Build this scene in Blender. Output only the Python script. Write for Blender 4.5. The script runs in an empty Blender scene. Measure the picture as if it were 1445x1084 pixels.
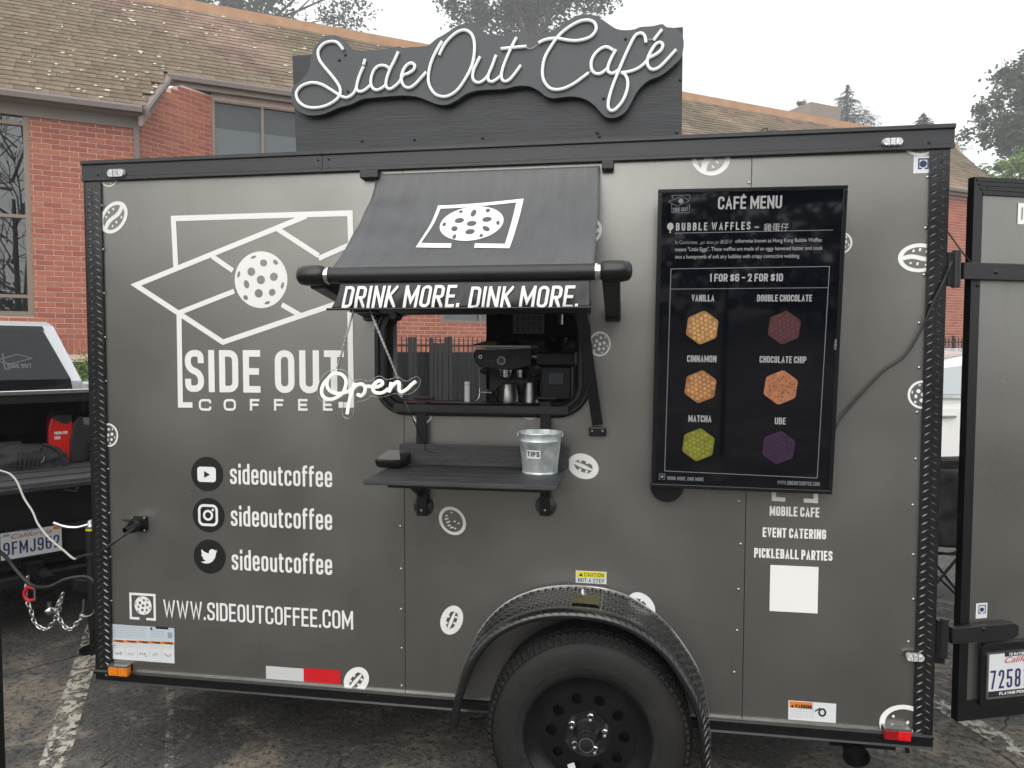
import bpy, bmesh, math, random
from mathutils import Vector, Matrix
from mathutils.geometry import tessellate_polygon
R = math.radians
random.seed(7)
sc = bpy.context.scene
C = bpy.data.collections.new('scene'); sc.collection.children.link(C)

# ---------------- camera, world, sun, exposure ----------------
FPX, CX, CY = 1000.0, 722.5, 542.0
YAW, PIT, ROL = R(8.79), R(-2.63), R(0.14)
G = 0.28                                     # height of the trailer's bottom rail above the ground
CAM = Vector((2.033, -2.463, 1.301 + G))
fwd = Vector((-math.sin(YAW)*math.cos(PIT), math.cos(YAW)*math.cos(PIT), math.sin(PIT)))
rt0 = Vector((math.cos(YAW), math.sin(YAW), 0)); up0 = rt0.cross(fwd)
rt = rt0*math.cos(ROL) + up0*math.sin(ROL); upv = up0*math.cos(ROL) - rt0*math.sin(ROL)
cd = bpy.data.cameras.new('camera'); cam = bpy.data.objects.new('camera', cd); C.objects.link(cam)
cd.sensor_width = 36.0; cd.lens = FPX/1445*36.0; cd.clip_start = .02; cd.clip_end = 600
M = Matrix.Identity(4)
for i in range(3):
    M[i][0] = rt[i]; M[i][1] = upv[i]; M[i][2] = -fwd[i]; M[i][3] = CAM[i]
cam.matrix_world = M
sc.camera = cam
w = bpy.data.worlds.new('World'); sc.world = w; w.use_nodes = True
nt = w.node_tree; nt.nodes.clear()
sky = nt.nodes.new('ShaderNodeTexSky'); sky.sky_type = 'NISHITA'; sky.sun_disc = False
sky.sun_elevation = R(50); sky.sun_rotation = R(200); sky.dust_density = 4; sky.air_density = 1.2
mx = nt.nodes.new('ShaderNodeMix'); mx.data_type = 'RGBA'; mx.inputs[0].default_value = .86
mx.inputs[7].default_value = (8.3, 8.45, 8.5, 1)     # overcast: an even pale cloud layer over the clear sky
bg = nt.nodes.new('ShaderNodeBackground'); bg.inputs[1].default_value = .10
wo = nt.nodes.new('ShaderNodeOutputWorld')
nt.links.new(sky.outputs[0], mx.inputs[6]); nt.links.new(mx.outputs[2], bg.inputs[0]); nt.links.new(bg.outputs[0], wo.inputs[0])
sd = bpy.data.lights.new('sun', 'SUN'); sd.energy = 1.5; sd.angle = R(75); sd.color = (1, .97, .93)
so = bpy.data.objects.new('sun', sd); C.objects.link(so)
so.rotation_euler = (R(48), 0, R(-22))
sc.view_settings.view_transform = 'Standard'; sc.view_settings.look = 'None'
sc.view_settings.exposure = 0.94; sc.view_settings.gamma = 1; sc.view_settings.use_curve_mapping = False

# ---------------- pixel rays (1445 x 1084 photograph) onto real planes ----------------
def ray(px, py): return (fwd + rt*((px-CX)/FPX) - upv*((py-CY)/FPX))
def onY(px, py, y=0.0):
    d = ray(px, py); return CAM + d*((y-CAM.y)/d.y)
def onZ(px, py, z=0.0):
    d = ray(px, py); return CAM + d*((z-CAM.z)/d.z)
def atd(px, py, dep): return CAM + ray(px, py)*dep
def onP(px, py, p0, n):
    d = ray(px, py); return CAM + d*((p0-CAM).dot(n)/d.dot(n))

# ---------------- materials ----------------
MATS = {}
def mat(name, col, rough=.5, metal=0., var=0., vscale=8., bump=0., bscale=60., spec=.5, coat=0., rand=0., emit=0., stretch=None, col2=None, c2scale=3., c2lo=.45, c2hi=.6):
    m = bpy.data.materials.new(name); m.use_nodes = True; t = m.node_tree; N = t.nodes; b = N['Principled BSDF']; L = t.links
    b.inputs['Roughness'].default_value = rough; b.inputs['Metallic'].default_value = metal
    b.inputs['Specular IOR Level'].default_value = spec; b.inputs['Coat Weight'].default_value = coat; b.inputs['Coat Roughness'].default_value = .08
    if emit: b.inputs['Emission Color'].default_value = (*col, 1); b.inputs['Emission Strength'].default_value = emit
    tc = N.new('ShaderNodeTexCoord'); mp = N.new('ShaderNodeMapping'); L.new(tc.outputs['Object'], mp.inputs[0])
    if stretch: mp.inputs['Scale'].default_value = stretch
    base = None
    rgb = N.new('ShaderNodeRGB'); rgb.outputs[0].default_value = (*col, 1); base = rgb.outputs[0]
    if col2:
        n2 = N.new('ShaderNodeTexNoise'); n2.inputs['Scale'].default_value = c2scale; n2.inputs['Detail'].default_value = 8; L.new(mp.outputs[0], n2.inputs['Vector'])
        r2 = N.new('ShaderNodeMapRange'); r2.inputs[1].default_value = c2lo; r2.inputs[2].default_value = c2hi; L.new(n2.outputs[0], r2.inputs[0])
        m2 = N.new('ShaderNodeMix'); m2.data_type = 'RGBA'; L.new(r2.outputs[0], m2.inputs[0]); L.new(base, m2.inputs[6]); m2.inputs[7].default_value = (*col2, 1); base = m2.outputs[2]
    if var or rand:
        hs = N.new('ShaderNodeHueSaturation'); L.new(base, hs.inputs['Color'])
        val = None
        nz = N.new('ShaderNodeTexNoise'); nz.inputs['Scale'].default_value = vscale; nz.inputs['Detail'].default_value = 6; L.new(mp.outputs[0], nz.inputs['Vector'])
        mr = N.new('ShaderNodeMapRange'); mr.inputs[1].default_value = .3; mr.inputs[2].default_value = .7
        mr.inputs[3].default_value = 1-var; mr.inputs[4].default_value = 1+var; L.new(nz.outputs[0], mr.inputs[0]); val = mr.outputs[0]
        if rand:
            ge = N.new('ShaderNodeNewGeometry'); oi = N.new('ShaderNodeObjectInfo')
            ad = N.new('ShaderNodeMath'); ad.operation = 'ADD'; L.new(ge.outputs['Random Per Island'], ad.inputs[0]); L.new(oi.outputs['Random'], ad.inputs[1])
            fr = N.new('ShaderNodeMath'); fr.operation = 'FRACT'; L.new(ad.outputs[0], fr.inputs[0])
            m3 = N.new('ShaderNodeMapRange'); m3.inputs[3].default_value = 1-rand; m3.inputs[4].default_value = 1+rand; L.new(fr.outputs[0], m3.inputs[0])
            mu = N.new('ShaderNodeMath'); mu.operation = 'MULTIPLY'; L.new(val, mu.inputs[0]); L.new(m3.outputs[0], mu.inputs[1]); val = mu.outputs[0]
            m4 = N.new('ShaderNodeMapRange'); m4.inputs[3].default_value = .5-rand*.05; m4.inputs[4].default_value = .5+rand*.05; L.new(fr.outputs[0], m4.inputs[0]); L.new(m4.outputs[0], hs.inputs['Hue'])
        L.new(val, hs.inputs['Value']); base = hs.outputs[0]
    L.new(base, b.inputs['Base Color'])
    if bump:
        nb = N.new('ShaderNodeTexNoise'); nb.inputs['Scale'].default_value = bscale; nb.inputs['Detail'].default_value = 5; L.new(mp.outputs[0], nb.inputs['Vector'])
        bu = N.new('ShaderNodeBump'); bu.inputs['Strength'].default_value = bump; bu.inputs['Distance'].default_value = .01
        L.new(nb.outputs[0], bu.inputs['Height']); L.new(bu.outputs[0], b.inputs['Normal'])
    MATS[name] = m
    return m
def glass(name, tint, ior=1.45, rough=0.0, alpha=None):
    m = bpy.data.materials.new(name); m.use_nodes = True; t = m.node_tree; t.nodes.clear(); L = t.links
    o = t.nodes.new('ShaderNodeOutputMaterial'); tr = t.nodes.new('ShaderNodeBsdfTransparent'); gl = t.nodes.new('ShaderNodeBsdfGlossy')
    fr = t.nodes.new('ShaderNodeFresnel'); mi = t.nodes.new('ShaderNodeMixShader')
    tr.inputs[0].default_value = (*tint, 1); gl.inputs[1].default_value = rough; fr.inputs[0].default_value = ior
    L.new(fr.outputs[0], mi.inputs[0]); L.new(tr.outputs[0], mi.inputs[1]); L.new(gl.outputs[0], mi.inputs[2]); L.new(mi.outputs[0], o.inputs[0])
    MATS[name] = m; return m

mat('panel', (0.2478, 0.2419, 0.2251), .33, .82, .07, 1.6, .22, 1.3, spec=.6)
def weather(name, dirt, sc_=9.0, lo=.56, hi=.75, amt=.35):
    m = MATS[name]; t = m.node_tree; N = t.nodes; L = t.links; b = N['Principled BSDF']; tc = N.new('ShaderNodeTexCoord')
    mp = N.new('ShaderNodeMapping'); mp.inputs['Scale'].default_value = (2.2, 1, .35); L.new(tc.outputs['Object'], mp.inputs[0])
    n1 = N.new('ShaderNodeTexNoise'); n1.inputs['Scale'].default_value = sc_; n1.inputs['Detail'].default_value = 9; n1.inputs['Roughness'].default_value = .7; L.new(mp.outputs[0], n1.inputs['Vector'])
    r1 = N.new('ShaderNodeMapRange'); r1.inputs[1].default_value = lo; r1.inputs[2].default_value = hi; r1.inputs[4].default_value = amt; L.new(n1.outputs[0], r1.inputs[0])
    src = b.inputs['Base Color'].links[0].from_socket; mx_ = N.new('ShaderNodeMix'); mx_.data_type = 'RGBA'; L.new(r1.outputs[0], mx_.inputs[0]); L.new(src, mx_.inputs[6]); mx_.inputs[7].default_value = (*dirt, 1); L.new(mx_.outputs[2], b.inputs['Base Color'])
    n2 = N.new('ShaderNodeTexNoise'); n2.inputs['Scale'].default_value = 2.4; n2.inputs['Detail'].default_value = 7; L.new(tc.outputs['Object'], n2.inputs['Vector'])
    r2 = N.new('ShaderNodeMapRange'); r2.inputs[1].default_value = .3; r2.inputs[2].default_value = .7; r2.inputs[3].default_value = b.inputs['Roughness'].default_value-.07; r2.inputs[4].default_value = b.inputs['Roughness'].default_value+.09; L.new(n2.outputs[0], r2.inputs[0]); L.new(r2.outputs[0], b.inputs['Roughness'])
weather('panel', (.21, .195, .17), amt=.4)
mat('white_vinyl', (.87, .87, .85), .35)
mat('black_vinyl', (0.0108, 0.0108, 0.012), .4)
mat('black_metal', (0.0056, 0.006, 0.0066), .32, 0, .15, 5, .04, 40, spec=.45)
mat('rim_black', (.006, .006, .0065), .28, 0, .15, 9, .03, 40, spec=.4)
mat('black_satin', (0.0097, 0.0101, 0.0112), .42, 0, .15, 9, .05, 90)
mat('rail_metal', (0.0288, 0.0304, 0.0336), .42, 0, .12, 14, .05, 60, stretch=(.2, 1, 3))
mat('diamond', (0.0084, 0.0084, 0.0091), .22, .0, .2, 30, .05, 50, spec=.8)
mat('black_plastic', (0.006, 0.006, 0.0067), .3)
mat('rubber', (0.0097, 0.0094, 0.009), .7, 0, .25, 12, .3, 150, col2=(.027, .024, .021), c2scale=4, c2lo=.5, c2hi=.75)
mat('chrome', (.75, .75, .74), .15, 1)
mat('steel', (.45, .45, .44), .32, 1, .2, 15, .05, 80)
mat('galvanised', (.70, .74, .74), .40, .6, .18, 35, .08, 25, col2=(.48, .53, .54), c2scale=22, c2lo=.4, c2hi=.6)
mat('tread_glint', (.55, .56, .57), .25, .85); glass('cup_plastic', (.62, .60, .64)) if 0 else None  # pale metal: light caught by the raised bars is put into their colour
mat('glint_grey', (.11, .112, .115), .45)  # grey of painted glints: plank gap highlights and the rear glass reflection
mat('jamb', (.34, .34, .35), .5)
mat('sign_board', (0.0224, 0.0248, 0.0288), .5, 0, .25, 5, .14, 26, stretch=(.6, 1, 5))
mat('sign_back', (0.0612, 0.068, 0.0765), .5, 0, .06, 6, .03, 40)
mat('neon_tube', (.84, .86, .84), .4, emit=.08)
mat('neon_lit', (.90, .89, .82), .4, emit=.25)
mat('awning_cloth', (0.0864, 0.0886, 0.0914), .48, 0, .12, 7, .12, 18, stretch=(6, 1, .6))
mat('valance_cloth', (0.0144, 0.0152, 0.0168), .42, 0, .15, 9, .25, 10, stretch=(1, 1, .5))
mat('screen_black', (0.0013, 0.0019, 0.0045), .04, spec=.5)
mat('screen_text', (0.255, 0.255, 0.255), .3, emit=.22)
mat('screen_dim', (.16, .17, .18), .3, emit=.10)
mat('tv_bezel', (0.0056, 0.0063, 0.0084), .2)
mat('plank_dark', (0.036, 0.0368, 0.0392), .5, 0, .35, 10, .4, 70, stretch=(.6, 8, 8))
mat('interior', (0.0084, 0.0084, 0.0091), .6)
mat('interior_grey', (.10, .10, .10), .5)
mat('amber', (.75, .22, .01), .25, 0, .2, 120)
mat('red_lens', (.70, .01, .015), .2, 0, .15, 150)
mat('dark_red_lens', (.28, .008, .012), .2, 0, .15, 150)
mat('clear_lens', (.62, .63, .63), .12, .35, .4, 180, .6, 160)
mat('red_tape', (.62, .012, .02), .35); mat('silver_tape', (.60, .61, .61), .4)
mat('sticker_white', (.72, .74, .75), .4); mat('sticker_blue', (.55, .62, .68), .4); mat('orange_ink', (.75, .22, .03), .5)
mat('yellow_ink', (.80, .72, .02), .5); mat('grey_ink', (.32, .33, .35), .6); mat('black_ink', (.015, .015, .02), .5); mat('navy_ink', (.02, .03, .12), .5)
mat('red_ink', (.45, .02, .05), .5)
mat('brick', (0.352, 0.1126, 0.0722), .85, 0, .12, 1.2, .3, 60, rand=.13)
mat('mortar', (.62, .47, .40), .9, 0, .1, 20)
mat('shingle', (0.1403, 0.1122, 0.0723), .9, 0, .28, 1.1, .5, 40, rand=.17, col2=(.215, .145, .11), c2scale=.35, c2lo=.42, c2hi=.62)
mat('lichen', (.55, .52, .42), .95)
mat('fascia_tan', (0.425, 0.255, 0.153), .8, 0, .12, 3)
mat('gutter', (.16, .13, .115), .5); mat('trim_tan', (0.255, 0.2125, 0.1785), .7); mat('soffit', (.20, .18, .15), .8)
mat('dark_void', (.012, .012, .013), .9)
mat('window_frame_brown', (.22, .17, .13), .5)
mat('blind', (.42, .46, .47), .6); mat('blind_dark', (.09, .12, .145), .5)
mat('fence_black', (0.0084, 0.0091, 0.0098), .5)
mat('asphalt', (.055, .054, .052), .85, 0, .45, 14, .9, 45)
mat('truck_paint', (.55, .57, .58), .25, .3, coat=.6)
mat('white_paint', (.80, .80, .78), .25, coat=.6)
mat('truck_black', (0.0084, 0.0084, 0.0091), .45, 0, .2, 10)
mat('tailgate_grey', (0.0413, 0.0435, 0.0465), .5, 0, .15, 8)
mat('gen_red', (.70, .015, .012), .35); mat('gen_black', (.02, .021, .022), .55, 0, .1, 30)
mat('fabric_black', (.018, .018, .020), .8, 0, .3, 9, .8, 9)
mat('white_cable', (.46, .45, .41), .5); mat('cable_black', (.012, .012, .012), .45)
mat('plate_white', (.70, .71, .72), .4)
mat('bark', (.09, .065, .05), .9, 0, .3, 6, .8, 20)
mat('leaf_oak', (0.036, 0.0656, 0.0272), .8, 0, .3, .8, rand=.35)
mat('leaf_dark', (0.0225, 0.0435, 0.024), .8, 0, .3, .8, rand=.35)
mat('leaf_conifer', (.050, .075, .060), .8, 0, .3, .8, rand=.3)
mat('leaf_hedge', (.12, .19, .035), .7, 0, .25, 3, rand=.4)
mat('paper', (.40, .41, .44), .7); mat('milk_plastic', (.8, .8, .78), .4)
mat('towel', (.35, .33, .29), .9, 0, .2, 20)
mat('rust_yellow', (.085, .075, .03), .6, 0, .4, 40)
mat('waf_gold', (0.24, 0.12, 0.036), .5, var=.3, vscale=55, emit=0.099); mat('waf_gold2', (0.4, 0.224, 0.08), .5, var=.3, vscale=55, emit=0.126)
mat('waf_cin', (0.224, 0.096, 0.032), .5, var=.3, vscale=55, emit=0.099); mat('waf_cin2', (0.368, 0.184, 0.072), .5, var=.3, vscale=55, emit=0.126)
mat('waf_choc', (.045, .008, .010), .5, var=.3, vscale=55, emit=0.054); mat('waf_choc2', (.075, .018, .018), .5, var=.3, vscale=55, emit=0.063)
mat('waf_green', (0.1275, 0.1237, 0.009), .5, var=.3, vscale=55, emit=0.099); mat('waf_green2', (0.1875, 0.1875, 0.0225), .5, var=.3, vscale=55, emit=0.108)
mat('waf_ube', (.030, .008, .036), .5, var=.3, vscale=55, emit=0.063); mat('waf_ube2', (.014, .005, .020), .5, var=.3, vscale=55, emit=0.045)
mat('waf_chip', (0.288, 0.112, 0.048), .5, var=.3, vscale=55, emit=0.113)
glass('window_tint', (.10, .11, .13)); glass('car_glass', (.06, .07, .08)); glass('pane_glass', (.85, .87, .88)); glass('acrylic', (.97, .98, .98), 1.49)
glass('cup_plastic', (.60, .59, .64)); glass('dark_pane', (.35, .37, .39), 2.4); glass('clear_pane', (.8, .82, .83), 1.7)

# ---------------- mesh builder ----------------
class MB:
    def __init__(s): s.v = []; s.f = []; s.mi = []; s.m = 0
    def add(s, vs, fs):
        o = len(s.v); s.v += [Vector(p) for p in vs]
        for f in fs: s.f.append([i+o for i in f]); s.mi.append(s.m)
        return s
    def box(s, x0, x1, y0, y1, z0, z1):
        return s.hexa([(x0,y0,z0),(x1,y0,z0),(x1,y1,z0),(x0,y1,z0),(x0,y0,z1),(x1,y0,z1),(x1,y1,z1),(x0,y1,z1)])
    def hexa(s, p):
        return s.add(p, [(0,3,2,1),(4,5,6,7),(0,1,5,4),(1,2,6,5),(2,3,7,6),(3,0,4,7)])
    def obox(s, c, ax, ay, az):          # centre and three half-vectors
        c, ax, ay, az = Vector(c), Vector(ax), Vector(ay), Vector(az)
        return s.hexa([c-ax-ay-az, c+ax-ay-az, c+ax+ay-az, c-ax+ay-az, c-ax-ay+az, c+ax-ay+az, c+ax+ay+az, c-ax+ay+az])
    def beam(s, a, b, wd, th, side=None):
        a, b = Vector(a), Vector(b); d = (b-a); L = d.length; d.normalize()
        sd_ = Vector(side) if side else (Vector((0,0,1)) if abs(d.z) < .9 else Vector((1,0,0)))
        u = d.cross(sd_).normalized(); v = u.cross(d).normalized()
        return s.obox((a+b)/2, d*L/2, u*wd/2, v*th/2)
    def prism(s, poly, ex):              # poly: 3D points of a planar polygon, ex: extrusion vector
        poly = [Vector(p) for p in poly]; ex = Vector(ex); n = len(poly)
        tri = tessellate_polygon([poly]); o = len(s.v)
        s.v += poly + [p+ex for p in poly]
        for t in tri: s.f.append([o+t[2], o+t[1], o+t[0]]); s.mi.append(s.m); s.f.append([o+n+t[0], o+n+t[1], o+n+t[2]]); s.mi.append(s.m)
        for i in range(n):
            j = (i+1) % n; s.f.append([o+i, o+j, o+n+j, o+n+i]); s.mi.append(s.m)
        return s
    def flat(s, poly):
        poly = [Vector(p) for p in poly]; tri = tessellate_polygon([poly]); o = len(s.v); s.v += poly
        for t in tri: s.f.append([o+i for i in t]); s.mi.append(s.m)
        return s
    def tube(s, pts, r, n=8, closed=False, cap=True):
        pts = [Vector(p) for p in pts]; K = len(pts); o = len(s.v); prev = None
        for i, p in enumerate(pts):
            a = pts[i-1] if (i > 0 or closed) else pts[i]; b = pts[(i+1) % K] if (i < K-1 or closed) else pts[i]
            d = (b-a).normalized() if (b-a).length > 1e-9 else Vector((0,0,1))
            if prev is None: u = d.orthogonal().normalized()
            else:
                u = prev - d*prev.dot(d); u = u.normalized() if u.length > 1e-6 else d.orthogonal().normalized()
            prev = u; vv = d.cross(u); rr = r[i] if isinstance(r, (list, tuple)) else r
            for k in range(n):
                a_ = 2*math.pi*k/n; s.v.append(p + u*math.cos(a_)*rr + vv*math.sin(a_)*rr)
        for i in range(K if closed else K-1):
            j = (i+1) % K
            for k in range(n):
                l = (k+1) % n; s.f.append([o+i*n+k, o+i*n+l, o+j*n+l, o+j*n+k]); s.mi.append(s.m)
        if cap and not closed:
            s.f.append([o+k for k in range(n)][::-1]); s.mi.append(s.m); s.f.append([o+(K-1)*n+k for k in range(n)]); s.mi.append(s.m)
        return s
    def lathe(s, c, axis, prof, n=32, ref=None, closed=False):   # prof: (distance along axis, radius)
        c = Vector(c); ax = Vector(axis).normalized(); u = (Vector(ref) if ref else ax.orthogonal()).normalized(); v = ax.cross(u)
        o = len(s.v); K = len(prof)
        for (h, r) in prof:
            for k in range(n):
                a = 2*math.pi*k/n; s.v.append(c + ax*h + (u*math.cos(a) + v*math.sin(a))*max(r, 1e-5))
        for i in range(K if closed else K-1):
            j = (i+1) % K
            for k in range(n):
                l = (k+1) % n; s.f.append([o+i*n+k, o+i*n+l, o+j*n+l, o+j*n+k]); s.mi.append(s.m)
        return s
    def disc(s, c, e1, e2, ra, rb, n=20, rot=0):
        c, e1, e2 = Vector(c), Vector(e1), Vector(e2); cr, sr = math.cos(rot), math.sin(rot); ps = []
        for k in range(n):
            a = 2*math.pi*k/n; x, y = ra*math.cos(a), rb*math.sin(a); ps.append(c + e1*(x*cr-y*sr) + e2*(x*sr+y*cr))
        o = len(s.v); s.v += ps; s.f.append(list(range(o, o+n))); s.mi.append(s.m); return s
    def sphere(s, c, r, n=10, m=6, sc3=(1,1,1)):
        c = Vector(c); o = len(s.v)
        for i in range(m+1):
            t = math.pi*i/m
            for k in range(n):
                a = 2*math.pi*k/n; q = Vector((math.sin(t)*math.cos(a)*sc3[0], math.sin(t)*math.sin(a)*sc3[1], math.cos(t)*sc3[2])); s.v.append(c+q*r)
        for i in range(m):
            for k in range(n):
                l = (k+1) % n; s.f.append([o+i*n+k, o+(i+1)*n+k, o+(i+1)*n+l, o+i*n+l]); s.mi.append(s.m)
        return s
    def build(s, name, m, parent=None, smooth=None, bevel=0, solid=0, loc=None, flip=False):
        base = rootloc(parent) if parent is not None else Vector(loc or (0,0,0))
        me = bpy.data.meshes.new(name); me.from_pydata([tuple(v-base) for v in s.v], [], s.f)
        ms = m if isinstance(m, (list, tuple)) else [m]
        for q in ms: me.materials.append(MATS[q])
        for p, k in zip(me.polygons, s.mi): p.material_index = min(k, len(ms)-1)
        me.validate(); me.update()
        if smooth is not None:
            me.shade_smooth(); me.set_sharp_from_angle(angle=R(smooth))
        ob = bpy.data.objects.new(name, me); C.objects.link(ob)
        if parent is not None: ob.parent = parent
        else: ob.location = base
        if solid:
            md = ob.modifiers.new('solid', 'SOLIDIFY'); md.thickness = solid; md.offset = 0
        if bevel:
            md = ob.modifiers.new('bevel', 'BEVEL'); md.width = bevel; md.segments = 2; md.limit_method = 'ANGLE'; md.angle_limit = R(50)
        return ob
def rootloc(o):
    while o.parent is not None: o = o.parent
    return Vector(o.location)
def tag(o, label=None, cat=None, group=None, kind=None):
    if label: o['label'] = label
    if cat: o['category'] = cat
    if group: o['group'] = group
    if kind: o['kind'] = kind
    return o
def thing(name, loc, label, cat, group=None):
    o = bpy.data.objects.new(name, None); C.objects.link(o); o.location = loc; o.empty_display_size = .1
    return tag(o, label, cat, group)
def spline(pts, k=6, closed=False):
    P = [Vector(p) for p in pts]; n = len(P); out = []
    rng = range(n if closed else n-1)
    for i in rng:
        p0 = P[i-1] if (i > 0 or closed) else P[0]; p1 = P[i]; p2 = P[(i+1) % n]; p3 = P[(i+2) % n] if (i+2 < n or closed) else P[n-1]
        for j in range(k):
            t = j/k; out.append(.5*((2*p1) + (p2-p0)*t + (2*p0-5*p1+4*p2-p3)*t*t + (3*p1-p0-3*p2+p3)*t**3))
    if not closed: out.append(P[-1])
    return out

# ---------------- planes for lettering: origin, right, up, normal towards the viewer ----------------
class Plane:
    def __init__(s, o, e1, e2):
        s.o = Vector(o); s.e1 = Vector(e1).normalized(); e2 = Vector(e2); s.e2 = (e2 - s.e1*e2.dot(s.e1)).normalized(); s.n = s.e1.cross(s.e2).normalized()
    def px(s, x, y, h=0):        # pixel -> (u, v) on the plane raised by h
        p = onP(x, y, s.o + s.n*h, s.n) - s.o; return p.dot(s.e1), p.dot(s.e2)
    def at(s, u, v, h=0): return s.o + s.e1*u + s.e2*v + s.n*h
    def P(s, x, y, h=0):
        u, v = s.px(x, y, h); return s.at(u, v, h)
SIDE = Plane((0, 0, 0), (1, 0, 0), (0, 0, 1))

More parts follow.
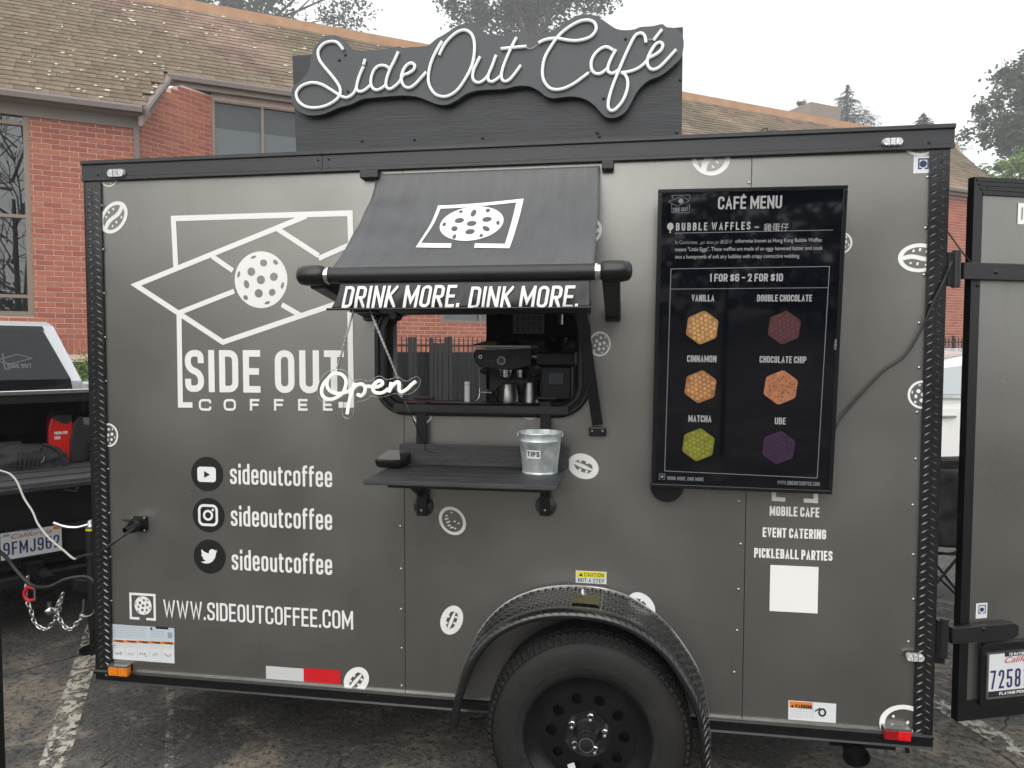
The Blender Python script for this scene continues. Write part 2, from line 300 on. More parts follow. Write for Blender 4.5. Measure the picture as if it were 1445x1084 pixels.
# stroke font: (width, strokes); every vertex (x, y, round?) in a box of height 1, drawn to the outer edge
def Fg(wd, *st): return (wd, st)
W_ = .42
def glyphs(w):
    m = .5*w
    return {
    'O': Fg(w, ('c',(0,0,1),(w,0,1),(w,1,1),(0,1,1))), '0': Fg(w, ('c',(0,0,1),(w,0,1),(w,1,1),(0,1,1))),
    'D': Fg(w, ('c',(0,0),(w,0,1),(w,1,1),(0,1))), 'I': Fg(0, ('o',(0,0),(0,1))), 'L': Fg(w*.9, ('o',(0,1),(0,0),(w*.9,0))),
    'S': Fg(w, ('o',(w,.72),(w,1,1),(0,1,1),(0,.56,1),(w,.44,1),(w,0,1),(0,0,1),(0,.28))),
    'E': Fg(w*.85, ('o',(w*.85,1),(0,1),(0,0),(w*.85,0)), ('o',(0,.5),(w*.75,.5))),
    'F': Fg(w*.85, ('o',(w*.85,1),(0,1),(0,0)), ('o',(0,.5),(w*.75,.5))),
    'U': Fg(w, ('o',(0,1),(0,0,1),(w,0,1),(w,1))), 'T': Fg(w, ('o',(0,1),(w,1)), ('o',(m,1),(m,0))),
    'C': Fg(w, ('o',(w,.68),(w,1,1),(0,1,1),(0,0,1),(w,0,1),(w,.32))), 'G': Fg(w, ('o',(w,.68),(w,1,1),(0,1,1),(0,0,1),(w,0,1),(w,.48),(m,.48))),
    'M': Fg(w*1.5, ('o',(0,0),(0,1)), ('o',(w*1.5,0),(w*1.5,1)), ('o',(0,1),(w*.75,.25),(w*1.5,1))), 'N': Fg(w*1.1, ('o',(0,0),(0,1)), ('o',(w*1.1,0),(w*1.1,1)), ('o',(0,1),(w*1.1,0))),
    'W': Fg(w*1.8, ('o',(0,1),(w*.45,0),(w*.9,.9),(w*1.35,0),(w*1.8,1))), 'V': Fg(w*1.1, ('o',(0,1),(w*.55,0),(w*1.1,1))),
    'A': Fg(w*1.1, ('o',(0,0),(w*.55,1),(w*1.1,0)), ('o',(w*.2,.3),(w*.9,.3))), 'H': Fg(w, ('o',(0,0),(0,1)), ('o',(w,0),(w,1)), ('o',(0,.5),(w,.5))),
    'K': Fg(w*1.05, ('o',(0,0),(0,1)), ('o',(w*1.05,1),(0,.38)), ('o',(w*.3,.56),(w*1.05,0))),
    'R': Fg(w, ('o',(0,0),(0,1),(w,1,1),(w,.46,1),(w*.5,.46)), ('o',(0,.46),(w*.5,.46)), ('o',(w*.45,.46),(w,0))), 'P': Fg(w, ('o',(0,0),(0,1),(w,1,1),(w,.44,1),(w*.5,.44)), ('o',(0,.44),(w*.5,.44))),
    'B': Fg(w, ('c',(0,.53),(0,1),(w*.93,1,1),(w*.93,.53,1)), ('o',(0,.53),(0,0),(w,0,1),(w,.53,1),(w*.5,.53))), 'Y': Fg(w*1.1, ('o',(0,1),(w*.55,.45),(w*1.1,1)), ('o',(w*.55,.45),(w*.55,0))),
    'J': Fg(w*.9, ('o',(w*.9,1),(w*.9,0,1),(0,0,1),(0,.28))), 'X': Fg(w, ('o',(0,0),(w,1)), ('o',(0,1),(w,0))),
    '1': Fg(w*.35, ('o',(0,.85),(w*.35,1),(w*.35,0))), '2': Fg(w, ('o',(0,.7),(0,1,1),(w,1,1),(w,.6,1),(0,0),(w,0))),
    '5': Fg(w, ('o',(w,1),(0,1),(0,.55),(w,.58,1),(w,0,1),(0,0,1),(0,.28))), '6': Fg(w, ('o',(w,.75),(w,1,1),(0,1,1),(0,0,1),(w,0,1),(w,.55,1),(m,.55)), ('o',(0,.55),(m,.55))),
    '7': Fg(w, ('o',(0,1),(w,1),(w*.35,0))), '8': Fg(w, ('c',(0,.5,1),(0,1,1),(w,1,1),(w,.5,1)), ('c',(0,0,1),(0,.5,1),(w,.5,1),(w,0,1))),
    '9': Fg(w, ('o',(0,.25),(0,0,1),(w,0,1),(w,1,1),(0,1,1),(0,.45,1),(m,.45)), ('o',(m,.45),(w,.45))), '$': Fg(w, ('o',(w,.7),(w,.92,1),(0,.92,1),(0,.56,1),(w,.44,1),(w,.08,1),(0,.08,1),(0,.3)), ('o',(m,1.05),(m,-.05))),
    '-': Fg(w*.7, ('o',(0,.5),(w*.7,.5))), '.': Fg(.0, ('o',(0,0),(0,.05))), ' ': Fg(w*.55), "'": Fg(0, ('o',(0,1),(0,.8))),
    'É': Fg(w*.85, ('o',(w*.85,1),(0,1),(0,0),(w*.85,0)), ('o',(0,.5),(w*.75,.5)), ('o',(w*.3,1.12),(w*.6,1.26))),
    's': Fg(w*.9, ('o',(w*.9,.52),(w*.9,.72,1),(0,.72,1),(0,.42,1),(w*.9,.33,1),(w*.9,0,1),(0,0,1),(0,.2))), 'i': Fg(0, ('o',(0,0),(0,.72)), ('o',(0,.86),(0,1))),
    'd': Fg(w*.95, ('c',(0,0,1),(w*.95,0,1),(w*.95,.72,1),(0,.72,1)), ('o',(w*.95,0),(w*.95,1))),
    'e': Fg(w*.95, ('o',(w*.95,.2),(w*.95,0,1),(0,0,1),(0,.72,1),(w*.95,.72,1),(w*.95,.37)), ('o',(0,.37),(w*.95,.37))), 'o': Fg(w*.95, ('c',(0,0,1),(w*.95,0,1),(w*.95,.72,1),(0,.72,1))),
    'u': Fg(w*.95, ('o',(0,.72),(0,0,1),(w*.95,0,1)), ('o',(w*.95,.72),(w*.95,0))), 't': Fg(w*.5, ('o',(w*.12,.95),(w*.12,0,1),(w*.55,0)), ('o',(-w*.12,.7),(w*.5,.7))),
    'c': Fg(w*.9, ('o',(w*.9,.5),(w*.9,.72,1),(0,.72,1),(0,0,1),(w*.9,0,1),(w*.9,.22))), 'f': Fg(w*.5, ('o',(w*.55,1),(w*.1,1,1),(w*.1,0)), ('o',(-w*.12,.7),(w*.5,.7))),
    'm': Fg(w*1.4, ('o',(0,0),(0,.72,1),(w*.7,.72,1),(w*.7,0)), ('o',(w*.7,.6),(w*.7,.72,1),(w*1.4,.72,1),(w*1.4,0))),
    }
def roundpath(pts, closed, rad, k=5):
    n = len(pts); out = []
    for i, p in enumerate(pts):
        x, y = p[0], p[1]
        if len(p) > 2 and p[2] and (closed or 0 < i < n-1):
            a = pts[i-1]; b = pts[(i+1) % n]
            la = math.hypot(a[0]-x, a[1]-y); lb = math.hypot(b[0]-x, b[1]-y); r = min(rad, la*.5, lb*.5)
            if r > 1e-5:
                ax, ay = (a[0]-x)/la, (a[1]-y)/la; bx, by = (b[0]-x)/lb, (b[1]-y)/lb
                for j in range(k+1):
                    t = j/k; s_ = (1-t)**2; q = t*t; mm = 2*t*(1-t)*.82; z = s_+q+mm
                    out.append(((x+ax*r)*s_/z + (x+bx*r)*q/z + x*mm/z, (y+ay*r)*s_/z + (y+by*r)*q/z + y*mm/z))
                continue
        out.append((x, y))
    return out
def ribbon(mb, pl, pts, sw, closed, h, aff, clip=None):
    n = len(pts); L_, R_ = [], []
    q = []
    if getattr(pl, 'curved', 0):
        seq = list(pts)+([pts[0]] if closed else []); dn = []
        for s0, s1 in zip(seq, seq[1:]):
            k_ = 6; dn += [(s0[0]+(s1[0]-s0[0])*i/k_, s0[1]+(s1[1]-s0[1])*i/k_) for i in range(k_)]
        if not closed: dn.append(seq[-1])
        pts = dn
    for p in pts:
        if not q or math.hypot(p[0]-q[-1][0], p[1]-q[-1][1]) > 1e-6: q.append(p)
    if closed and math.hypot(q[0][0]-q[-1][0], q[0][1]-q[-1][1]) < 1e-6: q.pop()
    pts = q; n = len(pts)
    for i in range(n):
        p = pts[i]; a = pts[i-1] if (closed or i > 0) else None; b = pts[(i+1) % n] if (closed or i < n-1) else None
        def nrm(s, e):
            dx, dy = e[0]-s[0], e[1]-s[1]; l = math.hypot(dx, dy) or 1; return (-dy/l, dx/l)
        if a is None: nx, ny = nrm(p, b)
        elif b is None: nx, ny = nrm(a, p)
        else:
            n1 = nrm(a, p); n2 = nrm(p, b); nx, ny = n1[0]+n2[0], n1[1]+n2[1]; l2 = nx*nx+ny*ny
            if l2 < 1e-6: nx, ny = n1
            else:
                k = min(2/l2, 2.6/math.sqrt(l2)); nx, ny = nx*k, ny*k
        L_.append((p[0]+nx*sw/2, p[1]+ny*sw/2)); R_.append((p[0]-nx*sw/2, p[1]-ny*sw/2))
    if clip:
        cl = lambda t: (min(max(t[0], clip[0]), clip[1]), min(max(t[1], clip[2]), clip[3])); L_ = [cl(t) for t in L_]; R_ = [cl(t) for t in R_]
    vs = [pl.at(*aff(*t), h) for t in L_] + [pl.at(*aff(*t), h) for t in R_]
    fs = []
    for i in range(n if closed else n-1):
        j = (i+1) % n; fs.append((i, n+i, n+j, j))
    mb.add(vs, fs)
def lettering(mb, pl, s, x0, y0, x1, H, sw=.17, w=None, gap=.11, slant=0, h=.0015, track=None, drop=0):
    """stroke lettering on plane pl; (x0,y0) pixel of the baseline start, x1 pixel of its end, H cap height in metres (or pixels if > 3)"""
    u0, v0 = pl.px(x0, y0); u1, _ = pl.px(x1, y0)
    H = abs(pl.px(x0, y0-H)[1] - v0)
    lettering_uv(mb, pl, s, u0, v0, u1-u0, H, sw, w, gap, slant, h)
def lettering_uv(mb, pl, s, u0, v0, width, H, sw=.17, w=None, gap=.11, slant=0, h=.0015):
    if w is None:          # solve the letter width so that the word fits
        def tot(w_):
            g = glyphs(w_); x = 0
            for ch in s: x += g[ch][0] + (sw + gap if ch != ' ' else gap*.5)
            return x - gap
        lo, hi = .02, 1.2
        for _ in range(40):
            md = (lo+hi)/2
            if tot(md)*H > width: hi = md
            else: lo = md
        w = lo
    g = glyphs(w); x = 0; kx = 1.0
    for ch in s: x += g[ch][0] + (sw + gap if ch != ' ' else gap*.5)
    kx = width/((x-gap)*H)
    x = sw/2; hh = h
    for ch in s:
        wd, st = g[ch]
        for q, path in enumerate(st):
            closed = path[0] == 'c'
            pts = [(p[0], sw/2 + p[1]*(1-sw), (p[2] if len(p) > 2 else 0)) for p in path[1:]]
            # open butt ends on the box edge reach the edge
            if not closed:
                for e, nb in ((0, 1), (-1, -2)):
                    p = pts[e]; qn = pts[nb]
                    dx, dy = p[0]-qn[0], p[1]-qn[1]; l = math.hypot(dx, dy) or 1
                    oy = path[1:][e][1]
                    if oy in (0, 1) or abs(dy) < 1e-6 or ch == '.': pts[e] = (p[0]+dx/l*sw/2, p[1]+dy/l*sw/2, 0)
            rp = roundpath(pts, closed, min(.5*max(w, .1), .30))
            aff = lambda a, b, X=x: (u0 + (X + a + (b*slant))*H*kx, v0 + b*H)
            ys_ = [p[1] for p in path[1:]]; ribbon(mb, pl, rp, sw, closed, hh + q*.00015, aff, (-sw/2-.001*q, wd+sw/2+.001*q, min(0, min(ys_)-sw/2), max(1, max(ys_)+sw/2)))
        x += wd + (sw + gap if ch != ' ' else gap*.5)
_fontcache = {}
def fonttext(mb, pl, s, x0, y0, x1, H, h=.0015, offset=0, shear=0):
    """Blender's own font, fitted between two pixels; H text height in metres"""
    cu = bpy.data.curves.new('t', 'FONT'); cu.body = s; cu.size = 1; cu.offset = offset; cu.shear = shear; cu.resolution_u = 3
    ob = bpy.data.objects.new('t', cu); C.objects.link(ob); bpy.context.view_layer.update()
    me = bpy.data.meshes.new_from_object(ob.evaluated_get(bpy.context.evaluated_depsgraph_get()))
    C.objects.unlink(ob); bpy.data.objects.remove(ob)
    if not me.vertices: return
    xs = [v.co.x for v in me.vertices]; mn, mxx = min(xs), max(xs)
    u0, v0 = pl.px(x0, y0); u1, _ = pl.px(x1, y0); k = (u1-u0)/(mxx-mn)
    mb.add([pl.at(u0+(v.co.x-mn)*k, v0+v.co.y*H/.72, h) for v in me.vertices], [list(p.vertices) for p in me.polygons])
    bpy.data.meshes.remove(me)
# ---------------- ground ----------------
def ground_mat():
    m = bpy.data.materials.new('ground_asphalt'); m.use_nodes = True; t = m.node_tree; N = t.nodes; L = t.links; b = N['Principled BSDF']
    tc = N.new('ShaderNodeTexCoord')
    def noise(sc_, det=8, rough=.6, dist=0):
        n = N.new('ShaderNodeTexNoise'); n.inputs['Scale'].default_value = sc_; n.inputs['Detail'].default_value = det
        n.inputs['Roughness'].default_value = rough; n.inputs['Distortion'].default_value = dist; L.new(tc.outputs['Object'], n.inputs['Vector']); return n.outputs[0]
    def rng(x, a, b_, c=0, d=1):
        r = N.new('ShaderNodeMapRange'); L.new(x, r.inputs[0]); r.inputs[1].default_value = a; r.inputs[2].default_value = b_; r.inputs[3].default_value = c; r.inputs[4].default_value = d; return r.outputs[0]
    def mix(f, a, c):
        x = N.new('ShaderNodeMix'); x.data_type = 'RGBA'; L.new(f, x.inputs[0])
        for q, s_ in ((a, 6), (c, 7)):
            if isinstance(q, tuple): x.inputs[s_].default_value = (*q, 1)
            else: L.new(q, x.inputs[s_])
        return x.outputs[2]
    base = mix(rng(noise(1.1, 10, .65), .35, .65), (.062, .060, .057), (.155, .148, .137))
    base = mix(rng(noise(2.6, 12, .72, .7), .50, .62), base, (.29, .25, .195))        # worn sandy binder
    base = mix(rng(noise(38, 5, .7), .50, .64), base, (.038, .037, .035))            # pits between stones
    base = mix(rng(noise(60, 3, .6), .62, .72), base, (.30, .29, .27))               # pale stones
    base = mix(rng(noise(.55, 3, .5), .56, .68, 0, .6), base, (.045, .043, .042))     # damp dark stains
    vo = N.new('ShaderNodeTexVoronoi'); vo.feature = 'DISTANCE_TO_EDGE'; vo.inputs['Scale'].default_value = 1.5
    wp = N.new('ShaderNodeMix'); wp.data_type = 'VECTOR'; wp.inputs[0].default_value = .12
    nv = N.new('ShaderNodeTexNoise'); nv.inputs['Scale'].default_value = 6; nv.inputs['Detail'].default_value = 8; L.new(tc.outputs['Object'], nv.inputs['Vector'])
    L.new(tc.outputs['Object'], wp.inputs[4]); L.new(nv.outputs[1], wp.inputs[5]); L.new(wp.outputs[1], vo.inputs['Vector'])
    crack = rng(vo.outputs[0], .0, .010, 1, 0)
    gate = rng(noise(.9, 3), .48, .54)
    mu = N.new('ShaderNodeMath'); mu.operation = 'MULTIPLY'; L.new(crack, mu.inputs[0]); L.new(gate, mu.inputs[1])
    base = mix(mu.outputs[0], base, (.012, .012, .012))
    L.new(base, b.inputs['Base Color']); b.inputs['Roughness'].default_value = .9; b.inputs['Specular IOR Level'].default_value = .3
    h = N.new('ShaderNodeMath'); h.operation = 'ADD'; L.new(noise(45, 8, .75), h.inputs[0])
    h2 = N.new('ShaderNodeMath'); h2.operation = 'MULTIPLY'; L.new(noise(7, 8, .7), h2.inputs[0]); h2.inputs[1].default_value = 1.6; L.new(h2.outputs[0], h.inputs[1])
    bu = N.new('ShaderNodeBump'); bu.inputs['Strength'].default_value = .9; bu.inputs['Distance'].default_value = .02; L.new(h.outputs[0], bu.inputs['Height']); L.new(bu.outputs[0], b.inputs['Normal'])
    MATS['ground'] = m
    # chipped line paint
    m = bpy.data.materials.new('line_paint'); m.use_nodes = True; t = m.node_tree; N = t.nodes; L = t.links; b = N['Principled BSDF']; tc = N.new('ShaderNodeTexCoord')
    b.inputs['Base Color'].default_value = (.42, .40, .33, 1); b.inputs['Roughness'].default_value = .8
    a1 = noise(17, 10, .8, .6); al = rng(a1, .475, .53)
    L.new(al, b.inputs['Alpha'])
    MATS['line_paint'] = m
    m2 = m.copy(); m2.name = 'line_paint_faint'; m2.node_tree.nodes['Principled BSDF'].inputs['Base Color'].default_value = (.30, .29, .26, 1)
    for n in m2.node_tree.nodes:
        if n.type == 'MAP_RANGE': n.inputs[1].default_value = .50; n.inputs[2].default_value = .58
    MATS['line_paint_faint'] = m2
ground_mat()
g = MB().add([(-150,-80,0),(150,-80,0),(150,220,0),(-150,220,0)], [(0,1,2,3)]).build('ground', 'ground'); tag(g, kind='structure')
def line_sheet(p, q, wd, z, m, name='parking_line'):
    a = onZ(*p); b = onZ(*q); d = (b-a).normalized(); n = Vector((-d.y, d.x, 0))*wd/2; u = Vector((0,0,z))
    K = 8; mb = MB()
    for i in range(K):
        s0 = a.lerp(b, i/K); s1 = a.lerp(b, (i+1)/K); mb.add([s0-n+u, s1-n+u, s1+n+u, s0+n+u], [(0,1,2,3)])
    return tag(mb.build(name, m), kind='structure')
line_sheet((45, 1180), (137, 880), .10, .004, 'line_paint')
line_sheet((238, 1110), (241, 955), .03, .004, 'line_paint_faint')
line_sheet((1300, 980), (1560, 1130), .105, .004, 'line_paint')

# ---------------- brick office building ----------------
TH = R(24) + YAW
EA = Vector((math.cos(TH), math.sin(TH), 0)); BA = Vector((-math.sin(TH), math.cos(TH), 0))
PA = atd(100, 496, 14); PA.z = 0
def bw(s, t, z): return PA + EA*s + BA*t + Vector((0,0,z))
def bst(px, py, t=0.0):
    p = onP(px, py, PA + BA*t, BA); d = p-PA; return d.dot(EA), p.z
TE = -.35
ZE = bst(100, 138, TE)[1]
def roofz(t): return ZE + (t-TE)*1.0
# ray with the roof plane z = ZE + t - TE
def onroof(px, py):
    n = (Vector((0,0,1)) - BA).normalized(); p = onP(px, py, bw(0, TE, ZE), n); d = p-PA; return d.dot(EA), d.dot(BA), p.z
s1r, t1r, _ = onroof(201, 149); t1r = TE
s2r, t2r, z2r = onroof(237, 104)
TT = onroof(100, -15)[1]
s_end = onP(1428, 273, bw(0, t2r, 0), BA) - PA; s_end = s_end.dot(EA)
s_rid = onroof(1343, 203)[0]
sA = bst(194, 300)[0]
# wall B direction
TB = R(58) + YAW
EB = Vector((math.cos(TB), math.sin(TB), 0)); NB = Vector((math.sin(TB), -math.cos(TB), 0))
PB = bw(sA, 0, 0); q = onP(301, 300, PB, NB); LB = (Vector((q.x, q.y, 0)) - PB).length
cc = PB + EB*LB; tC = (cc-PA).dot(BA); sC = (cc-PA).dot(EA)
building = thing('office_building', bw(0, 2, 0), 'two storey red brick office building with mossy shingle roof behind the trailer', 'building')
ZB = 1.50
# mortar cores
def wallcore(p0, e, n, L_, z0, z1, holes, th=.2, name='mortar_wall', m='mortar'):
    mb = MB(); xs = sorted({0, L_} | {h[0] for h in holes} | {h[1] for h in holes}); zs = sorted({z0, z1} | {h[2] for h in holes} | {h[3] for h in holes})
    for i in range(len(xs)-1):
        for j in range(len(zs)-1):
            cx, cz = (xs[i]+xs[i+1])/2, (zs[j]+zs[j+1])/2
            if any(h[0] < cx < h[1] and h[2] < cz < h[3] for h in holes): continue
            a = p0 + e*xs[i]; b = p0 + e*xs[i+1]; k = -n*th
            mb.hexa([a+Vector((0,0,zs[j])), b+Vector((0,0,zs[j])), b+k+Vector((0,0,zs[j])), a+k+Vector((0,0,zs[j])),
                     a+Vector((0,0,zs[j+1])), b+Vector((0,0,zs[j+1])), b+k+Vector((0,0,zs[j+1])), a+k+Vector((0,0,zs[j+1]))])
    return mb.build(name, m, building)
BH, BL = .1016, .305
bricks = []      # (centre, e, n, length, height)
def lay(p0, e, n, L_, z0, z1, holes, soldier=True):
    z = z0; row = 0
    if soldier:
        k = int(L_/BH)
        for i in range(k): bricks.append((p0+e*((i+.5)*BH)+Vector((0,0,z0+BL/2)), e, n, BH-.012, BL-.012))
        z += BL
    while z + BH <= z1+.02:
        x = -(row % 2)*BL/2
        while x < L_-.02:
            a, b = max(x, 0), min(x+BL, L_)
            for h in holes:
                if h[2]-BH*.4 < z+BH/2 < h[3]+BH*.4:
                    if a >= h[0] and b <= h[1]: a = b
                    elif a < h[0] < b: b = h[0]
                    elif a < h[1] < b: a = h[1]
            if b-a > .03: bricks.append((p0+e*((a+b)/2)+Vector((0,0,z+BH/2)), e, n, b-a-.015, BH-.015))
            x += BL
        z += BH; row += 1
nA = -BA
sw0 = bst(44, 300)[0]; zwb = bst(20, 446)[1]; zwt = bst(20, 150)[1]
SA0 = -10.0
hA = [(sw0-2.6-SA0, sw0-SA0, zwb, zwt)]
ztopA = roofz(0) - .28
wallcore(bw(SA0, -.019, 0), EA, nA, sA-SA0, 1.2, ztopA, hA); lay(bw(SA0, .0, 0), EA, nA, sA-SA0, ZB, ztopA, hA)
tB0 = z2r-.25
sinB = EB.dot(BA)
rakez = lambda l: min(tB0-.02, roofz(l*sinB)-.075)
mbB = MB(); prf = [(0,1.2),(LB,1.2),(LB,rakez(LB))]+[(LB*i/12, rakez(LB*i/12)) for i in range(11,-1,-1)]
mbB.prism([PB+NB*.019+EB*l+Vector((0,0,z)) for l, z in prf], -NB*.2); mbB.build('mortar_wall', 'mortar', building)
nb0 = len(bricks); lay(PB, EB, NB, LB, ZB, tB0-.05, [])
bricks[nb0:] = [q for q in bricks[nb0:] if q[0].z+.05 < rakez((q[0]-PB).dot(EB))+.03]
# wall C with its windows
LC = s_end-.5-sC
sw1, _ = bst(304, 300, tC); zc_top = z2r-.3
w2a = bst(622, 450, tC)[0]; w2z = bst(640, 456, tC)[1]
hC = [(sw1-sC-.05, sw1-sC+3.2, w2z, zc_top-.05), (w2a-sC, w2a-sC+3.2, w2z, zc_top-.05)]
for k in range(1, 3): hC.append((w2a-sC+4.8*k, w2a-sC+4.8*k+3.2, w2z, zc_top-.05))
wallcore(bw(sC, tC-.019, 0), EA, nA, LC, 1.2, z2r-.22, hC); lay(bw(sC, tC, 0), EA, nA, LC, ZB, z2r-.25, hC)
# dark recessed base below the brickwork
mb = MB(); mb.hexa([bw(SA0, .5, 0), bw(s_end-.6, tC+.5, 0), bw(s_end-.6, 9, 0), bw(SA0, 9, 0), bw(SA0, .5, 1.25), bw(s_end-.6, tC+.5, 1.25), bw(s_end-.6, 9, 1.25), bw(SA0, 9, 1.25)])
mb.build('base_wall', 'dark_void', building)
# end wall and back
mb = MB(); mb.hexa([bw(s_end-.7, tC+.1, 1.2), bw(s_end-.5, tC+.1, 1.2), bw(s_end-.5, 9, 1.2), bw(s_end-.7, 9, 1.2), bw(s_end-.7, tC+.1, z2r-.25), bw(s_end-.5, tC+.1, z2r-.25), bw(s_end-.5, 9, z2r-.25), bw(s_end-.7, 9, z2r-.25)]); mb.build('end_wall', 'brick', building)
def proj(p):
    d = Vector(p)-CAM; z = d.dot(fwd); return CX+FPX*d.dot(rt)/z, CY-FPX*d.dot(upv)/z, z
def seen(px, py):
    if not (-5 < px < 1450 and -5 < py < 1090): return False
    if 125 < px < 1338 and py > 228-(px-121)*.0435+ (0): return 562 < px < 690 and 445 < py < 500
    if 412 < px < 965 and py > 40: return False
    return True
def box_mesh(name, m, bev=0):
    mb = MB().box(-.5,.5,-.5,.5,-.5,.5); me = bpy.data.meshes.new(name); me.from_pydata([tuple(v) for v in mb.v], [], mb.f); me.materials.append(MATS[m]); return me
vis, rest = [], []
for b in bricks:
    x, y, z = proj(b[0]); (vis if seen(x, y) else rest).append((z, b))
vis.sort(key=lambda q: q[0]); rest += vis[300:]; vis = vis[:300]
bme = box_mesh('brick', 'brick')
bl = rootloc(building)
for z, (c, e, n, l, h) in vis:
    o = bpy.data.objects.new('brick', bme); C.objects.link(o); o.parent = building; o.location = c-bl - n*0.0
    o.rotation_euler = (0, 0, math.atan2(e.y, e.x)); o.scale = (l, .05 + random.random()*.006, h)
mb = MB()
for z, (c, e, n, l, h) in rest: mb.obox(c, e*l/2, n*(.025+random.random()*.003), (0,0,h/2))
tag(mb.build('brickwork', 'brick', building), kind='stuff')
# roof deck, shingles
poly = [(SA0, TE), (s1r, TE), (s2r, t2r), (s_end, t2r), (s_rid, TT), (SA0, TT)]
mb = MB(); mb.prism([bw(s, t, roofz(t)-.03) for s, t in poly], (0,0,-.12)); mb.build('roof', 'shingle', building)
def inside(s, t):
    c = False; n = len(poly)
    for i in range(n):
        (x0, y0), (x1, y1) = poly[i], poly[(i+1) % n]
        if (y0 > t) != (y1 > t) and s < (x1-x0)*(t-y0)/(y1-y0)+x0: c = not c
    return c
sh = []; row = 0; t = TE+.01
while t < TT-.05:
    s = SA0 + (row % 3)*.11 + random.random()*.05
    while s < s_end:
        wd = random.choice((.26, .30, .34, .22))
        if inside(s+wd/2, t+.07): sh.append((s, wd, t, random.uniform(-.008, .008)))
        s += wd+.006
    t += .122; row += 1
sd_ = []
for q in sh:
    p = bw(q[0]+q[1]/2, q[2]+.07, roofz(q[2]+.07)); x, y, z = proj(p); sd_.append((0 if seen(x, y) else 1, z, q))
sd_.sort(key=lambda q: (q[0], q[1]))
sl = Vector(BA)+Vector((0,0,1)); sl.normalize(); sn = (Vector((0,0,1))-BA).normalized()
shm = box_mesh('shingle', 'shingle')
basis = Matrix((EA, sl, sn)).transposed()
for i, (v, z, (s, wd, t, j)) in enumerate(sd_[:300]):
    c = bw(s+wd/2, t+.085+j, roofz(t+.085+j)) + sn*.012
    o = bpy.data.objects.new('shingle', shm); C.objects.link(o); o.parent = building
    mm = basis @ Matrix.Rotation(R(-4.5), 3, 'X') @ Matrix.Diagonal((wd, .23, .014 + random.random()*.006)); o.matrix_local = Matrix.Translation(c-bl) @ mm.to_4x4()
mb = MB()
for (v, z, (s, wd, t, j)) in sd_[300:]:
    c = bw(s+wd/2, t+.085+j, roofz(t+.085+j)) + sn*.012; tl = (sl*math.cos(R(4.5)) - sn*math.sin(R(4.5)))
    mb.obox(c, EA*wd/2, tl*.115, sn*(.008+random.random()*.003))
tag(mb.build('shingle_courses', 'shingle', building), kind='stuff')
# lichen flecks lying on the shingles
mb = MB(); rl = random.Random(3)
for k in range(750):
    s = SA0 + (rl.betavariate(1.3, 2.6))*24; t = TE+rl.random()*(TT-TE)
    if not inside(s, t): continue
    if math.sin(s*1.3)+math.sin(t*2.1+s*.7) < rl.uniform(-1.6, 1.1): continue
    c = bw(s, t, roofz(t))+sn*.036; r = rl.uniform(.012, .038); mb.disc(c, EA, sl, r*rl.uniform(.8, 1.8), r, 6)
tag(mb.build('lichen', 'lichen', building), kind='stuff')
# ridge fascia, gutters, trim
mb = MB()
a, b = bw(SA0, TT, roofz(TT)), bw(s_rid, TT, roofz(TT)); mb.hexa([a, b, b+BA*.3, a+BA*.3, a+Vector((0,0,.26)), b+Vector((0,0,.26)), b+BA*.3+Vector((0,0,.26)), a+BA*.3+Vector((0,0,.26))]); mb.build('ridge_fascia', 'fascia_tan', building)
zr = Vector((0,0,1))
mb = MB()
def gut(p, q, n, mb):
    prof = [(0,0),(.10,.0),(.13,-.05),(.12,-.14),(0,-.14)]
    vs = [p + n*x + zr*y for x, y in prof] + [q + n*x + zr*y for x, y in prof]; k = len(prof)
    mb.add(vs, [(i, (i+1) % k, k+(i+1) % k, k+i) for i in range(k)] + [tuple(range(k)), tuple(range(k, 2*k))])
E1 = bw(s1r, TE, roofz(TE)); E2 = bw(s2r, t2r, z2r)
gut(bw(SA0, TE, ZE), E1, -BA, mb); gut(E2, bw(s_end, t2r, z2r), -BA, mb)
dd = (E2-E1).normalized(); gut(E1, E2, Vector((dd.y, -dd.x, 0)).normalized(), mb)
mb.build('gutter', 'gutter', building)
mb = MB()
mb.hexa([bw(SA0, TE, ZE-.14), bw(s1r, TE, ZE-.14), bw(s1r, .05, ZE-.14), bw(SA0, .05, ZE-.14), bw(SA0, TE, ZE-.12), bw(s1r, TE, ZE-.12), bw(s1r, .05, ZE-.12), bw(SA0, .05, ZE-.12)])
za = ZE-.14
mb.hexa([bw(SA0, -.06, za-.22), bw(sA, -.06, za-.22), bw(sA, .0, za-.22), bw(SA0, .0, za-.22), bw(SA0, -.06, za), bw(sA, -.06, za), bw(sA, .0, za), bw(SA0, 0, za)])
mb.hexa([bw(s2r, t2r+.005, z2r-.24), bw(s_end-.02, t2r+.005, z2r-.24), bw(s_end-.02, t2r+.03, z2r-.24), bw(s2r, t2r+.03, z2r-.24), bw(s2r, t2r+.005, z2r-.03), bw(s_end-.02, t2r+.005, z2r-.03), bw(s_end-.02, t2r+.03, z2r-.03), bw(s2r, t2r+.03, z2r-.03)])
mb.build('eaves_trim', 'trim_tan', building)
mb = MB()
mb.prism([bw(s1r-.05, TE+.02, ZE-.17), bw(s2r, t2r+.02, z2r-.22), bw(s_end-.4, t2r+.02, z2r-.22), bw(s_end-.4, tC+.3, z2r-.22), bw(sC, tC+.3, z2r-.22)][1:] , (0,0,.05)); mb.build('soffit', 'soffit', building)
mb = MB(); dnn = Vector((dd.y, -dd.x, 0)).normalized(); a, b = E1-zr*.17, E2-zr*.17
mb.hexa([a-zr*.2, b-zr*.2, b-zr*.2-dnn*.08, a-zr*.2-dnn*.08, a, b, b-dnn*.08, a-dnn*.08]); mb.build('rake_board', 'trim_tan', building)
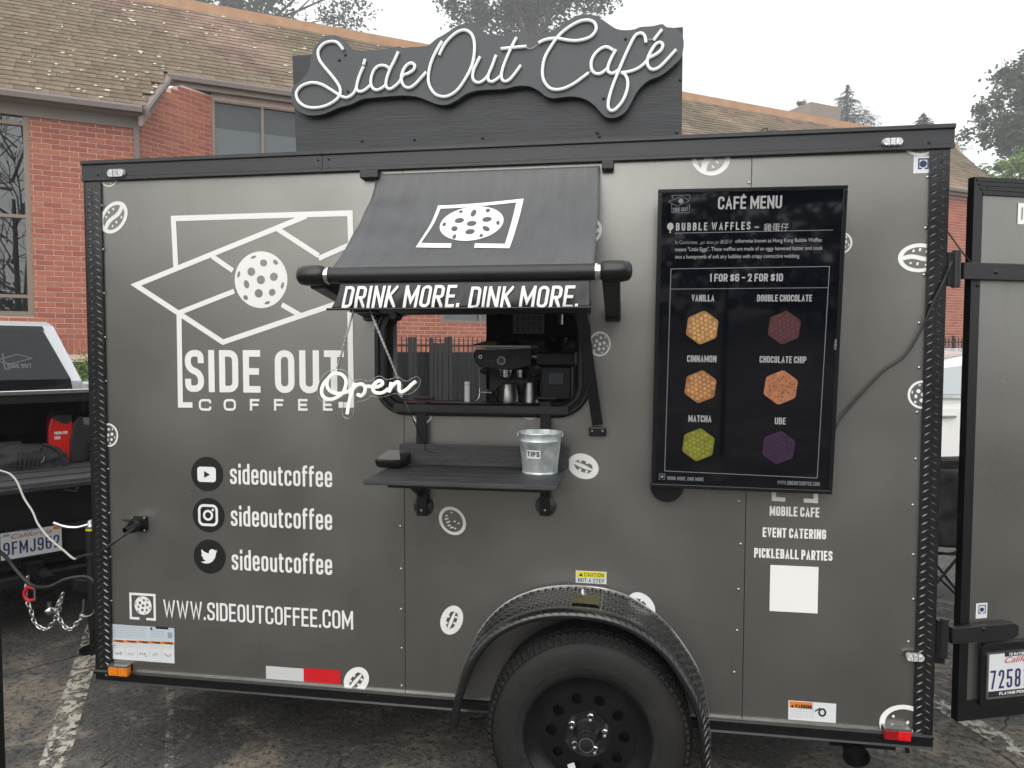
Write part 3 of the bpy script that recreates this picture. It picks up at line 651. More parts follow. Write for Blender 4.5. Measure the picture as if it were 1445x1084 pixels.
# downspout
mb = MB(); p = bw(sA+.02, -.10, 0); mb.obox(p+zr*(za+1.2)/2, EA*.05, BA*.04, zr*(za-1.2)/2); mb.build('downspout', 'gutter', building)
# windows
def window(s0, s1, z0, z1, t, mull, trans, blind=None, fw=.09):
    mb = MB(); d0, d1 = t-.03, t+.06
    def bar(a, b, c, d): mb.hexa([bw(a,d0,c), bw(b,d0,c), bw(b,d1,c), bw(a,d1,c), bw(a,d0,d), bw(b,d0,d), bw(b,d1,d), bw(a,d1,d)])
    bar(s0, s1, z0, z0+fw); bar(s0, s1, z1-fw*.6, z1); bar(s0, s0+fw, z0+fw, z1-fw*.6); bar(s1-fw, s1, z0+fw, z1-fw*.6)
    for m_ in mull: bar(m_-fw*.4, m_+fw*.4, z0+fw, z1-fw*.6)
    xs = [s0+fw]+[v for m_ in mull for v in (m_-fw*.4, m_+fw*.4)]+[s1-fw]
    for z_ in trans:
        for i in range(0, len(xs), 2): bar(xs[i], xs[i+1], z_-fw*.35, z_+fw*.35)
    f = mb.build('window', 'window_frame_brown', building)
    zs = [z0+fw] + sorted(trans) + [z1-fw*.6]
    for i in range(0, len(xs), 2):
        for j in range(len(zs)-1):
            MB().add([bw(xs[i], t+.03, zs[j]), bw(xs[i+1], t+.03, zs[j]), bw(xs[i+1], t+.03, zs[j+1]), bw(xs[i], t+.03, zs[j+1])], [(0,1,2,3)]).build('pane', 'clear_pane' if blind else 'dark_pane', f)
            if blind:
                zt = zs[j+1]-(zs[j+1]-zs[j])*.115
                MB().hexa([bw(xs[i],t+.1,zs[j]), bw(xs[i+1],t+.1,zs[j]), bw(xs[i+1],t+.12,zs[j]), bw(xs[i],t+.12,zs[j]), bw(xs[i],t+.1,zt), bw(xs[i+1],t+.1,zt), bw(xs[i+1],t+.12,zt), bw(xs[i],t+.12,zt)]).build('blind', 'blind', f)
                MB().hexa([bw(xs[i],t+.2,zt-.1), bw(xs[i+1],t+.2,zt-.1), bw(xs[i+1],t+.22,zt-.1), bw(xs[i],t+.22,zt-.1), bw(xs[i],t+.2,z1), bw(xs[i+1],t+.2,z1), bw(xs[i+1],t+.22,z1), bw(xs[i],t+.22,z1)]).build('blind', 'blind_dark', f)
    MB().hexa([bw(s0-.1,t+.6,z0-.2), bw(s1+.1,t+.6,z0-.2), bw(s1+.1,t+.7,z0-.2), bw(s0-.1,t+.7,z0-.2), bw(s0-.1,t+.6,z1+.2), bw(s1+.1,t+.6,z1+.2), bw(s1+.1,t+.7,z1+.2), bw(s0-.1,t+.7,z1+.2)]).build('room_wall', 'blind_dark', f)
    return f
tz = [bst(20, 174)[1], bst(20, 305)[1], bst(20, 418)[1]]
window(sw0-2.6, sw0, zwb, zwt, .0, [sw0-1.3], tz)
for h in hC: window(sC+h[0], sC+h[1], h[2], h[3], tC, [sC+h[0]+1.07, sC+h[0]+2.14], [], blind=True, fw=.07)
# bare tree standing left of the parking lot; the tall left window mirrors it
H0 = onP(18, 300, bw(0, .03, 0), BA); dd_ = (H0-CAM).normalized(); rf_ = dd_ - BA*2*dd_.dot(BA); bt = H0 + rf_*15.0; rl = random.Random(5)
btree = thing('bare_tree', (bt.x, bt.y, 0), 'leafless tangled tree mirrored in the tall left window of the brick building', 'tree')
tow = thing('lattice_tower', (bt.x+1.2, bt.y+1.0, 0), 'dark steel lattice tower mirrored in the tall left window of the brick building', 'tower'); tc_ = Vector((bt.x+1.2, bt.y+1.0, 0))
def tq(i, z): w_ = 1.9*(1-z/16)+.15; a_ = R(45+90*i+20); return tc_+Vector((math.cos(a_)*w_, math.sin(a_)*w_, z))
for i in range(4): MB().beam(tq(i, 0), tq(i, 14), .10, .10).build('leg', 'fence_black', tow)
for lv in range(9):
    z0_, z1_ = lv*1.5, lv*1.5+1.5; mbx = MB()
    for i in range(4): mbx.beam(tq(i, z0_), tq((i+1) % 4, z1_), .05, .05); mbx.beam(tq((i+1) % 4, z0_), tq(i, z1_), .05, .05); mbx.beam(tq(i, z1_), tq((i+1) % 4, z1_), .05, .05)
    tag(mbx.build('bracing', 'fence_black', tow), kind='stuff')
mbt = MB(); mbb = MB(); mbt.tube([(bt.x,bt.y,0),(bt.x+.1,bt.y,3),(bt.x,bt.y+.1,7)], [.13,.10,.06], 10)
def twig(p, d, L_, r, lv):
    q = p+d*L_; mid = (p+q)/2+Vector((rl.uniform(-.1,.1), rl.uniform(-.1,.1), rl.uniform(-.05,.12)))*L_; mbb.tube([p, mid, q], [r, r*.8, r*.55], 5)
    if lv:
        for k in range(rl.choice((3,4))):
            nd = (d+Vector((rl.gauss(0,.6), rl.gauss(0,.6), rl.gauss(.05,.5)))).normalized(); twig(p.lerp(q, rl.uniform(.35, 1)), nd, L_*rl.uniform(.55,.8), r*.55, lv-1)
for k in range(12):
    a = rl.uniform(0, 6.28); z = rl.uniform(1.5, 8); twig(Vector((bt.x, bt.y, z)), Vector((math.cos(a), math.sin(a), rl.uniform(.1,.9))).normalized(), rl.uniform(1.6, 2.8), .06, 3)
mbt.build('trunk', 'bark', btree, 40); mbb.build('limbs', 'bark', btree)

# ---------------- fences ----------------
fz = lambda px, py, t=-1.0: bst(px, py, t)
def picket_fence(pxa, pxb, pytop, label, spikes=True, slat=False, solidtop=None, t=-1.0, sp=.112):
    sa, sb = bst(pxa, 490, t)[0], bst(pxb, 490, t)[0]; zt = bst((pxa+pxb)/2, pytop, t)[1]
    f = thing('metal_fence', bw((sa+sb)/2, t, 0), label, 'fence', 'black metal fences before the brick building')
    for zz in (.25, zt-.18):
        mb = MB(); mb.hexa([bw(sa,t-.02,zz), bw(sb,t-.02,zz), bw(sb,t+.02,zz), bw(sa,t+.02,zz), bw(sa,t-.02,zz+.04), bw(sb,t-.02,zz+.04), bw(sb,t+.02,zz+.04), bw(sa,t+.02,zz+.04)]); mb.build('rail', 'fence_black', f)
    n = int((sb-sa)/sp); proto = None
    fl = rootloc(f)
    for i in range(n+1):
        s = sa+i*sp; wd = .05 if slat else .011
        if proto is None:
            mb = MB(); mb.obox(bw(s, t-.032, zt/2), EA*wd, BA*.01, zr*(zt/2-.02))
            if spikes: mb.add([bw(s-.02,t-.04,zt-.03), bw(s+.02,t-.04,zt-.03), bw(s,t-.03,zt+.06), bw(s,t-.02,zt-.03)], [(0,1,2),(0,3,1),(1,3,2),(0,2,3)])
            proto = mb.build('slat' if slat else 'picket', 'fence_black', f)
        else:
            o = proto.copy(); C.objects.link(o); o.location = EA*(i*sp)
    for s in (sa, (sa+sb)/2, sb):
        MB().obox(bw(s, t+.05, (zt+.05)/2), EA*.035, BA*.028, zr*(zt+.05)/2).build('post', 'fence_black', f)
    if solidtop is not None:
        zs = bst((pxa+pxb)/2, solidtop, t)[1]
        MB().hexa([bw(sa,t+.03,.05), bw(sb,t+.03,.05), bw(sb,t+.05,.05), bw(sa,t+.05,.05), bw(sa,t+.03,zs), bw(sb,t+.03,zs), bw(sb,t+.05,zs), bw(sa,t+.05,zs)]).build('screen_panel', 'fence_black', f)
    return f
picket_fence(-60, 175, 510, 'black slatted metal fence beside the pickup and the round bush', False, True, 511, t=-1.2)
picket_fence(545, 720, 478, 'black spiked metal fence seen through the serving window', True, False, 497)
picket_fence(1290, 1400, 476, 'black picket fence in the gap before the open rear door', False, False, None, sp=.16)
gf = thing('wooden_gate', bw(bst(615, 490, -1.3)[0], -1.3, 0), 'dark board gate leaning before the spiked fence, seen through the serving window', 'gate')
for (a, b, tp) in ((576,582,476),(583,587,476),(606,611,477),(612,617,484),(618,623,485),(624,628,484),(628,632,476),(633,638,476)):
    s0, s1 = bst(a, 490, -1.3)[0], bst(b, 490, -1.3)[0]; zt = bst(a, tp, -1.3)[1]
    MB().obox(bw((s0+s1)/2, -1.3, zt/2), EA*(s1-s0)/2, BA*.02, zr*zt/2).build('board', 'interior', gf)
for z in (1.2, .5):
    s0, s1 = bst(606, 490, -1.3)[0], bst(638, 490, -1.3)[0]
    MB().obox(bw((s0+s1)/2, -1.26, z), EA*(s1-s0)/2, BA*.015, zr*.05).build('crossbar', 'interior', gf)

# ---------------- trees ----------------
def leafcloud(clumps, per, size, rnd, spread, flat_=1.0):
    mb = MB(); V, F = mb.v, mb.f
    for (c, r) in clumps:
        for k in range(per):
            d = Vector((rnd.gauss(0,1), rnd.gauss(0,1), rnd.gauss(0,1)*flat_)); p = c + d*(r*spread)
            a = Vector((rnd.gauss(0,1), rnd.gauss(0,1), rnd.gauss(0,.6))).normalized(); b = a.cross(Vector((rnd.gauss(0,1), rnd.gauss(0,1), rnd.gauss(0,1)))).normalized(); s = size*rnd.uniform(.6, 1.3)
            o = len(V); V += [p-a*s*.9, p+b*s*.45, p+a*s*.9, p-b*s*.45]; F.append([o,o+1,o+2,o+3]); mb.mi.append(0)
    return mb
def tree(px, pyc, dep, rx, rz, m, label, seed, per=75, ncl=95, size=.13, trunk=True, spread=.42, inner=.45):
    K = 2.1; dep *= K; rx *= K; rz *= K; size *= K; rnd = random.Random(seed); c = atd(px, pyc, dep); gnd = Vector((c.x, c.y, 0))
    t = thing('tree', gnd, label, 'tree', 'trees behind the office building'); cl = []
    for k in range(ncl):
        while True:
            d = Vector((rnd.uniform(-1,1), rnd.uniform(-1,1), rnd.uniform(-1,1)))
            if inner < d.length < 1: break
        d *= 1+.12*math.sin(d.x*5+seed)+.1*math.cos(d.z*7+seed*2)
        cl.append((c+Vector((d.x*rx, d.y*rx, d.z*rz)), rnd.uniform(.6, 1.15)*rx*.2))
    leafcloud(cl, per, size, rnd, spread).build('crown', m, t)
    mb = MB(); mb.tube([gnd, gnd.lerp(c, .5)+Vector((.1,0,0)), c, c+zr*rz*.6], [rx*.075, rx*.055, rx*.04, .05], 10); mb.build('trunk', 'bark', t, 40)
    mb = MB()
    for (q, r) in cl[::3]:
        st = gnd.lerp(c, rnd.uniform(.75, 1.05)); mb.tube(spline([st, (st+q)/2+Vector((0,0,-.4)), q], 3), [v*rx/6 for v in (.10,.09,.08,.06,.05,.03,.02)], 5)
    mb.build('limbs', 'bark', t, 40)
def conifer(px, pytop, pybase, dep, wpx, label, seed, m='leaf_conifer'):
    dep *= 1.7; rnd = random.Random(seed); top = atd(px, pytop, dep); base = Vector((top.x, top.y, 0)); H = top.z
    t = thing('conifer', base, label, 'tree', 'trees behind the office building'); vh = (pybase-pytop)/1000*dep; wmax = wpx/1000*dep
    mb = MB(); mb.tube([base, base.lerp(top, .8), top], [H*.015, H*.006, .02], 8); mb.build('trunk', 'bark', t, 40)
    V = MB(); B = MB(); z = top.z-.2
    while z > top.z-vh*1.6:
        f = (top.z-z)/vh; L_ = wmax*.5*min(1.25, f)*rnd.uniform(.75, 1.15); n = 7
        for k in range(n):
            a = rnd.uniform(0, 6.283); d = Vector((math.cos(a), math.sin(a), 0)); p0 = Vector((top.x, top.y, z)); p1 = p0+d*L_*.6+zr*.02*L_; p2 = p0+d*L_-zr*L_*.12
            B.tube([p0, p1, p2], [.035, .02, .008], 4)
            for j in range(int(26*max(.3, L_/2))):
                u = rnd.uniform(.12, 1); q = p0.lerp(p2, u)+Vector((0,0,-.05)); w_ = L_*.16*(1.1-u*.6)
                q += Vector((rnd.gauss(0,1)*w_, rnd.gauss(0,1)*w_, rnd.gauss(0,1)*w_*.35)); s = .20*rnd.uniform(.6,1.3)
                ax = (d+Vector((rnd.gauss(0,.6), rnd.gauss(0,.6), -.3))).normalized(); bx = ax.cross(zr).normalized()
                V.add([q-ax*s, q+bx*s*.28, q+ax*s, q-bx*s*.28], [(0,1,2,3)])
        z -= vh*.045
    V.build('crown', m, t); B.build('limbs', 'bark', t)
tree(335, -52, 40, 7.0, 5.6, 'leaf_oak', 'broad grey-green tree above the roof left of the sign', 11, ncl=190, per=150, size=.15)
tree(752, -52, 40, 5.6, 4.2, 'leaf_dark', 'tall dense tree with a bare trunk behind the middle of the script sign', 12, ncl=190, per=150, size=.15)
tree(1478, 160, 30, 2.4, 2.6, 'leaf_oak', 'tall leafy tree at the right edge above the open rear door', 13, ncl=130, per=130, size=.12)
tree(1440, 262, 26, 1.5, 1.1, 'leaf_hedge', 'low yellow-green treetop just above the open rear door', 14, ncl=90, per=120, size=.08)
conifer(1196, 118, 190, 50, 120, 'pale spired conifer standing over the roof right of the sign', 15)
conifer(1303, 158, 200, 45, 80, 'small conifer tip showing above the right end of the trailer rail', 16)
conifer(1158, 148, 200, 55, 70, 'small thin conifer just left of the spired conifer', 17)
# roof-top unit
ru = thing('rooftop_unit', atd(1140, 160, 36)-zr*1.2, 'pale rooftop plant box with a small turbine vent beyond the ridge', 'roof unit')
p = atd(1143, 160, 36); MB().obox(p-zr*.6, EA*1.0, BA*1, zr*.72).build('box', 'trim_tan', ru)
MB().lathe(p-EA*.6+zr*.12, (0,0,1), [(0,.08),(.2,.08),(.2,.2),(.32,.26),(.45,.2),(.5,.0)], 14).build('vent', 'steel', ru, 40)

# round bush by the trailer front corner
rnd = random.Random(21); bc = atd(122, 538, 9.5); bu = thing('round_bush', (bc.x, bc.y, 0), 'round clipped bright green bush between the pickup and the trailer', 'bush'); cl = []
for k in range(90):
    d = Vector((rnd.gauss(0,1), rnd.gauss(0,1), rnd.gauss(0,1))).normalized()*rnd.uniform(.6, 1); cl.append((Vector((bc.x, bc.y, bc.z-.45))+Vector((d.x*.30, d.y*.30, d.z*.75)), .10))
leafcloud(cl, 70, .022, rnd, .8).build('foliage', 'leaf_hedge', bu)
MB().tube([(bc.x, bc.y, 0), (bc.x, bc.y, bc.z-.3)], .03).build('stem', 'bark', bu)

# unseen tree row added behind the viewer, darkening reflections in the trailer side
for k, (x, y, rx, rz, zc) in enumerate(((-15,-17,4.2,2.6,3.0),(-7,-19,4.4,2.5,2.7),(1,-18,4.4,2.6,2.9),(9,-19,4.6,2.6,2.8),(17,-17,4.2,2.8,3.0),(-21,-8,3.5,2.8,3.2))):
    rnd = random.Random(50+k); t = thing('backdrop_tree', (x, y, 0), 'dark round tree across the parking lot, number ' if False else ('leftmost','second from the left','middle','second from the right','rightmost','nearer')[k]+' dark round tree in the row across the parking lot', 'tree', 'trees across the parking lot'); cl = []
    for j in range(46):
        dv = Vector((rnd.gauss(0,1), rnd.gauss(0,1), rnd.gauss(0,1))).normalized()*rnd.uniform(.5, 1); cl.append((Vector((x+dv.x*rx, y+dv.y*rx, zc-.5+dv.z*rz)), .95))
    leafcloud(cl, 70, .22, rnd, .5).build('crown', 'leaf_dark', t); MB().tube([(x,y,0),(x,y,zc)], .18).build('trunk', 'bark', t, 40)
# thin morning fog
hz = bpy.data.materials.new('fog'); hz.use_nodes = True; hn = hz.node_tree; hn.nodes.clear(); ho = hn.nodes.new('ShaderNodeOutputMaterial'); hv = hn.nodes.new('ShaderNodeVolumePrincipled')
hv.inputs['Color'].default_value = (.985, .99, 1, 1); hv.inputs['Density'].default_value = .0024; hv.inputs['Anisotropy'].default_value = .2; hn.links.new(hv.outputs[0], ho.inputs[1]); MATS['fog'] = hz
tag(MB().box(-152, 152, -82, 222, -1, 82).build('haze', 'fog'), kind='stuff')
# ---------------- the coffee trailer ----------------
L = 3.05; ZT = G+2.019; TW = 1.83
trailer = thing('coffee_trailer', (L/2, .9, 0), 'grey enclosed coffee trailer with serving window, white logo decals and one black wheel', 'trailer')
def X(px, py=500): return onY(px, py).x
def Z(px, py): return onY(px, py).z
zr_b = Z(700, 235.5)-.0                      # underside of the top rail, measured near its middle
zr_b = ZT-.074
zb_t = G+.046
xs1 = X(571, 750); xs2 = X(1050, 850)
# serving window opening (outer edge of the frame)
wx0, wx1 = X(531, 520), X(834, 520); wz0 = Z(700, 587.5); wz1 = Z(700, 424)
def rrect(x0, x1, z0, z1, r, n=8):
    out = []
    for (cx_, cz_, a0) in ((x1-r, z1-r, 0), (x0+r, z1-r, 90), (x0+r, z0+r, 180), (x1-r, z0+r, 270)):
        for i in range(n+1):
            a = R(a0+90*i/n); out.append((cx_+r*math.cos(a), cz_+r*math.sin(a)))
    return out
ins = .012; hole = rrect(wx0+ins, wx1-ins, wz0+ins, wz1-ins, .105)
def clip_x(poly, xc, keep_left):
    out = []; n = len(poly)
    for i in range(n):
        a, b = poly[i], poly[(i+1) % n]; ia = (a[0] <= xc) == keep_left; ib = (b[0] <= xc) == keep_left
        if ia: out.append(a)
        if ia != ib: t = (xc-a[0])/(b[0]-a[0]); out.append((xc, a[1]+t*(b[1]-a[1])))
    return out
gap = .0012
def panel(x0, x1, h=None, side=None):
    if h is None:
        MB().box(x0, x1, 0, .025, zb_t, zr_b+.02).build('side_panel', 'panel', trailer); return
    hp = clip_x(hole, side[0], side[1])
    # rotate so that the seam points are first/last
    k = [i for i, p in enumerate(hp) if abs(p[0]-side[0]) < 1e-6]
    seq = hp
    # order starting just after the pair of seam points
    n = len(seq)
    for s in range(n):
        if abs(seq[s][0]-side[0]) < 1e-6 and abs(seq[(s-1) % n][0]-side[0]) < 1e-6: start = s
    seq = [seq[(start+i) % n] for i in range(n)]
    if side[1]:   # left panel, hole notch on its right edge
        xc = side[0]; poly = [(x0, zb_t), (xc, zb_t)] ; poly2 = seq if seq[0][1] < seq[-1][1] else seq[::-1]; poly += poly2 + [(xc, zr_b+.02), (x0, zr_b+.02)]
    else:
        xc = side[0]; poly2 = seq if seq[0][1] > seq[-1][1] else seq[::-1]; poly = [(x1, zr_b+.02), (xc, zr_b+.02)] + poly2 + [(xc, zb_t), (x1, zb_t)]
    MB().prism([(p[0], 0, p[1]) for p in poly], (0, .025, 0)).build('side_panel', 'panel', trailer)
panel(.05, xs1-gap, True, (xs1-gap, True)); panel(xs1+gap, xs2-gap, True, (xs1+gap, False)); panel(xs2+gap, L-.03)
# shell: front, far wall with opening, roof, floor, inner lining
fx0, fx1 = onY(538, 500, 1.78).x, onY(687, 500, 1.78).x; fz0, fz1 = onY(600, 600, 1.78).z, onY(600, 415, 1.78).z
gx0, gx1 = onY(704, 500, 1.78).x, onY(811, 500, 1.78).x; gz0, gz1 = onY(750, 600, 1.78).z, onY(750, 478, 1.78).z
def gridwall(xa, xb, y0, y1, za, zb_, holes, nm, m):
    mb = MB(); xs = sorted({xa, xb} | {h[0] for h in holes} | {h[1] for h in holes}); zs = sorted({za, zb_} | {h[2] for h in holes} | {h[3] for h in holes})
    for i in range(len(xs)-1):
        for j in range(len(zs)-1):
            cx, cz = (xs[i]+xs[i+1])/2, (zs[j]+zs[j+1])/2
            if any(h[0] < cx < h[1] and h[2] < cz < h[3] for h in holes): continue
            mb.box(xs[i], xs[i+1], y0, y1, zs[j], zs[j+1])
    return mb.build(nm, m, trailer)
gridwall(.03, L-.03, 1.76, TW-.03, G+.05, ZT-.08, [(fx0, fx1, fz0, fz1), (gx0, gx1, gz0, gz1)], 'far_wall', 'interior')
gridwall(.0, L, TW-.029, TW, G, ZT-.02, [(fx0-.01, fx1+.01, fz0-.01, fz1+.01), (gx0-.01, gx1+.01, gz0-.01, gz1+.01)], 'far_panel', 'panel')
MB().box(gx0-.02, gx1+.02, 1.79, 1.796, gz0-.02, gz1+.02).build('tinted_pane', 'window_tint', trailer)
MB().box(-.0, .03, .03, TW-.03, G, ZT-.03).build('front_wall', 'panel', trailer)
MB().box(L-.012, L, .10, TW-.03, G+.05, G+.12).build('rear_sill', 'black_metal', trailer)
MB().box(.0, L, .0, TW, ZT-.03, ZT-.004).build('roof', 'rail_metal', trailer)
MB().box(.03, L-.02, .03, TW-.03, G+.0, G+.05).build('floor', 'interior', trailer)
mb = MB(); gridl = [(wx0-.0, wx1+.0, wz0-.0, wz1+.0)]
gridwall(.031, L-.02, .026, .045, G+.05, ZT-.08, gridl, 'lining', 'interior')
MB().box(L-.9, L-.02, .05, 1.75, G+.05, G+.06).build('floor_mat', 'interior_grey', trailer)
# interior features
px0, px1 = onY(688, 500, 1.7).x, onY(704, 500, 1.7).x
MB().box(px0, px1, 1.70, 1.755, G+.9, ZT-.1).build('inner_post', 'interior_grey', trailer)
jx0 = onY(547, 500, .06).x; jx1 = onY(560.5, 500, .06).x
MB().box(jx0, jx1, .05, .06, G+1.0, ZT-.12).build('inner_partition', 'jamb', trailer)
cx0, cx1 = onY(705, 450, 1.2).x, onY(818, 450, 1.2).x
MB().box(cx0, cx1+.1, 1.2, 1.72, onY(750, 480, 1.2).z, ZT-.1).build('wall_cabinet', 'interior', trailer)
MB().box(.05, L-.6, .05, .62, G+.80, wz0+.01).build('counter', 'interior', trailer)
# top rail with splice, flange
xsp = X(457, 235)
for a, b in ((-.005, xsp-.001), (xsp+.001, L+.012)):
    mb = MB(); mb.prism([(a, .06, ZT), (a, -.022, ZT), (a, -.022, ZT-.012), (a, -.014, ZT-.016), (a, -.014, ZT-.060), (a, -.020, ZT-.064), (a, -.020, ZT-.074), (a, -.002, ZT-.074), (a, -.002, ZT-.03), (a, .06, ZT-.004)], (b-a, 0, 0))
    mb.build('top_rail', 'rail_metal', trailer)
mb = MB(); mb.prism([(0, .06, ZT), (-.02, .06, ZT), (-.02, TW, ZT), (0, TW, ZT)], (0, 0, -.074)); mb.build('front_rail', 'rail_metal', trailer)
MB().box(L, L+.012, .06, TW, ZT-.074, ZT).build('rear_rail', 'rail_metal', trailer)
# bottom rail
mb = MB(); mb.prism([(-.004, .04, zb_t), (-.004, -.010, zb_t), (-.004, -.016, zb_t-.005), (-.004, -.016, zb_t-.012), (-.004, -.009, zb_t-.016), (-.004, -.009, G+.006), (-.004, -.013, G), (-.004, .04, G)], (L+.008, 0, 0)); mb.build('bottom_rail', 'black_metal', trailer)
MB().box(.05, L-.03, -.011, 0, zb_t, zb_t+.004).build('bright_edge', 'steel', trailer)
# diamond plate corner strips
def diamond(x0, x1, name='corner_plate'):
    pl_ = MB().box(x0, x1, -.008, .02, zb_t+.0, zr_b).build(name, 'diamond', trailer); mb = MB(); z = zb_t+.012; i = 0; w_ = (x1-x0)
    rr_ = random.Random(4)
    while z < zr_b-.012:
        for c in (0, 1):
            cx = x0+w_*(.27 if c == 0 else .73); zz = z + (0 if c == 0 else .013); a = R(32)*(1 if (c == 0) else -1); a = a if True else -a
            dx, dz = math.cos(a)*w_*.22, math.sin(a)*w_*.22; nx, nz = -math.sin(a)*.0021, math.cos(a)*.0021; y0, y1 = -.0078, -.0118
            mb.add([(cx-dx, y0, zz-dz), (cx+nx, y0, zz+nz), (cx+dx, y0, zz+dz), (cx-nx, y0, zz-nz), (cx-dx*.55, y1, zz-dz*.55), (cx+dx*.55, y1, zz+dz*.55)], [(0,3,4),(0,4,1),(1,4,5),(1,5,2),(2,5,3),(3,5,4)])
        z += .0265; i += 1
    # wrapped side
    return tag(mb.build('raised_treads', 'tread_glint', pl_), kind='stuff')
diamond(.004, .068); diamond(L-.056, L-.001)
MB().box(-.004, .004, -.008, .08, zb_t, zr_b).build('front_edge', 'black_metal', trailer)
MB().box(L, L+.004, -.006, .09, zb_t, zr_b).build('rear_edge', 'diamond', trailer)
# inner door-frame post at rear
MB().box(L-.03, L, .03, .1, G+.05, ZT-.08).build('rear_post', 'black_metal', trailer)
# rivets
rm = MB().sphere((0,0,0), .0055, 8, 4, (1, .6, 1)); rv0 = None
def rivet(px, py, m='steel', y=0.0, s=1.0):
    global rv0
    p = onY(px, py, y); key = 'rivet_'+m
    if key not in rivme:
        o = MB().sphere(Vector((0,0,0)), .0055, 10, 6, (1, .6, 1)); me = bpy.data.meshes.new('rivet'); me.from_pydata([tuple(v) for v in o.v], [], o.f); me.materials.append(MATS[m]); me.shade_smooth(); rivme[key] = me
    o = bpy.data.objects.new('rivet', rivme[key]); C.objects.link(o); o.parent = trailer; o.location = p - rootloc(trailer); o.scale = (s, s, s)
rivme = {}
for p in ((565,743),(566,803),(566,860),(567,915),(567,968),(1043,708),(1045,768),(1042,832),(1040,890),(1036,949),(1057,258),(1309,250),(1306,322),(1304,388),(1297,456),(1297,519),(1294,582),(1292,648),(1288,713),(1289,783),(1289,846),(1282,906)): rivet(*p)
for p in ((138,247,-.014),(449,226,-.014),(449,238,-.014),(464,225,-.014),(464,237,-.014),(1311,201,-.014),(150,953,-.009),(300,962,-.009),(402,970,-.009),(520,980,-.009),(1040,1021,-.009),(1149,1030,-.009),(1280,1043,-.009)): rivet(p[0], p[1], 'black_metal' if p[1] < 300 else 'steel', p[2], .9)
for y in range(290, 940, 62): rivet(143+ (y-250)*.024, y, 'steel', -.009, .7)
# ---- decals ----
def decal(name, m, mb, label=None):
    o = mb.build(name, m, trailer)
    if label: o['label'] = label
    return o
def path_px(mb, pl, pts, sw, closed=False, h=.0015):
    uv = [pl.px(*p) for p in pts]; ribbon(mb, pl, uv, sw, closed, h, lambda a, b: (a, b))
HOLES = [(0,0,.155,.155),(-.36,-.29,.15,.15),(.11,-.59,.135,.125),(.49,-.10,.15,.145),(-.09,.475,.15,.155),(.42,.445,.12,.13),(-.55,.15,.10,.15),(-.84,-.20,.05,.12),(-.27,-.80,.11,.045),(.56,-.61,.075,.105),(.81,.21,.055,.12),(-.59,.62,.08,.095),(.235,.81,.105,.05)]
def ball(cx, cy, r, pl=SIDE, parent=None, ink='panel', mw='white_vinyl', h=.0015):
    u, v = pl.px(cx, cy); mb = MB(); mb.disc(pl.at(u, v, h), pl.e1, pl.e2, r, r, 40)
    p = parent or trailer; o_ball = mb.build('ball_decal', mw, p)
    for (x, y, a, b) in HOLES:
        hb = MB()
        an = math.atan2(-y, x) if (x or y) else 0
        rad = math.hypot(x, y); mn = min(a, b)
        hb.disc(pl.at(u+x*r, v-y*r, h+.0006), pl.e1, pl.e2, (mn if rad > .6 else a)*r, (max(a, b) if rad > .6 else b)*r, 14, an); hb.build('ball_hole', ink, o_ball)
    return o_ball
# big logo
mb = MB(); s9 = .0205
lo = [(248,383),(247,311),(493,302),(496,343)]
path_px(mb, SIDE, [(248.5,379),(245,308.5),(494,301),(495.5,345)], s9)
path_px(mb, SIDE, [(253,443),(255,571.5),(272,571.5)], s9, h=.0017)
path_px(mb, SIDE, [(494,440),(496,571.5),(478,571.5)], s9, h=.0017)
path_px(mb, SIDE, [(433,305),(192,402.5),(315,483),(510,417)], s9*.95, h=.0019)
path_px(mb, SIDE, [(300,362),(329,382)], s9*.9, h=.0022); path_px(mb, SIDE, [(252,442),(331,411)], s9*.9, h=.0022)
path_px(mb, SIDE, [(390,322),(450,361)], s9*.9, h=.0022); path_px(mb, SIDE, [(450,365),(520,334)], s9*.9, h=.0024)
path_px(mb, SIDE, [(398,430),(424,445)], s9*.9, h=.0022)
decal('court_logo', 'white_vinyl', mb)
ball(368.5, 395, .1045)
mb = MB(); lettering(mb, SIDE, 'SIDE OUT', 262, 553, 486, 59, sw=.155, gap=.12); decal('lettering', 'white_vinyl', mb)
for i, ch in enumerate('COFFEE'):
    xa = (281, 316, 353, 387, 421, 456)[i]; mb = MB(); lettering(mb, SIDE, ch, xa, 579.5, xa+(17.5 if ch in 'CO' else 13.5), 16.5, sw=.2, gap=0); decal('letter', 'white_vinyl', mb)
# social handles
for (cx, cy, ty) in ((292.5, 669, 683), (294.5, 727, 742), (296, 785.5, 804)):
    u, v = SIDE.px(cx, cy); MB().disc(SIDE.at(u, v, .001), SIDE.e1, SIDE.e2, .066, .066, 40).build('icon_disc', 'black_vinyl', trailer)
    mb = MB(); lettering(mb, SIDE, 'sideoutcoffee', 325+(ty-683)*.02, ty, 469, 29, sw=.125, gap=.085); decal('lettering', 'white_vinyl', mb)
u, v = SIDE.px(292, 669.5); mb = MB(); mb.flat([SIDE.at(u+a, v+b, .0022) for a, b in rrect(-.038, .038, -.029, .029, .012, 5)]); decal('video_icon', 'white_vinyl', mb)
MB().add([SIDE.at(u-.010, v-.013, .003), SIDE.at(u+.014, v, .003), SIDE.at(u-.010, v+.013, .003)], [(0,1,2)]).build('play_triangle', 'black_vinyl', trailer)
u, v = SIDE.px(294, 727); mb = MB()
ribbon(mb, SIDE, [(u+a, v+b) for a, b in rrect(-.036, .036, -.037, .037, .018, 6)], .010, True, .0022, lambda a, b: (a, b))
ribbon(mb, SIDE, [(u+.0165*math.cos(t*.2618), v+.0165*math.sin(t*.2618)) for t in range(24)], .009, True, .0022, lambda a, b: (a, b))
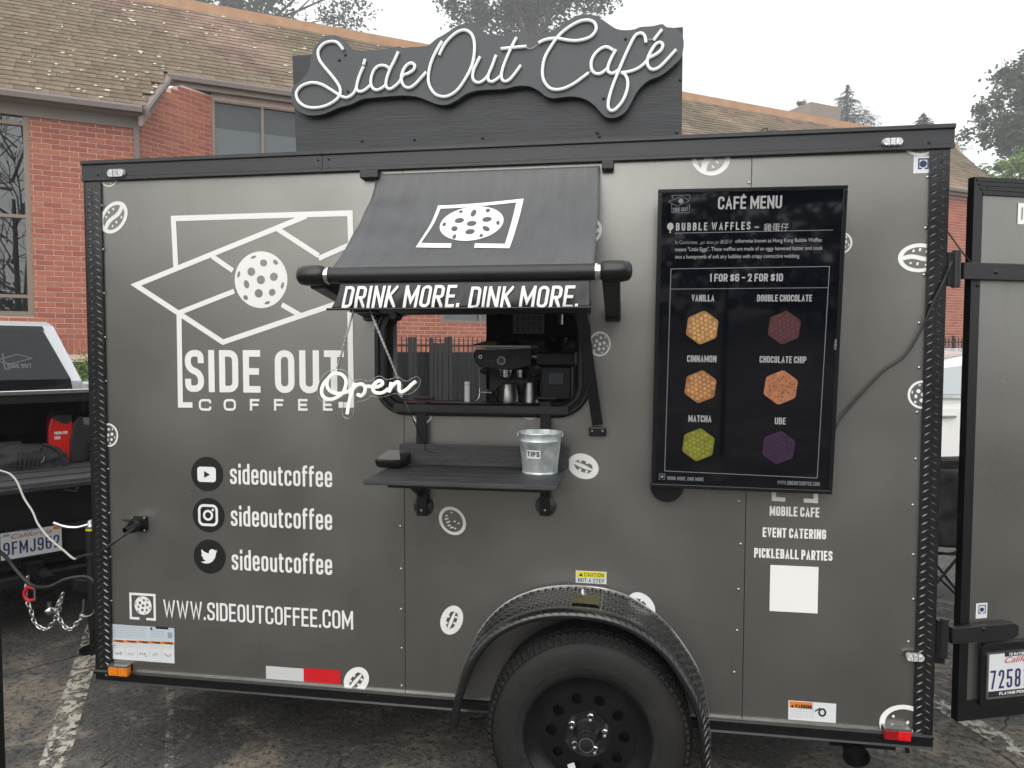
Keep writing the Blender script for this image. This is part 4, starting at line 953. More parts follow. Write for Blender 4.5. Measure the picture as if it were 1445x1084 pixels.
mb.disc(SIDE.at(u+.020, v+.021, .0022), SIDE.e1, SIDE.e2, .005, .005, 10); decal('camera_icon', 'white_vinyl', mb)
bird = [(23.95,4.57),(21.13,5.35),(23.29,2.62),(20.16,3.81),(18.5,2.6),(16.6,2.25),(14.5,2.7),(12.7,4.1),(11.7,6.3),(11.78,8.29),(8.0,7.3),(4.5,5.7),(1.64,3.16),(1.0,5.0),(1.3,7.3),(3.16,9.73),(.93,9.12),(1.3,11.2),(2.8,13.1),(4.88,14.0),(2.67,14.09),(4.2,16.5),(7.27,17.51),(4.5,19.1),(1.17,19.6),(0,19.55),(3.6,21.2),(7.56,21.75),(12.5,21),(17,18.2),(20.2,13.8),(21.5,9.5),(21.54,7.1),(22.9,5.9)]
u, v = SIDE.px(295.5, 785); k = .070/24; mb = MB(); mb.flat([SIDE.at(u+(a-12)*k, v-(b-12)*k, .0022) for a, b in bird]); decal('bird_icon', 'white_vinyl', mb)
# web address with its bracket mark
def bracket(mb, pl, x0, y0, x1, y1, sw, h=.0015, part=.30):
    u0, v0 = pl.px(x0, y1); u1, v1 = pl.px(x1, y1); vt = pl.px(x0, y0)[1]; s_ = sw/2; w_ = u1-u0
    ribbon(mb, pl, [(u0+w_*.37, v0+s_), (u0+s_, v0+s_), (u0+s_, vt-s_), (u1-s_, vt-s_), (u1-s_, v0+s_), (u1-w_*.37, v0+s_)], sw, False, h, lambda a, b: (a, b))
mb = MB(); bracket(mb, SIDE, 183.5, 836, 220.5, 873.5, .0095); decal('bracket_mark', 'white_vinyl', mb); ball(202.3, 854.5, .0365)
mb = MB(); lettering(mb, SIDE, 'WWW.SIDEOUTCOFFEE.COM', 231, 871, 498.5, 25, sw=.125, gap=.085); decal('lettering', 'white_vinyl', mb)
# right column
mb = MB()
path_px(mb, SIDE, [(1092,688),(1092,704),(1108,705)], .014); path_px(mb, SIDE, [(1134,706),(1151,707),(1151,690)], .014); decal('bracket_mark', 'white_vinyl', mb)
for (s, a, y, b) in (('MOBILE CAFE', 1086, 727.5, 1156), ('EVENT CATERING', 1076, 757.5, 1165.5), ('PICKLEBALL PARTIES', 1064, 786.5, 1174.5)):
    mb = MB(); lettering(mb, SIDE, s, a, y, b, 13.5, sw=.165, gap=.085); decal('lettering', 'white_vinyl', mb)
def sticker(px0, py0, px1, py1, m, name='sticker', h=.0012, pl=SIDE, parent=None):
    u0, v1 = pl.px(px0, py0); u1, _ = pl.px(px1, py0); v0 = pl.px(px0, py1)[1]
    return MB().add([pl.at(u0, v0, h), pl.at(u1, v0, h), pl.at(u1, v1, h), pl.at(u0, v1, h)], [(0,1,2,3)]).build(name, m, parent or trailer)
sticker(1087, 797, 1155, 862, 'white_vinyl')
# bean and ball decals scattered over the side
def bean(px, py, a, b, rot, style):
    u, v = SIDE.px(px, py); mb = MB(); dk = MB(); wt = MB(); h = .0015; c, s = math.cos(R(rot)), math.sin(R(rot))
    def pt(x, y, hh): return SIDE.at(u + (x*a*c - y*b*s), v + (x*a*s + y*b*c), hh)
    mb.disc(SIDE.at(u, v, h), SIDE.e1, SIDE.e2, a, b, 36, R(rot))
    if style == 'bean':          # two dark halves parted by a white curved crease
        for sg in (1, -1):
            outer = [(math.cos(t)*.78, sg*math.sin(t)*.74) for t in [R(12+156*i/14) for i in range(15)]]
            inner = [(-.74+1.48*i/12, sg*.16 + .10*math.sin(math.pi*(i/12)*2)) for i in range(13)]
            dk.flat([pt(x, y, h+.0006) for x, y in outer+inner])
        for (x, y, l) in ((-.3,.48,.16),(.0,.56,.2),(.32,.42,.15),(-.1,-.42,.18),(.3,-.5,.14),(-.42,-.36,.12)):
            wt.add([pt(x-.05, y-l*.5, h+.0012), pt(x+.05, y-l*.5, h+.0012), pt(x+.08, y+l*.5, h+.0012), pt(x-.02, y+l*.6, h+.0012)], [(0,1,2,3)])
    elif style == 'slot':
        for sg, k in ((1,0), (-1,1)):
            pts = [(-.62,sg*.10),(-.2,sg*.16),(.25,sg*.14),(.62,sg*.06),(.50,sg*.36),(.1,sg*.46),(-.35,sg*.42)]
            dk.flat([pt(x, y, h+.0006) for x, y in pts])
        for (x, y) in ((-.3,.34),(.15,.40),(-.1,-.36),(.32,-.28)):
            wt.disc(pt(x, y, h+.0012), SIDE.e1, SIDE.e2, a*.09, b*.12, 8)
    elif style == 'round':
        dk.disc(pt(0,0,h+.0006), SIDE.e1, SIDE.e2, a*.78, b*.78, 30, R(rot))
        for (x, y, l) in ((-.5,-.1,.20),(-.34,-.25,.30),(-.12,-.32,.34),(.10,-.42,.28),(.32,-.35,.30),(.5,-.2,.16),(-.45,.38,.12),(.12,.12,.16),(.38,.26,.14)):
            wt.disc(pt(x, y, h+.0012), SIDE.e1, SIDE.e2, a*.055, b*l*.6, 8, R(rot-20))
    elif style == 'ball':
        dk.disc(pt(0,0,h+.0006), SIDE.e1, SIDE.e2, a*.84, b*.84, 30, 0)
        for (x, y, p, q) in HOLES: wt.disc(pt(x*.84, -y*.84, h+.0012), SIDE.e1, SIDE.e2, p*a*.95, q*b*.95, 10)
    nm = 'ball_sticker' if style == 'ball' else 'bean_sticker'
    o = mb.build(nm, 'white_vinyl', trailer); dk.build('sticker_inner', 'panel', o)
    if wt.v: wt.build('sticker_flecks', 'white_vinyl', o)
k = 1/400
bean(161, 307, .068, .050, 48, 'bean'); bean(154, 249, .040, .040, 0, 'ball'); bean(153, 614, .043, .046, 0, 'ball')
bean(833, 325, .040, .044, 0, 'bean'); bean(846.5, 485.5, .037, .043, 0, 'ball'); bean(823, 658, .055, .043, -22, 'slot')
bean(638.5, 735, .055, .046, -50, 'round'); bean(637.5, 875, .056, .040, 68, 'slot'); bean(503, 960, .056, .044, 50, 'slot')
bean(905, 856, .055, .042, -50, 'slot'); bean(596, 584.5, .038, .036, 0, 'ball'); bean(748, 584, .034, .020, 0, 'slot')
bean(1003, 222, .060, .064, 60, 'bean'); bean(1299, 204, .052, .036, 0, 'round'); bean(1186, 343, .036, .036, 0, 'ball')
bean(1297, 364, .064, .046, 0, 'bean'); bean(1302, 557, .046, .046, 0, 'ball'); bean(1276, 1022, .078, .066, 0, 'round')
# small stickers
sticker(1289, 220.5, 1315, 245, 'sticker_white'); mb = MB(); bracket(mb, SIDE, 1295, 224, 1310, 239, .004, .0022); decal('bracket_mark', 'navy_ink', mb)
u, v = SIDE.px(1302.5, 231.5); MB().disc(SIDE.at(u, v, .0022), SIDE.e1, SIDE.e2, .011, .011, 12).build('ball_decal', 'navy_ink', trailer)
sticker(159, 880.5, 246, 901, 'sticker_blue'); sticker(159, 900.5, 246, 929.5, 'sticker_white', h=.0014)
def textlines(px0, px1, ys, m, seed, hh=.0022, th=.0012, pl=SIDE, parent=None, name='print_lines'):
    rr_ = random.Random(seed); mb = MB()
    for y in ys:
        x = px0
        while x < px1-1:
            w_ = rr_.uniform(1.5, 5); a = pl.px(x, y); b = pl.px(min(x+w_, px1), y)
            mb.add([pl.at(a[0], a[1]-th/2, hh), pl.at(b[0], a[1]-th/2, hh), pl.at(b[0], a[1]+th/2, hh), pl.at(a[0], a[1]+th/2, hh)], [(0,1,2,3)]); x += w_+rr_.uniform(.6, 1.8)
    return mb.build(name, m, parent or trailer)
textlines(161, 206, (883, 886, 889.5, 892.5, 895.5, 898.5), 'grey_ink', 1); textlines(213, 234, (891, 893.5, 896, 898.5), 'grey_ink', 2)
sticker(220, 884, 238, 887, 'black_ink', h=.0022); sticker(237, 892, 243, 900, 'grey_ink', h=.0022)
u, v = SIDE.px(214, 887); MB().disc(SIDE.at(u, v, .0024), SIDE.e1, SIDE.e2, .005, .005, 12).build('seal_print', 'navy_ink', trailer)
for i in range(5):
    a = 160.2+i*17.2; sticker(a, 902+i*.7, a+16.6, 905.5+i*.7, 'orange_ink', 'warning_band', .0022)
    mb = MB(); lettering(mb, SIDE, 'WARNING', a+3.4, 905.2+i*.75, a+14.6, 2.6, sw=.2, gap=.1, h=.003); decal('lettering', 'black_ink', mb)
    textlines(a+1.5, a+15, [907.5+i*.6+j*1.8 for j in range(4)], 'grey_ink', 10+i, th=.0007)
    mb = MB(); rr_ = random.Random(30+i); uu, vv = SIDE.px(a+8, 922+i*.6)
    pts = [(uu+(-.014+.004*j)+rr_.uniform(-.002,.002), vv+rr_.uniform(-.008,.008)) for j in range(8)]; ribbon(mb, SIDE, pts, .0016, False, .0022, lambda a_, b_: (a_, b_)); decal('pictogram', 'black_ink' if i % 2 == 0 else 'grey_ink', mb)
    if i: sticker(a-.5, 906, a-.2, 928, 'grey_ink', 'print_rule', .0022)
sticker(375.5, 939.5, 428.5, 957.5, 'silver_tape', 'reflective_tape'); sticker(428.5, 942.3, 480.5, 961.5, 'red_tape', 'reflective_tape')
# caution sticker
sticker(812.5, 804.8, 856, 822, 'sticker_white', h=.0012); sticker(814, 806, 854.5, 814, 'yellow_ink', 'caution_band', .0018)
mb = MB(); lettering(mb, SIDE, 'CAUTION', 824.5, 813, 852, 5.3, sw=.14, gap=.2, h=.0024); lettering(mb, SIDE, 'NOT A STEP', 816, 820.6, 852.5, 5.3, sw=.14, gap=.2, h=.0024)
a = SIDE.px(817, 812.5); mb.add([SIDE.at(a[0], a[1], .0024), SIDE.at(a[0]+.014, a[1], .0024), SIDE.at(a[0]+.007, a[1]+.012, .0024)], [(0,1,2)]); decal('lettering', 'black_ink', mb)
# wheel warning sticker
sticker(1112.5, 988, 1180, 1015, 'sticker_white'); sticker(1114, 989, 1146, 998, 'orange_ink', 'warning_band', .0018)
mb = MB(); lettering(mb, SIDE, 'WARNING', 1121.5, 998.5, 1145.5, 5.4, sw=.2, gap=.12, h=.0026)
a = SIDE.px(1115.5, 998); mb.add([SIDE.at(a[0], a[1]+.001, .0024), SIDE.at(a[0]+.011, a[1]+.001, .0024), SIDE.at(a[0]+.0055, a[1]+.011, .0024)], [(0,1,2)])
u, v = SIDE.px(1160, 1005); ribbon(mb, SIDE, [(u+.010*math.cos(t*.3927), v+.012*math.sin(t*.3927)) for t in range(16)], .006, True, .0024, lambda a_, b_: (a_, b_)); mb.add([SIDE.at(u-.024, v+.004, .0024), SIDE.at(u-.008, v+.016, .0024), SIDE.at(u-.006, v+.013, .0024), SIDE.at(u-.022, v, .0024)], [(0,1,2,3)])
decal('lettering', 'black_ink', mb); textlines(1115, 1145, [1001, 1003.6, 1006.2, 1008.8, 1011.4], 'grey_ink', 6, th=.0008); sticker(1146.8, 990, 1147.3, 1013, 'grey_ink', 'print_rule', .0022)

# ---- lights ----
def lamp_box(px0, py0, px1, py1, ms, th=.03, parts=1, shelf=True):
    a = onY(px0, py1, -.0); b = onY(px1, py1, 0); t = onY(px0, py0, 0); w_ = (b.x-a.x)/len(ms)
    base = MB().box(a.x-.002, b.x+.002, -.006, 0, a.z-.002, t.z+.002).build('marker_light', 'black_plastic', trailer, bevel=.002)
    for i, m in enumerate(ms): MB().box(a.x+w_*i, a.x+w_*(i+1), -th, -.007, a.z, t.z-.001).build('lens', m, base, bevel=.004)
    if shelf: MB().box(a.x, b.x, -th-.003, -.001, t.z+.001, t.z+.006).build('lens_cap', 'steel', base)
lamp_box(160, 936, 187, 949, ['amber', 'amber']); lamp_box(1243.5, 1023, 1281, 1037.5, ['dark_red_lens', 'red_lens'])
def oval_light(cx, cy, wpx, hpx, y):
    c = onY(cx, cy, y); s_ = abs(onY(cx+1, cy, y).x-c.x); a, b = wpx/2*s_, hpx/2*s_
    pts = rrect(-a, a, -b, b, b*.98, 6); base = MB().prism([(c.x+p, y, c.z+q) for p, q in pts], (0, -.006, 0)).build('marker_light', 'steel', trailer, bevel=.001)
    for k0, k1 in ((-1, -.30), (-.22, .22), (.30, 1)):
        pp = [(min(max(p, a*k0), a*k1), q) for p, q in rrect(-a*.94, a*.94, -b*.85, b*.85, b*.8, 6)]
        q = []
        for e in pp:
            if not q or (abs(e[0]-q[-1][0])+abs(e[1]-q[-1][1])) > 1e-5: q.append(e)
        MB().prism([(c.x+p, y-.0065, c.z+r) for p, r in q], (0, -.010, 0)).build('lens', 'clear_lens', base, bevel=.002)
oval_light(166.5, 245.5, 24, 11, -.014); oval_light(1258, 201.5, 29, 12, -.014); oval_light(1289.5, 926, 26, 12, -.009)
# wall brackets of the rail (black flat clips under the rail)
for a, b in ((508, 534), (849, 866)):
    p = onY(a, 250, -.03); q = onY(b, 250, -.03); MB().box(p.x, q.x, -.035, 0, zr_b-.032, zr_b-.004).build('awning_bracket', 'black_metal', trailer, bevel=.003)
# power inlet
p = onY(199, 738.5, 0); MB().prism([(p.x+a, -.012, p.z+b) for a, b in rrect(-.034, .030, -.030, .030, .008, 4)], (0, .012, 0)).build('power_inlet', 'black_plastic', trailer)
inl = C.objects['power_inlet']
MB().lathe((p.x-.004, -.012, p.z-.004), (-.2, -1, -.15), [(0,.022),(.03,.022),(.045,.016),(.06,.012)], 20).build('plug', 'black_plastic', inl, 40)
MB().obox((p.x-.020, -.045, p.z+.018), (.022,-.010,.004), (.0,-.004,.002), (.0,.018,-.010)).build('inlet_lid', 'steel', inl, bevel=.004)
for a, b in ((-.028,-.024),(.024,-.024),(-.028,.024),(.024,.024)): MB().sphere((p.x+a, -.013, p.z+b), .004, 8, 5).build('screw', 'steel', inl, 40)

# ---- serving window frame (rounded black profile) ----
def ringsweep(outer, prof, name, m, par):       # prof: (inset, y)
    mb = MB(); x0, x1, z0, z1, r = outer; K = None; rows = []
    for ins_, y in prof:
        pp = rrect(x0+ins_, x1-ins_, z0+ins_, z1-ins_, max(r-ins_, .01), 10); rows.append([(a, y, b) for a, b in pp])
    n = len(rows[0]); o = 0
    for rw in rows: mb.v += [Vector(q) for q in rw]
    for i in range(len(rows)-1):
        for k in range(n):
            l = (k+1) % n; mb.f.append([i*n+k, i*n+l, (i+1)*n+l, (i+1)*n+k]); mb.mi.append(0)
    return mb.build(name, m, par, 30)
fr = ringsweep((wx0, wx1, wz0, wz1, .115), [(0,.0),(0,-.018),(.006,-.024),(.016,-.024),(.020,-.017),(.024,-.017),(.028,-.026),(.040,-.026),(.046,-.018),(.047,.05)], 'window_frame', 'black_metal', trailer)
MB().box(wx0+.075, wx1-.075, -.040, -.018, wz0+.012, wz0+.040).build('window_ledge', 'black_satin', fr, bevel=.002)
MB().box(wx0+.0, wx1-.0, -.055, -.02, wz1-.05, wz1-.004).build('hood_bar', 'black_satin', fr, bevel=.004)
p = onY(557, 446, -.06); MB().lathe((p.x, -.02, p.z), (0,-1,0), [(0,.016),(.05,.016),(.06,.012),(.06,0)], 16).build('hinge_knob', 'black_plastic', fr, 40)
# ---- wheel, fender ----
wc = onY(828.5, 1046.5, -.205); wcx, wcz = wc.x, .333
wheel = MB()
o_ = .225
prof = [(-.02,.195),(-.004,.215),(0.0,.255),(.006,.293),(.020,.318),(.034,.327),(.036,.3305),(.058,.332),(.0585,.324),(.064,.324),(.0645,.3335),(.098,.334),(.0985,.325),(.104,.325),(.1045,.334),(.140,.3335),(.1405,.324),(.146,.324),(.1465,.332),(.168,.3305),(.170,.327),(.184,.318),(.194,.300),(.1955,.297),(.1985,.293),(.2025,.275),(.2035,.262),(.2045,.2615),(.205,.255),(.203,.232),(.2005,.2315),(.197,.214),(.190,.203)]
prof = [(h-.0, r) for h, r in prof]
wy0 = -.022
tyre = MB().lathe((wcx, wy0, wcz), (0,-1,0), prof, 128, (1,0,0)).build('wheel', 'rubber', trailer, 35)
tm = MB()
for i in range(84):
    a = 2*math.pi*i/84; u = Vector((math.cos(a), 0, math.sin(a))); v = Vector((-math.sin(a), 0, math.cos(a))); c = Vector((wcx, wy0, wcz))
    tm.obox(c+u*.3245-Vector((0,.184,0)), v*.0075, Vector((0,-.0125,0))-u*.0055, u*.0042)
    tm.obox(c+u*.3345-Vector((0,.157,0))+v*.003, v*.0078, Vector((0,-.0095,0)), u*.0022)
    tm.obox(c+u*.336-Vector((0,.121,0)), v*.0090, Vector((0,-.016,0))+v*.004, u*.0016)
tag(tm.build('tread_blocks', 'rubber', tyre), kind='stuff')
class TyP:
    curved = 1
    def at(s, u, v, h=0): a_ = R(90)-u/.28; r_ = .268+v; return Vector((wcx+r_*math.cos(a_), wy0-.2055-h*.6+max(0,(r_-.278))*.22, wcz+r_*math.sin(a_)))
mb = MB(); lettering_uv(mb, TyP(), 'TRAILER', -.12, 0, .17, .020, sw=.16, gap=.12, h=.0012); lettering_uv(mb, TyP(), 'RADIAL', .10, 0, .13, .016, sw=.16, gap=.12, h=.0012) if False else None
mb.build('raised_lettering', 'rubber', tyre) if False else None
rim = MB().lathe((wcx, wy0, wcz), (0,-1,0), [(.02,.198),(.10,.185),(.12,.178),(.165,.180),(.178,.186),(.186,.199),(.194,.208),(.199,.208),(.1995,.204),(.192,.196),(.182,.184),(.172,.173),(.168,.164),(.166,.160),(.166,.156)], 96, (1,0,0)).build('rim', 'rim_black', tyre, 35)
holes = []
for i in range(10):
    a = R(-1+36*i); holes.append([Vector((wcx+.119*math.cos(a)+.0185*math.cos(-t*.4488), wy0-.166, wcz+.119*math.sin(a)+.0185*math.sin(-t*.4488))) for t in range(14)])
outc = [Vector((wcx+.157*math.cos(t*.0982), wy0-.166, wcz+.157*math.sin(t*.0982))) for t in range(64)]
inner = [Vector((wcx+.078*math.cos(-t*.19635), wy0-.166, wcz+.078*math.sin(-t*.19635))) for t in range(32)]
allp = outc + [p for h in holes for p in h] + inner; tri = tessellate_polygon([outc]+holes+[inner])
mb = MB(); mb.add(allp, [tuple(t) for t in tri])
for h in holes: mb.add(h + [p+Vector((0,.01,0)) for p in h], [(i, (i+1) % 14, 14+(i+1) % 14, 14+i) for i in range(14)])
mb.build('wheel_disc', 'rim_black', tyre)
MB().lathe((wcx, wy0, wcz), (0,-1,0), [(.166,.078),(.158,.070),(.156,.045),(.162,.040),(.200,.030),(.2005,.0265),(.220,.0265),(.2205,.0245),(.235,.0245),(.2355,.021),(.239,.019),(.241,.0)], 40, (1,0,0)).build('hub', 'black_satin', tyre, 35)
MB().lathe((wcx, wy0, wcz), (0,-1,0), [(.2355,.0245),(.2385,.0245),(.2385,.021),(.2355,.021)], 32, (1,0,0), True).build('hub_ring', 'steel', tyre, 30)
MB().lathe((wcx, wy0, wcz), (0,-1,0), [(.100,.17),(.101,.0)], 32, (1,0,0)).build('brake_drum', 'dark_void', tyre)
for i in range(5):
    a = R(72*i+8); c = Vector((wcx+.057*math.cos(a), wy0-.156, wcz+.057*math.sin(a)))
    MB().lathe(c, (0,-1,0), [(0,.012),(.010,.011),(.012,.0085),(.030,.0085),(.034,.006),(.036,0)], 6).build('lug_nut', 'chrome', tyre)
sx, sz = wcx-.045, wcz-.118
MB().add([(sx-.010,wy0-.1705,sz-.022),(sx+.012,wy0-.1705,sz-.012),(sx+.002,wy0-.1705,sz+.020),(sx-.020,wy0-.1705,sz+.010)], [(0,1,2,3)]).build('sticker', 'sticker_white', tyre)
MB().lathe((wcx-.105, wy0-.168, wcz-.128), (-.2,-1,0), [(0,.006),(.03,.005),(.034,0)], 8).build('valve', 'black_plastic', tyre)
MB().tube([(wcx, .1, wcz), (wcx, 1.75, wcz)], .03, 10).build('axle', 'black_metal', trailer)
farwheel = MB().lathe((wcx, 1.85, wcz), (0,1,0), [(0,.2),(.0,.30),(.03,.333),(.17,.333),(.2,.30),(.19,.2),(.15,.17),(.15,0)], 48).build('wheel', 'rubber', trailer, 35)
pin = [(648,975),(650,963.6),(658,936),(676,893.5),(700,863),(731,842),(770.5,829.6),(813,827),(859,832.6),(898,848),(935,875),(965,912),(987,951),(996,985),(1001,1024),(1002,1040)]
arc = spline([onY(x, y, 0) for x, y in pin], 4); fcx = (arc[0].x+arc[-1].x)/2; fcz = wcz
def sc_(p, k, y):
    f_ = max(0, min(1, (p.z-wcz)/.42)); kx_ = k*(1-.07*(min(abs(y), .25)/.25)*(1-f_)); return Vector((fcx+(p.x-fcx)*kx_, y, fcz+(p.z-fcz)*k))
rows = [(1.0,-.001),(1.0,-.05),(1.0,-.14),(.998,-.200),(1.006,-.216),(1.008,-.230),(1.0,-.244),(.984,-.253),(.968,-.256),(.952,-.253),(.945,-.245)]
mb = MB(); n = len(arc)
for k_, y in rows: mb.v += [sc_(p, k_, y) for p in arc]
for i in range(len(rows)-1):
    for j in range(n-1): mb.f.append([i*n+j, i*n+j+1, (i+1)*n+j+1, (i+1)*n+j]); mb.mi.append(0)
fend = mb.build('fender', 'diamond', trailer, 60, solid=.003)
# raised treads on the fender
mb = MB(); lipm = MB()
for j in range(1, n-3):
    for half in (0, 1):
        p = arc[j].lerp(arc[j+1], half*.5); tdir = (arc[j+1]-arc[j-1]).normalized(); nd = Vector((-tdir.z, 0, tdir.x)); nd = nd if (p.z > 0 and nd.z > 0) or (nd.dot(p-Vector((fcx,0,fcz))) > 0) else -nd
        if nd.dot(p-Vector((fcx,0,fcz))) < 0: nd = -nd
        for q in range(8):
            y = -.02-.027*q - (.012 if half else 0); sg = 1 if (q+half) % 2 else -1
            d = (tdir*.7*sg+Vector((0,-.7,0))).normalized(); c = sc_(p, 1.0, y) + nd*.0015; e = d.cross(nd)
            mb.add([c-d*.009, c+e*.002, c+d*.009, c-e*.002, c+nd*.0022], [(0,1,4),(1,2,4),(2,3,4),(3,0,4)])
        p2 = sc_(p, .993, -.2495); nl = (nd*.6+Vector((0,-.8,0))).normalized(); d = (tdir*.8 + (Vector((0,-.6,0))-nd*.8)*.8).normalized(); e = d.cross(nl).normalized(); c = p2+nl*.0015
        if half: lipm.add([c-d*.016, c+e*.002, c+d*.016, c-e*.002, c+nl*.0030], [(0,1,4),(1,2,4),(2,3,4),(3,0,4)])
tag(mb.build('raised_treads', 'diamond', fend), kind='stuff'); tag(lipm.build('lip_treads', 'diamond', fend), kind='stuff')
mb = MB()
path3 = [sc_(p, 1.004, -.0015) for p in arc]; mb.tube(path3, .0028, 6); mb.build('sealant_bead', 'steel', fend, 60)
mb = MB()
for j in range(n//2-2, n//2+2): pass
j = int(n*.485); seg = arc[j-1:j+3]
mb.add([p+Vector((0,-.09,.0055)) for p in seg]+[p+Vector((0,-.185,.0055)) for p in seg], [(i,i+1,len(seg)+i+1,len(seg)+i) for i in range(len(seg)-1)]); mb.build('old_tape_mark', 'rust_yellow', fend)
p = arc[j]; MB().lathe((p.x, -.10, p.z+.002), (0,0,1), [(0,.014),(.005,.014),(.008,.010),(.012,.007),(.020,.007),(.024,.004),(.026,0)], 14).build('bolt', 'steel', fend, 40)
# ---- underside: frame, vent ----
for y in (.22, 1.61): MB().box(-.0, L-.05, y, y+.05, G-.08, G).build('chassis_beam', 'black_metal', trailer)
for x in (.4, 1.2, 2.0, 2.8): MB().box(x, x+.04, .27, 1.61, G-.05, G-.002).build('crossmember', 'black_metal', trailer)
a = onY(1171, 1044, .12); b = onY(1265, 1044, .12); MB().box(a.x, b.x, .12, .2, G-.085, G-.001).build('vent_bracket', 'black_metal', trailer, bevel=.003)
p = onY(1206, 1062, .10)
MB().lathe((p.x, .12, G-.072), (-.1,-1,-.25), [(0,.036),(.05,.038),(.055,.044),(.062,.044),(.062,.038),(.03,.034),(.028,0)], 30).build('drain_port', 'black_plastic', trailer, 35)
MB().beam((onY(1275,1045,.05).x, .05, G), (onY(1281,1068,.05).x, .05, G-.05), .008, .012).build('hook', 'black_metal', trailer)
# tongue, coupler, jack
for y in (.30, 1.53): MB().beam((.05, y, G-.035), (-.62, .915+(y-.915)*.10, G-.035+.05), .05, .08).build('tongue_beam', 'black_metal', trailer)
MB().beam((-.42, .915, G+.02), (-.86, .915, G+.05), .09, .07).build('coupler', 'black_metal', trailer, bevel=.006)
jp = onY(128.5, 760, .83); jx = jp.x
jk = MB().tube([(jx, .83, .12), (jx, .83, onY(128, 745, .83).z)], .0235, 18).build('jack', 'black_satin', trailer, 40)
zj = onY(128, 745, .83).z
MB().tube([(jx, .83, zj-.012), (jx, .83, zj-.001)], .0245, 18).build('yellow_band', 'yellow_ink', jk, 40)
MB().lathe((jx, .83, zj), (0,0,1), [(0,.026),(.010,.026),(.016,.02),(.03,.018),(.04,.014),(.044,0)], 16).build('jack_cap', 'steel', jk, 40)
h0 = Vector((jx, .81, zj+.022)); h1 = onY(75, 738, .74); MB().tube(spline([h0, h0.lerp(h1,.35)+Vector((0,0,-.018)), h0.lerp(h1,.7)+Vector((0,0,-.016)), h1], 5), .0072, 8).build('jack_handle', 'chrome', jk, 40)
MB().lathe((jx, .83, .0), (0,0,1), [(0,.07),(.012,.07),(.016,.02),(.13,.018)], 20).build('jack_foot', 'black_metal', jk, 40)

# ---- open rear door, part of the trailer ----
TD = R(11) + YAW; DE = Vector((math.cos(TD), math.sin(TD), 0)); d0 = atd(1362, 500, 2.41); DOOR = Plane(d0, DE, (0,0,1)); DN = DOOR.n
DW = 1.66
uL, _ = DOOR.px(1362, 600); zt = DOOR.px(1376, 250)[1]; zb = DOOR.px(1350, 1017)[1]; st = .036
def dbox(mb, u0, u1, v0, v1, h0, h1): 
    c = DOOR.at((u0+u1)/2, (v0+v1)/2, (h0+h1)/2); return mb.obox(c, DE*(u1-u0)/2, DN*(h1-h0)/2, Vector((0,0,(v1-v0)/2)))
door = dbox(MB(), uL+st, uL+DW-st, zb+.07, zt-.06, -.020, 0).build('rear_door', 'panel', trailer)
# stiles butt against rails
dbox(MB(), uL, uL+st, zb+.07, zt-.06, -.022, .006).build('door_stile', 'black_metal', door); dbox(MB(), uL+DW-st, uL+DW, zb+.07, zt-.06, -.022, .006).build('door_stile', 'black_metal', door)
mb = MB(); mb.prism([DOOR.at(uL, zt-.06, .006), DOOR.at(uL+st, zt-.06, .006), DOOR.at(uL, zt, .006)], -DN*.026); mb.build('door_stile', 'black_metal', door)
mb = MB(); 
for i in range(8):
    v1 = zt - .0595*(i)/8; v0 = zt-.0595*(i+1)/8+.0012; off = st*(i+.6)/8; dbox(mb, uL+off, uL+DW-st, v0, v1, -.020, .006 + (.0025 if i % 2 else 0))
mb.build('door_top_trim', 'black_metal', door); 
dbox(MB(), uL, uL+DW, zb, zb+.069, -.022, .007).build('door_bottom_rail', 'black_metal', door)
dbox(MB(), uL+.33, uL+.42, zb-.03, zb-.001, -.03, .0).build('door_foot', 'black_metal', door)
def strap(px0, py0, py1, tip, y_h):
    u0, va = DOOR.px(px0, py1); vb = DOOR.px(px0, py0)[1]; 
    pts = [(uL-.055, va), (tip-.02, va), (tip, va+.012), (tip, vb-.012), (tip-.02, vb), (uL-.055, vb)]
    return MB().prism([DOOR.at(a, b, .010) for a, b in pts], DN*.022).build('hinge_strap', 'black_satin', door, bevel=.003)
s1 = strap(1365, 372, 395, uL+.5, 0); s2 = strap(1358, 879.5, 902, uL+.215, 0)
for (a, b) in ((1405, 384), (1388, 888)):
    u, v = DOOR.px(a, b, .032); MB().sphere(DOOR.at(u, v, .032), .008, 10, 6, (1,.6,1)).build('bolt', 'black_metal', s1 if b < 500 else s2, 40)
for (x0, x1, y0, y1) in ((1334, 1345.5, 356, 404), (1319, 1328, 873, 923)):
    a = onY(x0, y1, -.0); b = onY(x1, y1, 0); t = onY(x0, y0, 0)
    hb = MB().box(L+.005, b.x+.006, -.012, .02, a.z, t.z).build('hinge_block', 'black_metal', trailer, bevel=.003)
    MB().tube([(b.x+.004, -.006, a.z-.006), (b.x+.004, -.006, t.z+.004)], .013, 12).build('hinge_pin', 'black_satin', hb, 40)
a = onY(1314, 935, 0); b = onY(1332, 935, 0); MB().box(L+.004, b.x, -.01, .03, onY(1320, 935, 0).z, onY(1320, 921, 0).z).build('door_stop', 'black_metal', trailer, bevel=.003)
for (a, b) in ((1391.5, 266), (1386, 275), (1377, 404)): 
    u, v = DOOR.px(a, b); MB().sphere(DOOR.at(u, v, .006), .005, 8, 5).build('screw', 'black_metal', door, 40)
mb = MB(); u, v = DOOR.px(1435, 316.5); lettering_uv(mb, DOOR, 'D', u, v, .034, .072, sw=.2, h=.002); mb.build('lettering', 'white_vinyl', door)
sk = sticker(1377, 851.5, 1393, 873, 'sticker_white', pl=DOOR, parent=door); mb = MB(); bracket(mb, DOOR, 1380, 854, 1390, 866, .003, .0022); mb.build('bracket_mark', 'navy_ink', door)
